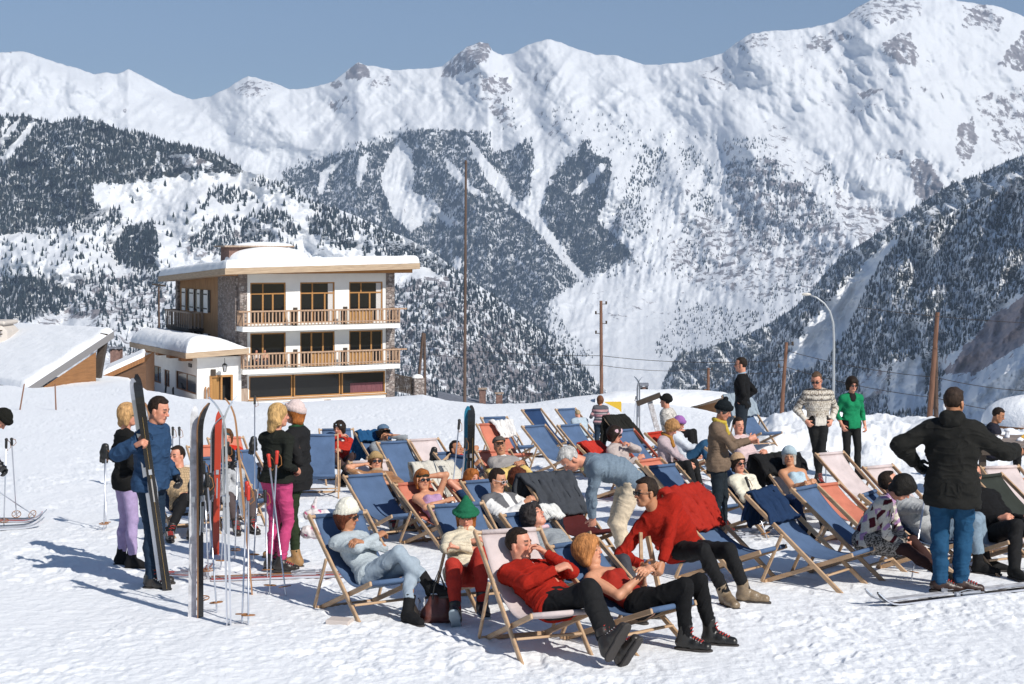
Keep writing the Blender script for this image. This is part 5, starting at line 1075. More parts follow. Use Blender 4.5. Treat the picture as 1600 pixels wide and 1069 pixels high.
    # ---------------- hair, hats, glasses
    if hair:
        st_, hcol = hair[0], hair[1]; Fh = Field(HC-.26*s, HC+.26*s, h*.95); e = Fh.ell
        if st_ == 'short': e(hd(-.010, 0, .039), hm, (.1025*ks, .082*ks, .099*ks), .01, cut=((-.5, 0, .87), .020*ks)); e(hd(-.010, 0, .030), hm, (.1015*ks, .0815*ks, .095*ks), .008, cut=[((-1, 0, 0), -.036*ks), ((0, 0, 1), -.012*ks)]); wr_, fr_n = .003, 30; e(hd(.046, -.01, .094), hm, (.036*ks, .048*ks, .018*ks), .02); e(hd(-.012, 0, .022), hm, (.099*ks, .0815*ks, .085*ks), .012, cut=[((-1, 0, 0), .016*ks), ((0, 0, 1), -.085*ks)])
        elif st_ == 'bald': e(hd(-.012, 0, .030), hm, (.100*ks, .082*ks, .092*ks), .01, cut=((-.86, 0, .50), .012*ks)); e(hd(-.0, 0, .125), hm, (.055*ks, .045*ks, .06*ks), .01, sub=True); wr_, fr_n = .003, 45
        else:
            V_ = {'bouf': (.128, .112, .120, .06, -.07), 'curl': (.124, .108, .116, .045, -.05), 'bob': (.116, .100, .112, .035, -.09), 'pix': (.112, .094, .112, .035, -.03), 'long': (.112, .096, .108, .03, -.08)}[st_]
            e(hd(-.016, 0, .040), hm, (V_[0]*ks, V_[1]*ks, V_[2]*ks), .02)
            if st_ != 'pix':
                for q_ in (1, -1): Fh.cap(hd(-.01, q_*.068, .0), hd(-.015, q_*.070, V_[4]), V_[3]*ks*.62, V_[3]*ks*.70, .04)
                Fh.cap(hd(-.055, -.03, .0), hd(-.06, .03, V_[4]), .065*ks, .055*ks, .04)
            if st_ == 'long': Fh.cap(hd(-.06, -.03, -.05), hd(-.085, .0, -.14), .055*ks, .045*ks, .04, (HY, 1.5))
            e(hd(.098, 0, -.040), hm, (.078*ks, .062*ks, .108*ks), .012, sub=True); e(hd(.02, 0, -.14), hm, (.06*ks, .06*ks, .08*ks), .01, sub=True) if st_ not in ('long',) else None
            if st_ in ('bouf', 'curl', 'bob'): Fh.cap(hd(.072, -.035, .085), hd(.072, .03, .092), .030*ks, .030*ks, .03)
            wr_, fr_n = (.008, 26) if st_ == 'curl' else (.0045, 17)
        if hat and hat[0] != 'x': Fh.half(hd(0, 0, .052), nv(HZ*.97-HX*.25)) if hat[0] != 'cone' else Fh.half(hd(0, 0, .045), HZ)
        piece('hair', Fh, hcol, 'hair', wr_*s, fr_n)
    def band(name, z0, rx, ry, rad, colr, x0=-.008, tilt=.0, kind='knit'):
        Fb = Field(HC-.2*s, HC+.2*s, h)
        for i in range(20):
            a0, a1 = i/20*2*math.pi, (i+1)/20*2*math.pi; f = lambda a: hd(x0+rx*math.cos(a), ry*math.sin(a), z0+tilt*math.cos(a)); Fb.cap(f(a0), f(a1), rad*ks, rad*ks, .01, (HZ, 1.9))
        return piece(name, Fb, colr, kind, .001)
    if headband: band('headband', headband[1], .101, .083, headband[2] if len(headband) > 2 else .013, headband[0], tilt=.018)
    if hat:
        ty_, hcol = hat[0], hat[1]; Fh = Field(HC-.16*s, HC+.30*s if ty_ != 'x' else HC, h)
        if ty_ in ('beanie', 'pom', 'tall', 'slouch', 'beret', 'cap', 'cloche'):
            a = {'beanie': (.113, .096, .112, .030, 0), 'pom': (.116, .098, .116, .030, 0), 'tall': (.118, .102, .150, .030, .01), 'slouch': (.122, .110, .125, .030, -.02), 'beret': (.140, .125, .085, .060, -.01), 'cap': (.114, .096, .085, .050, 0), 'cloche': (.116, .100, .118, .02, 0)}[ty_]
            Fh.ell(hd(-.012+a[4], 0, a[3]+.012), hm, (a[0]*ks, a[1]*ks, a[2]*ks), .01, cut=((-.25, 0, .97), .002*ks))
            if ty_ == 'pom': Fh.ell(hd(-.03, .0, .165), hm, (.035*ks,)*3, .01)
            hpiece = piece('hat', Fh, hcol, 'knit', .004, 30)
            if ty_ in ('beanie', 'pom', 'tall', 'slouch'):
                bd_ = band('brim', .048, .108, .090, .017, tuple(np.array(hcol)*.92), x0=-.012, tilt=.028); 
                if bd_ and hpiece: bd_.parent = hpiece
            if ty_ == 'cap': b_ = MB(); b_.grid(lambda u, v: hd(.085+.075*v*(1-abs(u*2-1)**2*.4), (u-.5)*.13, .062-.012*v), 8, 5); b_.build('peak', cmat('knit'), hpiece) if hpiece else None
        elif ty_ == 'cone':
            Fh.cap(hd(-.008, 0, .062), hd(-.03, .0, .175), .112*ks, .030*ks, .02); Fh.half(hd(0, 0, .055), -HZ)
            for i in range(22):
                a0, a1 = i/22*2*math.pi, (i+1)/22*2*math.pi; f = lambda a, r_: hd(-.01+(.105+r_)*math.cos(a), (.092+r_)*math.sin(a), .052-.35*r_-.012*math.cos(a)); Fh.cap(f(a0, .008), f(a1, .008), .015*ks, .015*ks, .01); Fh.cap(f(a0, .028), f(a1, .028), .010*ks, .010*ks, .015)
            piece('hat', Fh, hcol, 'knit', .004, 22)
    if glasses:
        b_ = MB(); fr_m = glasses if not isinstance(glasses, bool) else M_LENS
        for q_ in (1, -1):
            b_.grid(lambda u, v: hd(.103-.012*abs(v-.0)*0-.35*((q_*.031+.0215*math.cos(u*6.2832)*v)*q_-.0)**2*8-.001*v, q_*.033+.0235*math.cos(u*6.2832)*v, .002+.0155*math.sin(u*6.2832)*v), 18, 4, closed_u=True)
        b_.build('lenses', M_LENS, root, smooth=True)
        b_ = MB()
        for q_ in (1, -1):
            b_.tube([hd(.1035-.35*((.033+.025*math.cos(t*.5236)))**2*8, q_*(.033+.025*math.cos(t*.5236)), .002+.017*math.sin(t*.5236)) for t in range(13)], .0028*ks, 6, cap=False)
            b_.tube([hd(.094, q_*.060, .008), hd(.05, q_*.078, .008), hd(-.005, q_*.084, .004)], .003*ks, 6)
        b_.tube([hd(.105, -.010, .006), hd(.108, 0, .008), hd(.105, .010, .006)], .003*ks, 6); b_.build('glasses_frame', fr_m, root, smooth=True)
    if scarf:
        Fc = Field(NB-.2*s, NB+.16*s, h)
        for i in range(14):
            a0 = i/14*2*math.pi; a1 = (i+1)/14*2*math.pi; f = lambda a: NB+nk*.022*s+(F1*math.cos(a)*.068+L1*math.sin(a)*.070+F1*.008)*s-U1*.02*math.cos(a)*s; Fc.cap(f(a0), f(a1), .024*s, .024*s, .01)
        Fc.cap(NB+F1*.08*s-L1*.01*s, NB+F1*.125*s-U1*.14*s+L1*.015*s, .026*s, .03*s, .02, (L1, 1.5)); piece('scarf', Fc, scarf, 'cloth', .006, 25)
    if hood:
        Fc = Field(NB-.22*s, NB+.2*s, h); Fc.cap(NB+nk*.05*s-F1*.06*s-L1*.05*s, NB+nk*.05*s-F1*.06*s+L1*.05*s, .06*s, .06*s, .04); Fc.cap(NB-F1*.09*s+nk*.01*s-L1*.03*s, NB-F1*.09*s+L1*.03*s+nk*.01*s, .05*s, .05*s, .04)
        for i in range(14):
            a0 = i/14*2*math.pi; a1 = (i+1)/14*2*math.pi; f = lambda a: NB+nk*.035*s+(F1*math.cos(a)*.075+L1*math.sin(a)*.078)*s-U1*.02*math.cos(a)*s; Fc.cap(f(a0), f(a1), .027*s, .027*s, .02)
        piece('hood', Fc, hood, 'cloth', .006, 16)
    return objs
# ================================================================ deck chairs
def fabric(name, c): 
    m = mat(name, c, .9, nscale=5, nvar=.13, bscale=9, bump=.012, spec=.15); return m
SL = {'blue': fabric('blue_canvas', (.080, .128, .225)), 'navy': fabric('navy_canvas', (.020, .045, .11)), 'pink': fabric('faded_pink_canvas', (.54, .46, .455)), 'orange': fabric('faded_orange_canvas', (.52, .18, .12)), 'white': fabric('white_canvas', (.70, .66, .64)), 'dark': fabric('dark_canvas', (.03, .035, .03)), 'maroon': fabric('maroon_canvas', (.07, .014, .014)), 'red': fabric('red_canvas', (.40, .035, .02))}
M_CHW = plank_mat('chair_wood', (.36, .22, .12), (.55, .38, .24), 'Z'); M_CHW.node_tree.nodes['Principled BSDF'].inputs['Roughness'].default_value = .55
M_CHR = mat('chair_red_paint', (.42, .08, .04), .6)
def bez(t, hz=1.):
    p = [(-.60, .80*hz), (-.30, .42*hz), (.0, .13), (.45, .335)]; a = [(1-t)**3, 3*t*(1-t)**2, 3*t*t*(1-t), t**3]
    return sum(a[i]*p[i][0] for i in range(4)), sum(a[i]*p[i][1] for i in range(4))
_chm = {}
def chair_mesh(key, fn):
    if key not in _chm: b = MB(); fn(b); o = b.build('tmp', M_CHW); _chm[key] = o.data; bpy.data.objects.remove(o)
    return _chm[key]
def deck_chair(px, py, yaw, colour, label, hz=1., rail=None, sag=1., cat='deck chair', group='deck chairs on the snow'):
    loc = G(px, py); loc.z += .0; root = bpy.data.objects.new('deck_chair', None); COL.objects.link(root); root.empty_display_size = .1
    root.matrix_world = Matrix.Translation(loc) @ Matrix.Rotation(-.054, 4, 'X') @ Matrix.Rotation(R(yaw), 4, 'Z'); tag(root, label, cat, group)
    k = round(hz, 2); tp_ = .80*hz
    def add(nm, key, fn, m=None, y=0.):
        o = link(nm, chair_mesh(key, fn), root); o.location = (0, y, 0)
        if m is not None: o.material_slots[0].link = 'OBJECT'; o.material_slots[0].material = m
        return o
    for sd in (1, -1):
        add('back_rail', ('br', k), lambda b: b.bar((-.63, 0, tp_+.025), (.385, 0, -.03), .024, .045, up=(1, 0, 1), bev=.006), rail, .285*sd)
        add('seat_rail', ('sr', k), lambda b: b.bar((-.45, 0, .0), (.48, 0, .345), .024, .042, up=(1, 0, 1), bev=.006), rail, .250*sd)
        sx_, sz_ = -.60+.96*.40, tp_*(1-.40)
        add('strut', ('st', k), lambda b: b.bar((sx_, 0, sz_), (-.44, 0, .01), .020, .032, up=(1, 0, 1), bev=.005), rail, .315*sd)
    add('top_bar', ('tb', k), lambda b: b.tube([(-.60, -.28, tp_+.01), (-.60, .28, tp_+.01)], .016, 10)); add('front_bar', 'fb', lambda b: b.tube([(.45, -.245, .34), (.45, .245, .34)], .016, 10)); add('rear_bar', 'rb', lambda b: b.bar((-.42, -.30, .012), (-.42, .30, .012), .03, .03, bev=.005)); add('cross_bar', 'cb', lambda b: b.bar((.22, -.27, .13), (.22, .27, .13), .035, .018, bev=.004))
    def sl(b):
        def f(u, v): x, z = bez(v, hz); return (x+.004, (u-.5)*(.47+.02*abs(v-.5)), z+.018*(4*(u-.5)**2)*math.sin(math.pi*v)+.003*math.sin(u*9+v*14))
        b.grid(f, 13, 26); b.tube([(-.597, -.235, tp_+.012), (-.597, .235, tp_+.012)], .0215, 10); b.tube([(.452, -.235, .342), (.452, .235, .342)], .0215, 10)
    key = ('sl', k)
    if key not in _chm: b = MB(); sl(b); o = b.build('tmp', M_CHW, smooth=True); _chm[key] = o.data; bpy.data.objects.remove(o)
    o = link('sling', _chm[key], root); o.material_slots[0].link = 'OBJECT'; o.material_slots[0].material = SL[colour]
    sm = o.modifiers.new('thick', 'SOLIDIFY'); sm.thickness = .004
    return root
def drape(ch, label, colr, w=.56, lf=.35, lb=.45, name='jacket', kind='cloth', hz=1., cat='jacket', off=0., quilt=False, thick=.03, seed=0):
    """a garment thrown over the top bar of a chair: hangs down behind, lies on the sling in front"""
    tp_ = .80*hz; nu, nv_ = 44, 60; u, v = np.meshgrid(np.linspace(-.5, .5, nu), np.linspace(-lb, lf, nv_))
    d = np.array([.30, -.38*hz*1.0]); d = d/np.linalg.norm(d)
    x = np.where(v < 0, -.625-.03*np.minimum(-v*4, 1)+.02*v, -.60+d[0]*v*1.02+.035*np.minimum(v*6, 1)+.02); z = np.where(v < 0, tp_+.035+v, tp_+.035+d[1]*v+.03*np.minimum(v*6, 1))
    z = z+.02*np.exp(-(v/.05)**2); y = u*w*(1+.12*np.sin(v*5+seed))+off+.03*fbm(u*3+seed, v*4, 2)
    fold = fbm(u*6+seed*3, v*1.5+seed, 4)*.075+fbm(u*15+seed, v*6, 3)*.018
    fold = fold+.035*(fbm(u*2+seed, v*2+4, 2))
    if quilt: fold = fold+.006*np.minimum(np.abs(np.sin((u*w+v)*42)), np.abs(np.sin((u*w-v)*42)))*2
    s_ = np.where(v < 0, -1., 1.); x = x+fold*np.where(v < 0, -1, .6); z = z+np.where(v < 0, 0, fold*.8)
    edge = fbm(u*4+seed*5, v*0+seed, 3)*.22; z = z+np.where(v < -lb*.8, edge*(v/-lb-.8)*5, 0); y = y+np.where(np.abs(u) > .4, fbm(v*3+seed, u*0, 3)*.08*np.sign(u), 0)
    V = np.stack([x, y, z], -1).reshape(-1, 3); idx = np.arange(nu*nv_).reshape(nv_, nu); Fq = np.stack([idx[:-1, :-1], idx[:-1, 1:], idx[1:, 1:], idx[1:, :-1]], -1).reshape(-1, 4)
    o = link(name, mesh_np(name, V, Fq, True, np.tile(np.array(colr, np.float32), (len(V), 1))), None, [cmat(kind)]); o.matrix_world = ch.matrix_world.copy(); sm = o.modifiers.new('thick', 'SOLIDIFY'); sm.thickness = thick; sm.offset = 0
    tag(o, label, cat); return o

# ================================================================ skis and poles
M_SKIB = mat('black_lacquer', (.012, .012, .013), .25, nscale=20, nvar=.3); M_SKIW = mat('snow_crusted_ski', (.62, .63, .66), .5, nscale=9, col2=(.30, .30, .32)); M_SKIR = mat('red_ski', (.42, .045, .02), .35); M_SKIS = mat('steel_ski', (.55, .57, .62), .28, .7); M_SKIN = mat('natural_ski', (.32, .16, .07), .4, nscale=5, nvar=.3, stretch=(1, 1, .1)); M_GOLD = mat('gold_line', (.50, .32, .10), .4); M_SKIBL = mat('blue_tip', (.03, .22, .36), .3)
M_ALU = mat('alloy_shaft', (.62, .64, .70), .3, .8); M_GRIPR = mat('red_grip', (.50, .035, .02), .5); M_GRIPB = mat('black_grip', (.015, .015, .015), .6); M_STRAP = mat('leather_strap', (.30, .13, .04), .6)
def ski(parent, base, top, wdir, mtop, msole=None, w=.078, curl=.16, cs=1, line=None, tipm=None, binding=True, tipl=.20, medge=None):
    """ski from tail to tip; wdir = direction across its width; the tip curls to the side cs*(width x length)"""
    base, top = Vector(base), Vector(top); z = (top-base); L = z.length; z.normalize(); x = Vector(wdir); x = (x-z*x.dot(z)).normalized(); y = z.cross(x)*cs
    n = 34; vs = []; t_ = .0055
    for i in range(n):
        u = i/(n-1); s = u*L; a = max(0, (s-(L-tipl-.12))/(tipl+.12)); off = curl*a**2.2; sz = s-a*a*.05
        ww = w*(.5-.06*math.sin(math.pi*min(1, u/.9))); 
        if a > .45: ww *= max(.08, (1-((a-.45)/.55)**2.2))**.5
        c = base+z*sz+y*off; th = t_*(1+.9*math.sin(math.pi*u)) ; tn = (z*(-2.2*curl*a**1.2/(tipl+.12))+y).normalized() if a > 0 else y
        vs.append([c-x*ww-tn*th, c+x*ww-tn*th, c+x*ww+tn*th, c-x*ww+tn*th])
    b = MB(); V = [p for r in vs for p in r]; Fc = []; Mi = []
    for i in range(n-1):
        for k in range(4): Fc.append((i*4+k, i*4+(k+1) % 4, i*4+4+(k+1) % 4, i*4+4+k)); Mi.append({0: 1, 2: 0}.get(k, 2) if not (tipm and i > n*.84) else 3)
    Fc += [(3, 2, 1, 0), ((n-1)*4, (n-1)*4+1, (n-1)*4+2, (n-1)*4+3)]; Mi += [0, 0]; b.v = [tuple(v) for v in V]; b.f = Fc; b.m = Mi
    o = b.build('ski', [mtop, msole or mtop, medge or M_ALU, tipm or mtop], parent)
    if line:
        l = MB(); 
        for q in ([0] if line is True else line): l.bar(base+z*.05+y*.0125+x*q, base+z*(L-tipl-.25)+y*.0125+x*q, .010, .0016, up=x)
        for q in ([0] if line is True else line): l.bar(base+z*.05-y*.0125+x*q, base+z*(L-tipl-.25)-y*.0125+x*q, .010, .0016, up=x)
        if line is True or len(line) == 1: l.build('line', M_GOLD, o)
    if binding:
        l = MB(); c = base+z*L*.46+y*.012; l.bar(c-z*.10, c+z*.12, .05, .012, up=x); l.bar(c+z*.16, c+z*.21, .06, .03, up=x); l.tube([c-z*.12+x*.03+y*.01, c+z*.02+x*.042+y*.03, c+z*.16+x*.03+y*.02, c+z*.2+y*.03, c+z*.16-x*.03+y*.02, c+z*.02-x*.042+y*.03, c-z*.12-x*.03+y*.01], .004, 5); l.build('binding', M_SKIS, o)
    return o
def ski_pole(base, top, grip, label, group=None, strap=True, basket=True, gl=.13, r=.0075):
    base, top = Vector(base), Vector(top); z = (top-base); L = z.length; z.normalize(); e = empty('ski_pole', base, label=label, cat='ski pole', group=group); x = z.orthogonal().normalized(); y = z.cross(x)
    b = MB(); b.tube([z*-.06, z*.03, z*(L-gl*.6)], [.003, r, r*1.1], 8); b.build('shaft', M_ALU, e, smooth=True)
    b = MB(); b.tube([z*(L-gl), z*(L-gl*.9), z*(L-.03), z*(L-.012), z*L], [.012, .016, .0165, .021, .012], 10); g = b.build('grip', grip, e, smooth=True)
    if strap: b = MB(); q = z*(L-.01); b.tube([q, q+x*.05-z*.05, q+x*.06-z*.12, q+x*.02-z*.15, q-x*.01-z*.08, q], .004, 5); b.build('strap', M_STRAP, g)
    if basket:
        b = MB(); c = z*.09; pts = [c+(x*math.cos(a)+y*math.sin(a))*.055 for a in [i*math.pi/8 for i in range(17)]]; b.tube(pts, .005, 5, cap=False); b.tube([c-x*.055, c+x*.055], .003, 4); b.tube([c-y*.055, c+y*.055], .003, 4); b.build('basket', M_STRAP, e)
    return e
def gp(px, py, d=None): return G(px, py, d)
def at(px, py, d): return Vector(P(px, py, d))
def ski_pair(label, specs, cat='skis', loc=None):
    """specs: (base px,py, top px,py, d, wdir, mtop, msole, cs, kwargs)"""
    b0 = specs[0]; e = empty('pair_of_skis', at(b0[0], b0[1], b0[4]), label=label, cat=cat)
    for (bx_, by_, tx_, ty_, d, wd, m1, m2, cs, kw) in specs:
        o = ski(e, at(bx_, by_, d)-Vector((0, 0, .05))-e.location, at(tx_, ty_, d+kw.pop('dd', 0))-e.location, wd, m1, m2, cs=cs, **kw)
    return e
def glove_obj(p, label, colr=(.015, .014, .013), k=1., yaw=0.):
    p = Vector(p); Fg = Field(np.array([-.1, -.1, -.22])*k, np.array([.1, .1, .08])*k, .009); 
    Fg.cap((0, 0, .04), (0, 0, -.04), .035, .045, .02, ((1, 0, 0), 1.3)); Fg.cap((0, 0, -.04), (0, 0, -.11), .040, .034, .02, ((1, 0, 0), 1.4)); Fg.cap((.03, 0, -.05), (.065, .0, -.11), .017, .014, .015)
    for i in range(4): Fg.cap((-.04+.024*i, 0, -.10), (-.044+.028*i, .015, -.175+.01*abs(i-1.5)), .016, .013, .01)
    V, Q, g = Fg.mesh(); o = link('glove', mesh_np('glove', V, Q, True, np.tile(np.array(colr, np.float32), (len(V), 1))), None, [cmat('leather')]); o.location = p; o.rotation_euler = (0, .1, R(yaw)); tag(o, label, 'glove'); return o
# ================================================================ the people and their chairs
BK = (.010, .010, .011); DKB = (.013, .018, .035); RED = (.30, .016, .009); GREYB = (.22, .29, .36); GREY = (.30, .31, .32); CREAM = (.68, .63, .50); NAVY = (.012, .028, .075); BROWNK = (.20, .15, .10)
DH = (.022, .014, .010); BRH = (.10, .045, .018); BLH = (.42, .25, .10); GIN = (.30, .10, .025); WHH = (.45, .44, .43); GRH = (.10, .09, .085); AUB = (.09, .025, .012)
BT = dict(c=(.025, .02, .017), h=.10, lace=True); BTB = dict(c=(.010, .010, .010), h=.16, m='cloth'); BTT = dict(c=(.30, .17, .07), h=.10); BTL = dict(c=(.22, .16, .10), h=.10)
SKT = (.56, .27, .16); SKR = (.58, .26, .17); SKD = (.42, .19, .10)
FOLD = {1: (.165, -.07, .205), -1: (.19, .08, .24)}; LAP = {1: (.21, .07, .06), -1: (.21, -.07, .06)}; CLASP = {1: (.22, .03, .10), -1: (.22, -.03, .11)}
def rec(px, py, yaw, label, tor=-50, z=.345, x=.05, feet=None, hd=(0, -8, 0), **kw):
    feet = feet or {1: (.70, .10, .09), -1: (.74, -.10, .09)}
    tor -= 6; z -= .015; return person(label, G(px, py), yaw, slope=.054, pel=(x, z), tor=tor, tp=tor-6, head=(hd[0], hd[1]+0, hd[2]), feet=feet, **kw)
def stripes(bands, arm=None):
    def f(cl, t, sdv, fw, at_, ia):
        for a, b, c in bands: m = (t > a) & (t < b) & ~ia; cl[m] = c; m = ia & (at_ > .53-b) & (at_ < .53-a); cl[m] = c
        return cl
    return f
def fairisle(cl, t, sdv, fw, at_, ia):
    q = np.where(ia, .50-at_, t); w_ = np.arctan2(sdv, fw)*.2; tri = np.abs(((w_*16) % 1)-.5); ph = (q*13) % 1
    dark = ((np.abs(ph-.5-(tri-.25)*1.6) < .13) | (np.abs(ph-.5+(tri-.25)*1.6) < .09)) & (q > .07); lt = (np.abs(ph) < .08) & (q > .06); cl[dark] = (.22, .18, .14); cl[lt] = (.42, .36, .28); cl[(q > .33) & (ph > .3) & (ph < .55)] = (.10, .09, .085); return cl
def argyle(cl, t, sdv, fw, at_, ia):
    q = np.where(ia, at_, t); w_ = np.where(ia, fw*1.6, np.arctan2(sdv, fw)*.16); a = (q*3.4+w_*5.5) % 1; b = (q*3.4-w_*5.5) % 1; m = (a < .42) & (b < .55); cl[m] = (.07, .012, .02); m = (a > .5) & (b > .5) & (a < .9) & (b < .9); cl[m] = (.40, .24, .42); return cl
def checks(cl, t, sdv, fw, at_, ia):
    q = np.where(ia, at_, t); w_ = np.where(ia, fw, np.arctan2(sdv, fw)*.15); m = ((q*26) % 1 < .3) | ((w_*26) % 1 < .3); cl[m] = cl[m]*.6; return cl
def tweed(V, cl): n = noise3(V*130); cl[n > .1] = (.35, .33, .30); return cl
def fur(cl, t, sdv, fw, at_, ia): return cl

ch = lambda *a, **k: deck_chair(*a, **k)
# ---- front row
ch(578, 958, -56, 'blue', 'blue chair under the woman in the white knitted hat', hz=.96)
rec(578, 958, -44, 'woman in a white knitted hat and pale grey sweater, arms folded and legs crossed', tor=-44, fem=True, k=1.68, z=.36, hd=(28, 2, 0), hands={1: (.185, -.09, .22), -1: (.20, .09, .25)}, elbow={1: (.1, .8, -.6), -1: (.1, -.8, -.6)}, feet={1: (.58, -.06, .09), -1: (.66, .16, .29)}, knee={-1: (1, .1, .8), 1: (1, 0, .5)}, footdir={-1: (.95, .3, .12), 1: (1, -.1, 0)},
    top=dict(c=(.40, .45, .48), t=.016), legs=dict(c=(.30, .36, .42), t=.007, cut=.72), shoes=dict(c=BK, h=.15, m='cloth'), hair=('bob', AUB), hat=('tall', (.72, .69, .60)), glasses=True, skin=SKD)
ch(762, 943, -60, 'blue', 'blue chair under the woman in the pointed green hat')
rec(728, 954, -88, 'woman in a pointed green hat, cream roll-neck sweater and red trousers', fem=True, k=1.68, tor=-46, z=.35, hd=(0, 8, 0), hands={1: (.16, -.06, .17), -1: (.185, .05, .21)}, elbow={1: (0, .9, -.5), -1: (0, -.9, -.5)}, feet={1: (.55, .14, .16), -1: (.66, -.09, .10)}, knee={1: (1, .1, .8), -1: (1, -.1, .8)}, footdir={-1: (.75, -.1, .65)},
    top=dict(c=(.66, .58, .44), t=.022, collar=((.66, .58, .44), .026), wr=.009), legs=dict(c=(.36, .03, .02)), shoes=dict(c=BK, h=.10, sole=mat('pale_sole', (.30, .36, .40), .8)), hair=('bob', GIN), hat=('cone', (.015, .12, .06)), skin=SKR)
ch(840, 1012, -68, 'pink', 'faded pink chair under the frowning man in the red sweater', hz=1.0)
rec(850, 1008, -56, 'man in a red V-neck sweater, legs crossed, frowning with a hand at his mouth', k=1.82, tor=-58, z=.34, x=.15, hd=(25, -6, 0), hands={1: (.17, .095, .385), -1: (.20, .02, .13)}, elbow={1: (.0, .45, -1), -1: (-.1, -.8, -.5)}, feet={1: (.82, -.06, .17), -1: (.80, .07, .10)}, knee={1: (.4, -.1, 1), -1: (.4, .1, 1)}, footdir={1: (.35, .35, .85), -1: (.6, .1, .8)},
    top=dict(c=RED, t=.018, vneck=.05, under=(.75, .70, .70), hem=.07, sl={1: .98, -1: .98}), legs=dict(c=BK, t=.012), shoes=BT, hair=('short', DH), skin=SKR, belly=.012, curl=(.55, .35))
ch(982, 1004, -48, 'blue', 'blue chair under the woman in the red strapless top', hz=.86)
rec(988, 1004, -36, 'woman in a red strapless top and black stretch trousers sunbathing with her eyes shut', fem=True, k=1.72, tor=-59, z=.33, x=.10, hd=(18, -16, 0), hands={1: (.19, .02, .10), -1: (.20, -.02, .09)}, elbow={1: (-.6, .6, -.5), -1: (-.6, -.6, -.5)}, feet={1: (.54, .30, .09), -1: (.46, .03, .09)}, knee={1: (.8, .1, 1), -1: (.8, -.1, 1)}, footdir={1: (1, .3, 0), -1: (1, .2, 0)},
    top=dict(c=(.30, .020, .012), bust=True, m='cloth', wr=.003), legs=dict(c=BK, t=.009, m='knit'), shoes=dict(BT, c=(.012, .011, .010), h=.12), hair=('bouf', (.40, .17, .06)), skin=SKT, curl=(.6, .6))
c5 = ch(1142, 906, -40, 'blue', 'chair buried under a red quilted jacket beside the man in sunglasses', hz=.98)
drape(c5, 'red quilted jacket hanging over a chair back behind the man in sunglasses', (.32, .018, .010), w=.62, lf=.50, lb=.55, quilt=True, thick=.05, seed=2)
person('man in a red sweater and sunglasses leaning forward with his hands on a stick', G(1066, 934), -78, slope=.054, k=1.84, pel=(.02, .42), tor=24, tp=15, side=-46, head=(-75, 2, 0), hands={1: (.36, -.30, .34, 1), -1: (.30, -.44, .34, 1)}, elbow={1: (.5, .5, -.5), -1: (.2, -.8, .1)}, feet={1: (.30, .46, .09), -1: (.42, .24, .09)}, knee={1: (1, .2, .5), -1: (1, .1, .5)}, footdir={1: (.5, .9, 0), -1: (1, .1, 0)},
    top=dict(c=RED, t=.020, sl=.97), legs=dict(c=BK, t=.008), shoes=BTL, hair=('short', DH), glasses=True, skin=SKD, scarf=None)
b = MB(); b.bar(at(1003, 905, 12.55)-Vector((0, 0, .18)), at(1001, 832, 12.6), .028, .04); tag(b.build('walking_stick', M_CHW), 'flat wooden stick upright between the hands of the man in sunglasses', 'stick')
b = MB(); b.bar(at(1032, 915, 12.5)-Vector((0, 0, .1)), at(1012, 838, 12.6), .028, .04); tag(b.build('walking_stick', M_CHW), 'flat wooden stick leaning right of the upright one held by the man in sunglasses', 'stick')
c6 = ch(893, 950, -47, 'blue', 'blue chair under the woman with her head thrown back', hz=.95)
rec(893, 950, -42, 'woman in a grey sweater lying back with her face turned up to the sun', fem=True, k=1.68, tor=-46, z=.36, hd=(12, -40, 0), hands={1: (.2, .12, .02), -1: (.2, -.12, .02)}, top=dict(c=(.25, .27, .29), t=.020, collar=((.60, .42, .46), .016)), legs=dict(c=(.05, .05, .06)), shoes=BT, hair=('curl', (.028, .024, .024)), skin=SKR)
b = MB(); tag(drape(c6, 'white cardigan thrown over the shoulder end of a chair beside the grey sweater', (.62, .62, .60), w=.2, lf=.14, lb=.1, name='cardigan', cat='cardigan', off=.26, seed=8, hz=.95), None)

# ---- second row, left part
ch(609, 844, -55, 'blue', 'empty blue chair behind the woman in the white knitted hat', hz=.86)
ch(695, 852, -50, 'orange', 'faded orange chair under the woman in the lilac top', hz=.80)
rec(690, 852, -52, 'woman in a lilac top with a white cardigan, shading her eyes with one hand', fem=True, k=1.66, tor=-50, z=.32, hd=(-12, -8, 0), hands={1: (.16, .02, .60), -1: (.20, .0, .10)}, elbow={1: (.6, .8, -.2), -1: (-.2, -.8, -.4)}, top=dict(c=(.42, .26, .42), t=.012, bust=True), legs=dict(c=(.18, .18, .20)), shoes=BT, hair=('bob', GIN), skin=SKT, headband=((.03, .03, .02), .045), glasses=True)
ch(606, 815, -60, 'pink', 'faded pink chair under the woman in the fur hat', hz=.88)
rec(600, 818, -68, 'woman in sunglasses, a fur hat and a brown suede coat holding her temple', fem=True, k=1.68, tor=-48, z=.34, hd=(-4, -10, 0), hands={1: (.20, .02, .08), -1: (.07, -.16, .60)}, elbow={-1: (.1, -.9, -.2), 1: (0, .8, -.4)}, top=dict(c=(.30, .15, .07), t=.030, m='leather', collar=((.36, .27, .19), .024), under=(.42, .36, .28)), legs=dict(c=(.05, .04, .04)), shoes=BT, hair=('bob', BRH), hat=('beanie', (.40, .27, .13)), glasses=True, skin=SKT)
ch(533, 754, -75, 'blue', 'blue chair under the woman in the red cardigan')
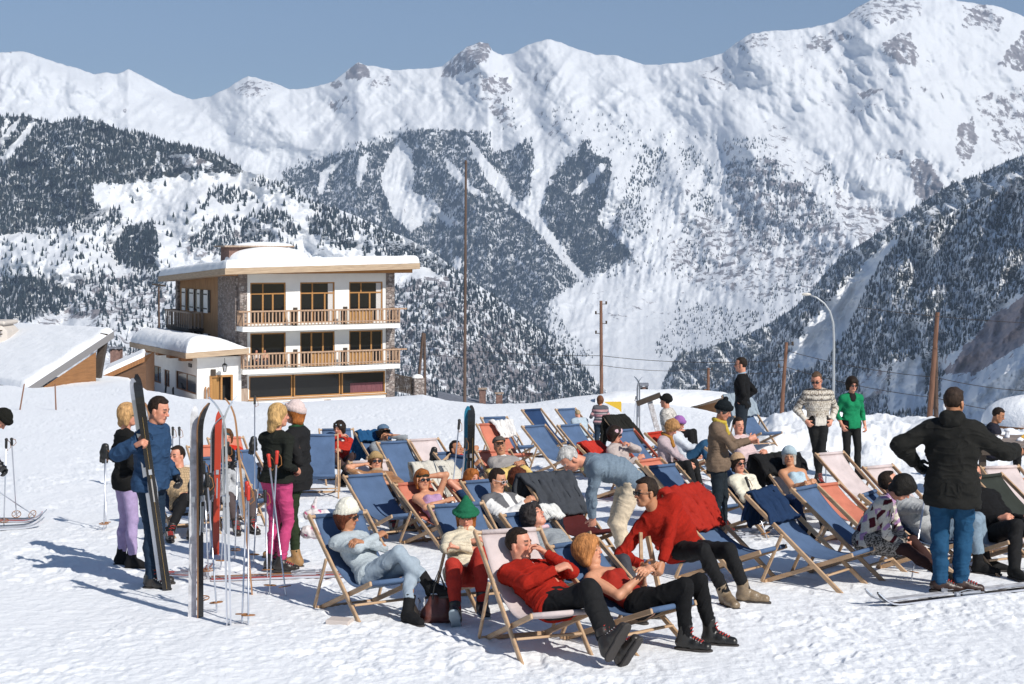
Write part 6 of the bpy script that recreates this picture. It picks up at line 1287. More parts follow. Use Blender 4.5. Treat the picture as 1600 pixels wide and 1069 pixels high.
rec(533, 754, -80, 'woman in a red cardigan with a pale headband sitting cross-legged, hand at her chin', fem=True, k=1.66, tor=-34, z=.36, hd=(-35, 5, 0), hands={1: (.16, .0, .10), -1: (.19, .0, .40)}, elbow={-1: (.5, -.7, -.4)}, feet={1: (.52, -.02, .09), -1: (.62, .10, .22)}, top=dict(c=(.40, .03, .02), t=.02, under=(.6, .55, .5)), legs=dict(c=(.05, .03, .03)), shoes=BTB, hair=('curl', DH), headband=((.40, .48, .55), .06), skin=SKR)
ch(498, 775, -82, 'blue', 'tall narrow blue chair seen from the side beside the women with the poles', hz=1.05)
c10 = ch(612, 762, -52, 'blue', 'chair with a bright blue jacket hung on it', hz=1.0)
drape(c10, 'bright blue jacket hung on the back of a chair in the rear left row', (.012, .07, .17), w=.66, lf=.2, lb=.45, seed=4)
rec(612, 762, -60, 'person in a grey jacket and peaked cap covering the mouth with one hand', k=1.72, tor=-42, z=.36, hd=(5, 5, 0), hands={1: (.21, .02, .46), -1: (.18, -.02, .10)}, elbow={1: (.5, .8, -.5)}, top=dict(c=(.25, .27, .29), t=.025), legs=dict(c=(.10, .10, .11)), shoes=BT, hair=('curl', DH), hat=('cap', (.10, .16, .24)), skin=SKD)
ch(648, 782, -55, 'blue', 'empty blue chair just behind the woman in the fur hat', hz=.98)
c14 = ch(697, 778, -52, 'pink', 'empty faded pink chair with a black glove on it', hz=1.0)
glove_obj(at(678, 706, 20.6), 'black glove lying on the empty faded pink chair', k=1.)
ch(668, 790, -140, 'blue', 'low blue chair facing away toward the left beside the black skis', hz=.80)
rec(745, 785, -46, 'man in a grey sweater with a red scarf resting one arm over his head', k=1.76, tor=-52, z=.32, hd=(0, -20, 0), hands={1: (.1, .12, .60), -1: (.2, -.1, .1)}, elbow={1: (.2, 1, .3)}, top=dict(c=(.36, .36, .38), t=.02), legs=dict(c=(.08, .08, .09)), shoes=BT, hair=('short', DH), scarf=(.42, .03, .02), skin=SKD)
ch(745, 785, -46, 'blue', 'blue chair under the man with the red scarf', hz=.82)
ch(775, 848, -50, 'orange', 'faded orange chair under the red-haired woman', hz=.82)
rec(772, 848, -50, 'red-haired woman in a navy blouse with her bare arm behind her head', fem=True, k=1.66, tor=-52, z=.32, hd=(0, -15, 0), hands={1: (-.02, .10, .66), -1: (-.02, -.08, .66)}, elbow={1: (.4, 1, .2), -1: (.4, -1, .2)}, top=dict(c=(.02, .045, .10), t=.014, sl=.1), legs=dict(c=(.5, .5, .48)), shoes=BT, hair=('bob', GIN), skin=SKR)
c_ = ch(708, 832, -60, 'white', 'chair covered by a pale fur coat behind the woman in the lilac top', hz=.92)
drape(c_, 'pale fur coat heaped on a chair behind the woman in the lilac top', (.55, .52, .46), w=.6, lf=.5, lb=.3, name='fur_coat', cat='fur coat', kind='knit', thick=.06, seed=6, hz=.92)
c_ = ch(792, 738, -62, 'orange', 'faded orange chair with a white cloth in the rear row', hz=.98)
drape(c_, 'white cloth thrown over the orange chair in the rear row', (.70, .68, .66), w=.4, lf=.35, lb=.4, name='white_cloth', cat='cloth', off=.2, seed=9)
ch(803, 790, -60, 'orange', 'faded orange chair under the man in the flat cap', hz=.88)
rec(803, 792, -60, 'man in a flat cap and grey V-neck sweater over a white shirt, hands clasped', k=1.76, tor=-44, z=.34, hd=(-20, -6, 6), hands=CLASP, top=dict(c=(.28, .26, .25), t=.018, vneck=.05, under=(.75, .74, .72)), legs=dict(c=(.09, .08, .08)), shoes=BT, hair=('short', GRH), hat=('cap', (.10, .085, .075)), skin=SKD)
ch(806, 872, -52, 'blue', 'blue chair under the dark-haired man in the grey waistcoat', hz=.95)
rec(806, 874, -48, 'dark-haired man in clear-rimmed sunglasses, white shirt and grey waistcoat', k=1.74, tor=-42, z=.34, hd=(18, 10, 0), hands={1: (.20, .14, .12), -1: (.22, .06, .16)}, elbow={1: (0, .9, -.4)}, top=dict(c=(.70, .69, .68), t=.016, m='cloth', vneck=.04, pat=lambda cl, t, s, f, a, ia: np.where(((~ia) & (np.abs(s) > .045))[:, None], np.array([.12, .12, .13], np.float32), cl)), legs=dict(c=(.14, .14, .15)), shoes=BT, hair=('short', DH), glasses=mat('clear_rim', (.55, .5, .5), .2), skin=SKT)
c_ = ch(838, 852, -55, 'white', 'chair padded with a yellow blanket under the curly-haired woman', hz=.95)
drape(c_, 'yellow blanket spread over the chair of the curly-haired woman', (.62, .45, .16), w=.62, lf=.45, lb=.25, name='blanket', cat='blanket', thick=.04, seed=12, hz=.95)
rec(838, 856, -52, 'curly auburn-haired woman in sunglasses and a pale blue-grey sweater', fem=True, k=1.66, tor=-46, z=.33, hd=(8, 2, 0), hands=CLASP, top=dict(c=(.30, .34, .40), t=.018, pat=lambda cl, t, s, f, a, ia: np.where((ia & (a < .22))[:, None], np.array([.06, .035, .025], np.float32), cl)), legs=dict(c=(.25, .23, .22)), shoes=BT, hair=('curl', AUB), glasses=True, skin=SKD)
c_ = ch(905, 872, -52, 'maroon', 'chair hidden by a dark grey jacket in front of the bending man', hz=1.02)
drape(c_, 'dark grey jacket with a maroon lining over the chair the bending man reaches for', (.045, .050, .060), w=.66, lf=.55, lb=.5, thick=.05, seed=15)
# ---- bending man
person('white-haired man in a blue-grey sweater and cream trousers bending over a chair', G(978, 900), 192, k=1.78, pel=(-.04, .925), tor=78, tp=46, head=(14, 56, 0), hands={1: (.42, .02, .30), -1: (.04, -.20, .03)}, elbow={1: (-.3, .3, .6), -1: (-.6, -.7, 0)}, feet={1: (.04, .13, .09), -1: (-.06, -.15, .09)}, knee={1: (1, .0, .1), -1: (1, 0, .1)},
    top=dict(c=(.16, .21, .265), t=.022, under=(.68, .60, .30), hem=.06), legs=dict(c=(.60, .50, .37), t=.020, m='cloth', wr=.006), shoes=BTL, hair=('short', WHH), skin=SKR)

# ---- rear rows of empty chairs
ch(797, 724, -60, 'blue', 'empty blue chair furthest back on the left with red tipped rails', hz=1.0, rail=None)
ch(868, 716, -42, 'navy', 'empty navy chair standing highest in the rear rows', hz=1.12)
ch(874, 744, -46, 'blue', 'empty blue chair in front of the navy one', hz=1.0)
ch(930, 742, -46, 'blue', 'empty blue chair in front of the two children', hz=1.0)
ch(915, 703, -50, 'blue', 'blue chair behind the two children', hz=1.0)
person('small child in a pale blue jacket seen from behind, stooping over a chair', G(908, 712), 110, k=1.12, pel=(0, .62), tor=22, head=(10, 20, 0), hands={1: (.3, .1, .2), -1: (.3, -.1, .2)}, feet={1: (.0, .12, .09), -1: (.0, -.12, .09)}, top=dict(c=(.40, .48, .55), t=.04, m='cloth', hood=None), legs=dict(c=(.10, .12, .16)), shoes=BT, hair=('short', (.40, .30, .18)), skin=SKR)
person('little girl with brown hair in a pink and grey striped sweater seen from behind', G(938, 712), 85, k=1.16, fem=True, hands={1: (.25, .25, .22), -1: (.28, -.20, .25)}, head=(8, 10, 0), top=dict(c=(.10, .10, .115), t=.024, pat=stripes([(.03, .07, (.55, .30, .32)), (.12, .145, (.5, .45, .45)), (.19, .24, (.55, .27, .30)), (.27, .29, (.5, .45, .45)), (.33, .40, (.58, .33, .34))])), legs=dict(c=(.02, .035, .06), t=.015), shoes=BT, hair=('bob', (.15, .06, .03)), skin=SKR)
c_ = ch(1000, 724, -40, 'blue', 'chair completely covered by a black coat', hz=1.02)
drape(c_, 'big black coat thrown over a chair beside the leaning signpost', (.012, .012, .010), w=.70, lf=.75, lb=.45, name='coat', cat='coat', thick=.06, seed=18)
ch(1020, 757, -44, 'blue', 'blue chair with red painted rails catching the shadow of a head', hz=1.02, rail=M_CHR)
rec(1036, 772, -28, 'curly blonde woman in a pale mauve sweater and mustard scarf looking down at her hands', fem=True, k=1.66, tor=8, z=.42, hd=(-5, 38, 0), hands={1: (.36, .0, .12), -1: (.40, -.08, .10)}, top=dict(c=(.42, .34, .36), t=.020), legs=dict(c=BK), shoes=BT, hair=('curl', (.38, .20, .08)), scarf=(.30, .14, .03), skin=SKR, feet={1: (.6, .1, .09), -1: (.6, -.1, .09)})
ch(1075, 812, -40, 'orange', 'wooden framed chair under the curly blonde woman', hz=.9)
ch(1072, 748, -35, 'red', 'red chair under the woman in the lilac hat', hz=.9)
rec(1068, 750, -22, 'woman in a lilac knitted hat and white blouse with her knees drawn up', fem=True, k=1.66, tor=-15, z=.36, hd=(0, 25, 0), hands={1: (.34, .0, .12), -1: (.36, -.05, .10)}, feet={1: (.50, .08, .22), -1: (.50, -.08, .22)}, knee={1: (.6, 0, 1), -1: (.6, 0, 1)}, top=dict(c=(.52, .55, .60), t=.024, m='cloth'), legs=dict(c=(.02, .07, .14), t=.012), shoes=BTB, hair=('bob', BRH), hat=('beanie', (.30, .13, .36)), skin=SKR)
c_ = ch(975, 782, -35, 'red', 'red chair under the woman with the pink headband', hz=.95)
drape(c_, 'red blanket over the back of a chair behind the bending man', (.42, .03, .02), w=.5, lf=.3, lb=.3, name='blanket', cat='blanket', seed=21, hz=.95)
rec(978, 780, -28, 'dark-haired woman in a wide pink headband and pale anorak, hand at her mouth', fem=True, k=1.66, tor=-22, z=.38, hd=(5, 5, 0), hands={1: (.22, -.02, .40), -1: (.25, .0, .15)}, elbow={1: (.3, .8, -.5)}, top=dict(c=(.42, .36, .34), t=.026, m='cloth', wr=.010), legs=dict(c=BK), shoes=BT, hair=('bouf', DH), headband=((.62, .42, .47), .05, .022), skin=SKR, glasses=True)
person('person in a black hat and speckled white fur jacket sitting by the signpost', G(1048, 716), -20, k=1.7, pel=(0, .45), tor=-10, head=(180, 0, 0), hands=LAP, feet={1: (.5, .1, .1), -1: (.5, -.1, .1)}, top=dict(c=(.55, .52, .48), t=.05, pat=lambda cl, t, s, f, a, ia: cl*(1-.6*(noise3(np.stack([t, s, f], 1)*60) > .25))[:, None]), legs=dict(c=BK), hair=('short', DH), hat=('slouch', (.012, .012, .012)), skin=SKR)
ch(1092, 830, -48, 'blue', 'empty blue chair between the red quilted jacket and the standing woman', hz=.92)

# ---- right of centre
person('older woman in a black bobble hat and brown knitted jacket standing on skis, reaching forward', G(1122, 838), -14, fem=True, k=1.60, head=(-10, 22, 0), hands={1: (.42, .10, .25), -1: (.40, -.08, .30)}, elbow={1: (-.3, .4, -.8), -1: (-.3, -.5, -.8)}, feet={1: (.06, .10, .085), -1: (-.04, -.10, .085)}, top=dict(c=(.17, .12, .085), t=.030, len=.06, hem=.05, wr=.008), legs=dict(c=(.012, .018, .024), t=.012), shoes=BT, hair=('pix', GRH), hat=('pom', (.010, .013, .016)), skin=SKR, scarf=(.45, .33, .05))
ch(1188, 832, -50, 'blue', 'blue chair under the woman in the cream blouse', hz=.98)
rec(1184, 832, -52, 'woman in a cream blouse hidden under a straw hat, pole across her lap', fem=True, k=1.66, tor=-40, z=.36, hd=(-10, 0, 0), hands={1: (.2, .1, .05), -1: (.2, -.12, .04)}, top=dict(c=(.66, .63, .52), t=.024, m='cloth', vneck=.04), legs=dict(c=NAVY), shoes=BTB, hair=('bob', DH), hat=('cloche', (.45, .30, .18)), glasses=True, skin=SKR)
rec(1172, 768, -40, 'smiling dark-haired man in a pink shirt with a dark green blanket over his knees', k=1.74, tor=-22, z=.40, hd=(-25, 2, 0), hands=CLASP, top=dict(c=(.55, .42, .42), t=.02, m='cloth'), legs=dict(c=(.03, .035, .02), t=.03), shoes=BT, hair=('short', DH), skin=SKR, knee={1: (.6, .1, 1), -1: (.6, -.1, 1)}, feet={1: (.55, .1, .12), -1: (.55, -.1, .12)})
ch(1172, 770, -42, 'navy', 'navy chair under the smiling man in the pink shirt', hz=.8)
c_ = ch(1180, 722, -60, 'blue', 'chair with a pale grey blanket behind the man in the black sweater', hz=1.2)
drape(c_, 'pale blue-grey blanket hanging over a chair behind the man in the black sweater', (.26, .31, .36), w=.62, lf=.5, lb=.5, name='blanket', cat='blanket', seed=24, hz=1.2)
person('man in a black sweater over a pale collar standing with hands on hips', P(1160, 722, 24.6), 160, k=1.80, head=(10, 0, 0), hands={1: (.02, .17, .06), -1: (.02, -.19, .06)}, elbow={1: (-.5, .9, 0), -1: (-.9, -.6, 0)}, top=dict(c=BK, t=.018, collar=((.30, .38, .46), .016)), legs=dict(c=(.014, .020, .028), t=.012), shoes=BT, hair=('short', DH), glasses=True, skin=SKR)
c_ = ch(1258, 812, -62, 'white', 'chair with a black jacket behind the woman in the light blue hat', hz=.92)
drape(c_, 'black jacket draped behind the woman in the light blue hat', BK, w=.7, lf=.3, lb=.4, seed=27, hz=.92, thick=.05)
rec(1254, 814, -72, 'woman in a fluffy light blue hat and pale blue camisole sunning herself', fem=True, k=1.64, tor=-40, z=.35, hd=(-30, -4, 0), hands={1: (.2, .02, .04), -1: (.22, -.02, .05)}, top=dict(c=(.40, .52, .60), t=.010, bust=True), legs=dict(c=(.50, .44, .37), t=.02), shoes=BTB, hair=('bob', (.45, .42, .38)), hat=('slouch', (.36, .45, .50)), skin=(.50, .24, .13))
person('balding man in sunglasses and a patterned Nordic sweater, hands in his pockets', G(1278, 757), -82, k=1.79, head=(-35, 22, 0), hands={1: (.04, .20, .02), -1: (.04, -.20, .02)}, elbow={1: (-.7, .7, -.2), -1: (-.7, -.7, -.2)}, feet={1: (.08, -.03, .085), -1: (-.12, .07, .085)}, top=dict(c=(.58, .54, .48), t=.022, pat=fairisle, under=(.02, .02, .02)), legs=dict(c=(.012, .012, .012), t=.005), shoes=BT, hair=('short', (.09, .055, .035)), glasses=True, skin=SKR)
person('dark-haired woman in sunglasses and a green V-neck cardigan walking', G(1330, 748), -80, fem=True, k=1.66, head=(0, 8, 0), hands={1: (.05, .23, -.05), -1: (.08, -.20, -.03)}, feet={1: (.10, .08, .085), -1: (-.05, -.06, .085)}, top=dict(c=(.012, .20, .085), t=.016, vneck=.12, under=(.012, .012, .012), uh=.03, sl=.55, len=.04), legs=dict(c=(.012, .012, .012), t=.004), shoes=BTB, hair=('bouf', DH), glasses=True, skin=SKR)
ch(1356, 812, -52, 'pink', 'empty faded pink chair in front of the snow bank, left of its twin', hz=1.0)
ch(1440, 842, -52, 'pink', 'empty faded pink chair behind the kissing couple', hz=.98)
ch(1350, 850, -54, 'orange', 'low orange chair behind the couple', hz=.76)
c29 = ch(1278, 911, -38, 'blue', 'empty blue chair with a navy pullover hung over its top', hz=1.0)
drape(c29, 'navy blue pullover hung over the empty chair in the right foreground', (.010, .028, .075), w=.56, lf=.36, lb=.30, name='pullover', cat='pullover', seed=30)
ch(1345, 895, -38, 'blue', 'blue chair the woman in the diamond sweater sits on', hz=1.0)
ar_ = person('woman in a burgundy and white diamond sweater and tweed skirt leaning over to kiss', G(1356, 903), -30, slope=.054, fem=True, k=1.68, pel=(-.0, .38), tor=34, tp=12, head=(28, 46, 0), hands={1: (.30, .10, .22), -1: (.34, -.02, .16)}, elbow={1: (-.1, .8, -.5), -1: (-.1, -.8, -.6)}, feet={1: (.74, .06, .10), -1: (.80, -.12, .12)}, knee={1: (.6, .1, 1), -1: (.6, -.1, 1)}, top=dict(c=(.62, .57, .50), t=.020, pat=argyle, hem=.04, under=(.45, .28, .45)), legs=dict(c=(.04, .018, .016), t=.003, cut=.9), shoes=dict(c=BK, h=.14, m='cloth'), hair=('bouf', (.012, .011, .010)), skin=SKR)
def skirt(o, label):
    Fk = Field(o['P0']-.7, o['P0']+.7, .010)
    for sd in (1, -1): Fk.cap(o['P0']+np.array([0, .06*sd, 0]), o['P0']+(o['KN'][sd]-o['P0'])*.72+np.array([0, .0, .0]), .135, .095, .06)
    V, Q, g = Fk.mesh(); n = noise3(V*120); c = np.where((n > .0)[:, None], np.array([.34, .31, .28]), np.array([.05, .045, .04])).astype(np.float32); V = V+g*(.006*noise3(V*14))[:, None]
    link('skirt', mesh_np('skirt', V, Q, True, c), o['root'], [cmat('cloth')])
skirt(ar_, '')
rec(1452, 888, -24, 'man in a light grey sweater and pale blue trousers lying back to be kissed', k=1.76, tor=-40, z=.36, hd=(150, 20, 0) if False else (20, -25, 0), hands={1: (.22, .0, .20), -1: (.25, -.05, .22)}, elbow={1: (0, .8, -.3), -1: (0, -.8, -.3)}, feet={1: (.55, .10, .09), -1: (.50, -.12, .09)}, knee={1: (.5, .1, 1), -1: (.5, -.1, 1)}, top=dict(c=(.34, .35, .36), t=.020), legs=dict(c=(.20, .27, .34), t=.016, cut=.75), shoes=dict(c=BK, h=.2, m='cloth'), hair=('short', DH), skin=SKR)
ch(1450, 888, -30, 'blue', 'blue chair under the man in pale blue trousers', hz=.9)
rec(1462, 858, -150, 'small child in a red pompom hat and red jacket', k=1.05, tor=-10, z=.36, hd=(0, 20, 0), hands=LAP, feet={1: (.4, .1, .2), -1: (.4, -.1, .2)}, top=dict(c=(.40, .035, .025), t=.04, pat=lambda cl, t, s, f, a, ia: np.where((ia & (a < .15))[:, None], np.array([.6, .52, .42], np.float32), cl)), legs=dict(c=(.38, .04, .03)), shoes=BT, hair=('short', BRH), hat=('pom', (.38, .05, .035)), skin=SKR)
ch(1548, 888, -62, 'pink', 'faded pink chair under the man in black sunglasses', hz=.98)
rec(1556, 886, -68, 'man in sunglasses dressed all in black lounging behind the man in the anorak', k=1.80, tor=-36, z=.37, hd=(-25, -2, 0), hands={1: (.18, .22, .0), -1: (.2, -.1, .02)}, feet={1: (.62, .16, .09), -1: (.60, -.30, .09)}, top=dict(c=BK, t=.020), legs=dict(c=BK, t=.014), shoes=BTB, hair=('short', DH), glasses=True, skin=SKR)
ch(1625, 868, -50, 'dark', 'dark chair at the right edge', hz=1.0)
ch(1618, 840, -70, 'pink', 'faded pink chair at the right edge behind the dark one', hz=.95)
# man in the black anorak, seen from behind
an = person('man in a black hooded anorak and blue trousers standing on skis with his back turned', G(1488, 928), 68, k=1.88, head=(-22, 4, 0), hands={1: (.06, .31, .13), -1: (.30, -.50, .24)}, elbow={1: (-.6, .9, .1), -1: (-.2, -.6, -.6)}, feet={1: (.0, .10, .10), -1: (.06, -.06, .10)}, footdir={1: (.25, -1, 0), -1: (.25, -1, 0)},
    top=dict(c=(.012, .012, .011), t=.040, m='cloth', name='anorak', len=.16, hem=.06, aw=1.25, wr=.010, fr=8, flare=1.15), legs=dict(c=(.012, .060, .13), t=.020, w=1.05, wr=.012), shoes=dict(BT, c=(.04, .02, .015)), hair=('short', (.035, .022, .016)), gloves=dict(c=(.012, .012, .012), sides=(1,)), hood=(.012, .012, .011), skin=SKD)
person('dark-haired person sitting behind the wooden table', G(1549, 752), -20, k=1.70, pel=(0, .45), tor=5, head=(-10, 20, 0), hands=LAP, feet={1: (.4, .1, .09), -1: (.4, -.1, .09)}, top=dict(c=(.02, .02, .03), t=.02), legs=dict(c=BK), hair=('short', DH), skin=SKD)

# ---- standing group on the left
person('woman with curled blonde hair in a long black jacket and lilac stretch trousers', G(196, 885), 35, fem=True, k=1.66, head=(-20, 2, 0), hands={1: (.12, .16, .05), -1: (.10, -.14, .05)}, elbow={1: (-.5, .8, -.3), -1: (-.5, -.8, -.3)}, feet={1: (.0, .11, .085), -1: (.03, -.13, .085)}, footdir={1: (.8, -.6, 0), -1: (.7, -.7, 0)}, top=dict(c=(.012, .012, .012), t=.014, len=.10, flare=1.0, hem=.04), legs=dict(c=(.36, .28, .46), t=.004, cut=.86), shoes=dict(c=BK, h=.14, m='cloth'), hair=('bob', (.46, .27, .12)), glasses=True, skin=SKR)
sm_ = person('dark-haired man in a blue jacket holding a pair of long black skis upright', G(236, 915), -12, k=1.79, tor=3, head=(-4, 12, 0), hands={1: (.16, .18, .02), -1: (.0, -.29, 1.33, 1)}, elbow={1: (-.7, .6, -.3), -1: (-.8, -.3, -.6)}, feet={1: (-.03, .10, .085), -1: (.05, -.08, .085)}, palmn={-1: (1, 0, .1)}, top=dict(c=(.022, .055, .120), t=.036, m='cloth', name='jacket', hem=.05, len=.02, aw=1.05, wr=.010, fr=9, collar=((.022, .055, .120), .022), under=(.50, .44, .44)), legs=dict(c=(.012, .026, .05), t=.014), shoes=BT, hair=('short', DH), gloves=dict(c=BK, sides=(1,)), skin=SKR, curl=(.6, .9))
person('blonde woman seen from behind in a black sweater and bright pink ski trousers', G(432, 893), 60, fem=True, k=1.67, head=(-35, 0, 0), hands={1: (.28, .05, .26), -1: (.1, -.18, .1)}, elbow={1: (-.3, .7, -.5)}, feet={1: (.02, .08, .10), -1: (.0, -.06, .10)}, footdir={1: (.4, -1, 0), -1: (.4, -1, 0)}, top=dict(c=(.016, .018, .015), t=.018, hem=.02), legs=dict(c=(.46, .055, .16), t=.008, wr=.007), shoes=BT, hair=('long', (.50, .31, .13)), skin=SKR)
person('woman in a white knitted hat, black coat and dark green trousers facing the blonde', G(464, 882), 165, fem=True, k=1.68, head=(10, 0, 0), hands={1: (.06, .20, .04), -1: (.18, -.05, .15)}, feet={1: (-.03, .10, .085), -1: (.26, -.08, .085)}, top=dict(c=(.012, .012, .013), t=.030, m='cloth', name='coat', len=.10, hem=.05, wr=.008, collar=((.02, .07, .03), .02)), legs=dict(c=(.020, .032, .014), t=.006), shoes=BTT, hair=('bob', GIN), hat=('beanie', (.62, .50, .48)), skin=SKR, gloves=dict(c=BK, sides=(1,)))
person('skier in a dark cap bending over his poles at the left edge', G(-66, 838), -2, k=1.76, tor=52, tp=30, head=(0, 62, 0), hands={1: (.42, .12, .26), -1: (.38, -.12, .30)}, feet={1: (.02, .12, .10), -1: (-.02, -.12, .10)}, top=dict(c=BK, t=.02), legs=dict(c=BK), shoes=BT, hair=('short', DH), hat=('beanie', (.012, .012, .010)), gloves=dict(c=BK), skin=SKR)
# seated behind the upright skis
rec(288, 832, -60, 'man in a checked sand-coloured shirt and black trousers sitting behind the man with skis', k=1.74, tor=-28, z=.34, hd=(-60, 0, 0), hands={1: (.3, .1, .0), -1: (.28, -.12, .0)}, feet={1: (.62, -.1, .10), -1: (.58, -.35, .10)}, top=dict(c=(.45, .32, .19), t=.02, m='cloth', pat=checks), legs=dict(c=BK), shoes=BT, hair=('short', DH), skin=SKR)
c_ = ch(292, 832, -56, 'blue', 'chair with a white jacket behind the man in the checked shirt', hz=.85)
drape(c_, 'white jacket on the chair of the man in the checked shirt', (.58, .54, .50), w=.5, lf=.3, lb=.3, seed=33, hz=.85)
ch(366, 820, -58, 'blue', 'blue chair under the woman in the blue hood', hz=.98)
rec(362, 822, -66, 'black-haired woman in a pale grey top resting her chin on black gloves', fem=True, k=1.66, tor=-36, z=.36, hd=(-10, 8, 0), hands={1: (.2, .0, .34), -1: (.22, -.02, .33)}, top=dict(c=(.42, .43, .45), t=.022), legs=dict(c=(.08, .06, .06)), shoes=BT, hair=('curl', (.010, .009, .009)), hood=(.05, .12, .25), gloves=dict(c=BK), skin=SKR)
ch(372, 772, -60, 'orange', 'faded orange chair under the person in the bright red sweater', hz=.98)
rec(370, 772, -50, 'person in a bright red sweater with a teal headband half hidden behind upright skis', k=1.70, tor=-40, z=.35, hd=(-20, -5, 0), hands=LAP, top=dict(c=(.50, .03, .015), t=.02), legs=dict(c=(.08, .08, .1)), shoes=BT, hair=('curl', BRH), headband=((.02, .12, .14), .05), skin=SKR)
ch(340, 788, -62, 'orange', 'faded orange chair just left of the red and black upright skis', hz=.95)
ch(400, 800, -52, 'blue', 'blue chair behind the blonde woman in pink trousers', hz=.95)

# ================================================================ skis, poles and small things
for i, (px_, lab, cc_) in enumerate(((401, 'tiny figure in a pale shirt sitting on the middle balcony, nearer its left end', (.55, .50, .48)), (414, 'tiny bare-armed figure sitting on the middle balcony, second from its left end', (.50, .28, .20)))):
    q_ = hotel.matrix_world @ Vector((fr_(px_, 560, -.8)[0], -.75, fr_(500, 577, -1.3)[1]+.15)); person(lab, q_, -75, pel=(0, .46), tor=-12, head=(0, 5, 0), hands=LAP, feet={1: (.4, .1, .09), -1: (.4, -.1, .09)}, top=dict(c=cc_, t=.02), legs=dict(c=(.1, .1, .12)), hair=('short', DH), skin=SKR)
U_ = {'curl': .14}
ski_pair('snow-crusted white ski and a dark brown ski planted upright side by side', [(300, 965, 304, 626, 12.0, (1, .15, 0), M_SKIW, M_SKIW, 1, dict(w=.070, curl=.05)), (313, 968, 312, 620, 11.95, (.45, .9, 0), M_SKIB, M_SKIR, -1, dict(w=.070, curl=.10, medge=M_SKIN))])
ski_pair('red and black skis planted upright behind the tall silver pair', [(331, 866, 333, 640, 15.4, (.35, 1, 0), M_SKIB, M_SKIR, -1, dict(w=.08)), (337, 866, 342, 636, 15.35, (1, .1, 0), M_SKIR, M_SKIR, 1, dict(w=.075, curl=.06))])
ski_pair('tall silver skis planted edge-on with tips curling apart', [(355, 978, 346, 610, 11.65, (-.2, 1, 0), M_SKIS, M_SKIS, -1, dict(curl=.13, tipl=.26, w=.066)), (361, 980, 351, 610, 11.62, (-.2, 1, 0), M_SKIS, M_SKIS, 1, dict(curl=.13, tipl=.26, w=.066))])
ski_pair('single brown ski leaning upright right of the silver pair', [(395, 930, 364, 612, 13.0, (-.18, 1, 0), M_SKIN, M_SKIN, 1, dict(curl=.08, medge=M_SKIN))])
ski_pair('long black skis with a gold line held upright by the man in the blue jacket', [(262, 920, 212, 578, 13.26, (1, .25, 0), M_SKIB, M_SKIB, 1, dict(line=True, curl=.08, w=.082, dd=-.1)), (256, 920, 206, 582, 13.34, (1, .25, 0), M_SKIS, M_SKIB, -1, dict(curl=.08, w=.078, dd=-.1, binding=False))])
ski_pair('black skis with blue tips standing upright behind the woman in the green hat', [(734, 820, 737, 628, 17.6, (1, .1, 0), M_SKIB, M_SKIB, 1, dict(w=.095, curl=.06, tipm=None, line=[.02])), (728, 820, 731, 628, 17.66, (1, .1, 0), M_SKIBL, M_SKIBL, -1, dict(w=.09, curl=.05))])
ski_pair('small dark upright skis standing beside the leaning signpost', [(995, 690, 996, 585, 31.5, (.3, 1, 0), M_SKIB, M_SKIB, -1, dict(curl=.12, w=.09)), (999, 690, 999, 585, 31.4, (.3, 1, 0), M_SKIB, M_SKIB, 1, dict(curl=.12, w=.09))])
ski_pair('brown upright skis behind the blonde woman in lilac trousers', [(233, 760, 226, 640, 21.8, (.3, 1, 0), M_SKIN, M_SKIB, -1, dict(curl=.10)), (238, 760, 232, 622, 21.7, (.3, 1, 0), M_SKIN, M_SKIN, 1, dict(curl=.10))])
ski_pair('varnished skis leaning on the white annex wall beside its door', [(320, 631, 321, 603, 90.0, (1, 0, 0), M_SKIN, M_SKIN, 1, dict(w=.12, binding=False)), (326, 631, 325, 604, 90.0, (1, 0, 0), M_SKIN, M_SKIN, 1, dict(w=.12, binding=False))])
ski_pair('dark skis propped against the shaded side wall of the annex', [(258, 616, 260, 598, 95, (1, 0, 0), M_SKIB, M_SKIB, 1, dict(w=.14, binding=False)), (271, 620, 270, 604, 94, (1, 0, 0), M_SKIB, M_SKIB, 1, dict(w=.14, binding=False))])
def flat_pair(label, a, c, off, m1, m2=None):
    A_, C_ = G(*a), G(*c); e = empty('pair_of_skis', A_, label=label, cat='skis'); d = (C_-A_).normalized(); sd_ = Vector((-d.y, d.x, 0))
    for q, m_ in ((0, m1), (off, m2 or m1)):
        z_ = .012
        ski(e, sd_*q+Vector((0, 0, z_)), C_-A_+sd_*q+Vector((0, 0, z_)), sd_, m_, m_, cs=1, curl=-.12 if False else .12)
        o = e.children[-1]
    return e
def up_flat(*a):
    return flat_pair(*a)
up_flat('reddish skis lying flat on the snow under the women with the poles', (330, 908), (640, 897), .12, M_SKIR, M_SKIN)
up_flat('red skis lying flat on the snow to the left of the planted skis', (250, 899), (330, 905), .1, M_SKIR)
up_flat('black and white skis under the boots of the man in the anorak', (1620, 912), (1345, 944), .16, M_SKIW, M_SKIB)
up_flat('silver skis under the boots of the woman in the bobble hat', (1085, 845), (1215, 835), .15, M_SKIS, M_SKIW)
up_flat('white and black skis of the skier at the left edge', (-170, 838), (76, 824), .18, M_SKIW, M_SKIB)
up_flat('dark skis lying crosswise at the left edge', (-150, 815), (72, 816), .15, M_SKIR, M_SKIB)
def pl(b_, t_, d, grip, label, g=None, **k): return ski_pole(G(b_[0], b_[1]), at(t_[0], t_[1], d), grip, label, g, **k)
pl((421, 930), (433, 704), 13.2, M_GRIPR, 'ski pole with a red grip standing almost upright behind the pink trousers')
pl((447, 932), (419, 709), 13.2, M_GRIPR, 'ski pole with a red grip slanting across the pink trousers')
pl((378, 977), (386, 752), 11.9, M_GRIPR, 'ski pole with a dark red grip just right of the silver skis')
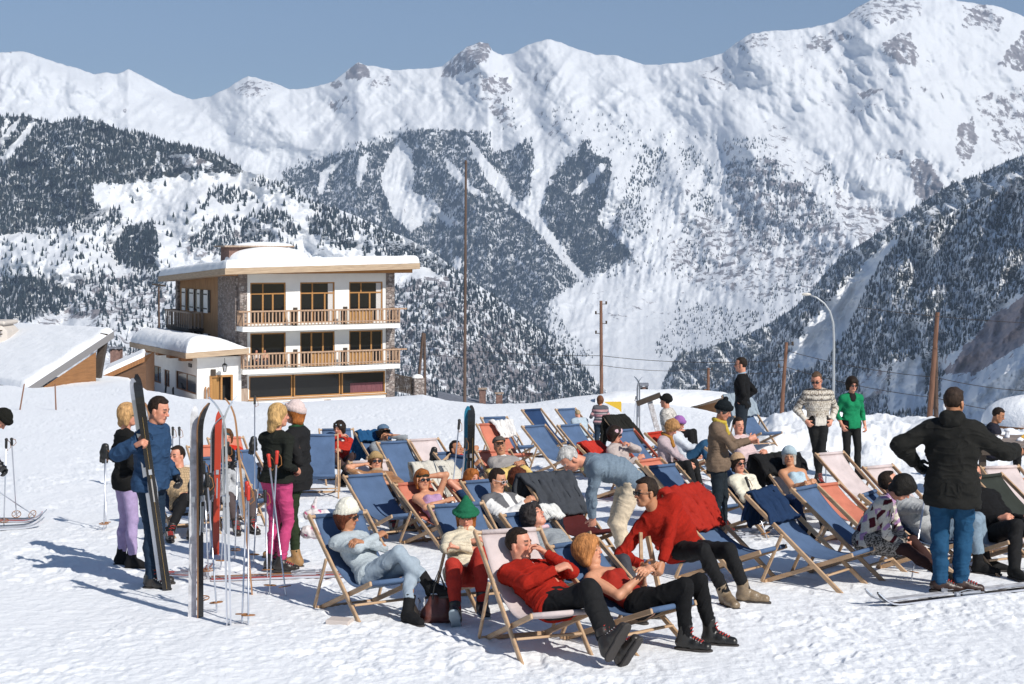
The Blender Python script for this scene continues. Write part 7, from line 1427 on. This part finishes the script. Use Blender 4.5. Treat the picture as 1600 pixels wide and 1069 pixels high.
pl((388, 979), (388, 758), 11.8, M_GRIPR, 'ski pole with a dark red grip beside the brown ski')
pl((318, 950), (303, 742), 12.2, M_GRIPB, 'ski pole leaning against the snow-crusted ski under a black glove')
pl((339, 958), (323, 738), 12.3, M_GRIPB, 'ski pole leaning behind the red and black skis under a black glove')
pl((418, 905), (414, 765), 14.0, M_GRIPB, 'ski pole with a white knob left of the pink trousers')
pl((396, 880), (405, 730), 14.9, M_GRIPB, 'ski pole leaning beside the blue chair')
pl((269, 800), (270, 667), 19.5, M_GRIPB, 'left one of two poles standing in the snow right of the man with the skis')
pl((283, 800), (280, 667), 19.5, M_GRIPB, 'right one of two poles standing in the snow right of the man with the skis')
pl((166, 828), (163, 700), 17.5, M_GRIPB, 'ski pole held behind the woman in lilac trousers')
pl((345, 890), (356, 690), 14.6, M_GRIPB, 'thin ski pole standing between the silver skis and the brown ski')
pl((367, 872), (372, 700), 15.1, M_GRIPB, 'thin ski pole behind the brown ski')
pl((326, 905), (318, 720), 13.8, M_GRIPB, 'ski pole rising between the dark ski and the red skis')
pl((6, 824), (10, 685), 17.3, M_GRIPB, 'nearer ski pole under the hands of the skier at the left edge')
pl((26, 810), (18, 685), 17.3, M_GRIPB, 'farther ski pole under the hands of the skier at the left edge')
pl((57, 808), (-30, 750), 17.6, M_GRIPB, 'ski pole slanting to the snow at the left edge')
pl((398, 812), (398, 618), 19., M_GRIPB, 'dark pole with gloves hung on it behind the women')
pl((700, 835), (718, 655), 17.3, M_GRIPB, 'silver ski pole leaning on the black skis')
pl((712, 835), (728, 684), 17.2, M_GRIPB, 'shorter silver ski pole leaning on the black skis')
pl((1424, 908), (1449, 752), 13.9, M_GRIPB, 'ski pole in the left hand of the man in the anorak')
pl((1291, 800), (1290, 705), 21., M_GRIPB, 'ski pole standing in the snow beside the man in the patterned sweater', gl=.06)
pl((1200, 845), (1165, 745), 16.5, M_GRIPB, 'ski pole across the chair of the woman in the cream blouse')
pl((988, 680), (994, 620), 31.5, M_GRIPB, 'thin ski pole beside the small upright skis')
pl((162, 830), (166, 700), 17.2, M_GRIPB, 'bare right-hand pole of the pair behind the lilac trousers')
glove_obj(at(305, 752, 12.15), 'big black glove hung on the snow-crusted ski', k=1.2, yaw=20); glove_obj(at(327, 752, 12.4), 'black glove hung on the red and black skis', yaw=60); glove_obj(at(396, 690, 18.9), 'dark glove hung on the pole behind the women', yaw=40); glove_obj(at(164, 702, 17.3), 'dark glove on the pole behind the woman in lilac trousers')
# handbag, cup, book, carrier bag, table
def handbag():
    loc = G(686, 972); e = empty('handbag', loc, R(12), label='brown leather handbag with long handles standing on the snow beside the red trousers', cat='handbag')
    Fb = Field((-.2, -.12, 0), (.2, .12, .3), .008); Fb.cap((-.085, 0, .06), (.085, 0, .06), .065, .065, .04, ((1, 0, 0), 1.1)); Fb.cap((-.06, 0, .06), (-.05, 0, .2), .065, .03, .05, ((1, 0, 0), 1.3)); Fb.cap((.06, 0, .06), (.05, 0, .2), .065, .03, .05, ((1, 0, 0), 1.3)); Fb.half((0, 0, .0), (0, 0, -1))
    V, Q, g = Fb.mesh(); link('bag_body', mesh_np('bag_body', V, Q, True, np.tile(np.array([.10, .03, .022], np.float32), (len(V), 1))), e, [cmat('leather')])
    for y_ in (-.03, .03):
        b = MB(); b.tube([(-.06, y_, .2), (-.045, y_, .3), (.0, y_, .42), (.045, y_, .3), (.06, y_, .2)], .007, 6); b.build('handle', M_GRIPB, e)
    b = MB(); b.tube([(-.07, 0, .235), (.07, 0, .235)], .008, 6); b.build('clasp', M_EYELET, e)
    o = drape_obj = None
handbag()
b = MB(); l = G(659, 955); b.tube([l, l+Vector((0, 0, .11))], [.030, .036], 14, cap=False); b.tube([l, l+Vector((0, 0, .004))], .029, 14); tag(b.build('drinking_glass', mat('clear_glass', (.85, .87, .9), .05, trans=.9), smooth=True), 'empty clear drinking glass standing in the snow by the handbag', 'glass')
l = G(531, 976); b = MB(); Mx = Matrix.Translation(l+Vector((0, 0, .03))) @ Matrix.Rotation(R(-15), 4, 'Z'); b.box((0, 0, 0), (.20, .14, .035), Mx, bev=.004); tag(b.build('book', mat('pale_cover', (.55, .48, .44), .6)), 'small pale book lying on the snow by the blue chair in front', 'book')
Fb = Field((-.2, -.1, -.45), (.2, .1, .1), .009); Fb.cap((-.09, 0, -.3), (.09, 0, -.3), .07, .075, .05, ((1, 0, 0), 1.15)); Fb.cap((-.08, 0, -.12), (.08, 0, -.12), .05, .05, .05, ((1, 0, 0), 1.15)); Fb.cap((-.03, 0, -.05), (0, 0, .06), .025, .012, .02)
V, Q, g = Fb.mesh(); V = V+g*(.014*noise3(V*18)+.006*noise3(V*40+9))[:, None]; cc_ = np.tile(np.array([.66, .62, .62], np.float32), (len(V), 1)); m_ = (np.abs(((V[:, 2]+V[:, 0]*.6)*9) % 1-.5) < .09) & (np.abs(((V[:, 0]*1.0)*14) % 1-.5) < .26); cc_[m_] = (.50, .10, .22)
o = link('carrier_bag', mesh_np('carrier_bag', V, Q, True, cc_), None, [cmat('cloth')]); o.location = at(495, 786, 14.6); o.scale = (1, 1, 1.0); tag(o, 'white carrier bag with pink print held beside the black coat', 'carrier bag')
t_ = G(1590, 772); tb = empty('table', t_, R(-6), label='rough wooden outdoor table with food scraps on its top at the right edge', cat='table'); M_TBL = mat('table_wood', (.20, .16, .14), .85, nscale=7, nvar=.35, stretch=(.2, 1, 1))
b = MB()
for i in range(5): b.box((.15, -.42+.21*i, .80), (1.7, .2, .05), bev=.008)
b.build('tabletop', M_TBL, tb); b = MB(); b.box((.15, -.52, .71), (1.7, .04, .12)); b.build('apron', M_DARKW, tb)
for sx_ in (-.6, .9):
    for sy_ in (-.4, .4): b = MB(); b.box((sx_, sy_, .37), (.09, .09, .80)); b.build('leg', M_DARKW, tb)
for i, (x_, y_, c_, lab, r_) in enumerate(((-.30, -.1, (.75, .75, .78), 'crumpled white paper napkin on the wooden table', .06), (-.12, .12, (.7, .72, .78), 'pale glass tumbler on the wooden table', .035), (.10, .0, (.62, .36, .06), 'orange peel heaped on the wooden table', .07), (-.02, -.25, (.75, .76, .8), 'crumpled white paper at the front of the wooden table', .05))):
    Fb = Field((-.1, -.1, -.1), (.1, .1, .2), .009); Fb.cap((-r_*.6, 0, .0), (r_*.6, 0, .01), r_*.5, r_*.4, .02); Fb.cap((0, -r_*.3, .0), (0, r_*.4, .03), r_*.4, r_*.4, .02)
    if i == 1: Fb.cap((0, 0, .0), (0, 0, .10), .03, .035, .01)
    V, Q, g = Fb.mesh(); V = V+g*(.012*noise3(V*30))[:, None]; o = link(('napkin', 'tumbler', 'orange_peel', 'paper')[i], mesh_np('f', V, Q, True, np.tile(np.array(c_, np.float32), (len(V), 1))), None, [cmat('cloth')]); o.matrix_world = tb.matrix_world @ Matrix.Translation((x_, y_, .838)); tag(o, lab, ('napkin', 'tumbler', 'orange peel', 'paper')[i])
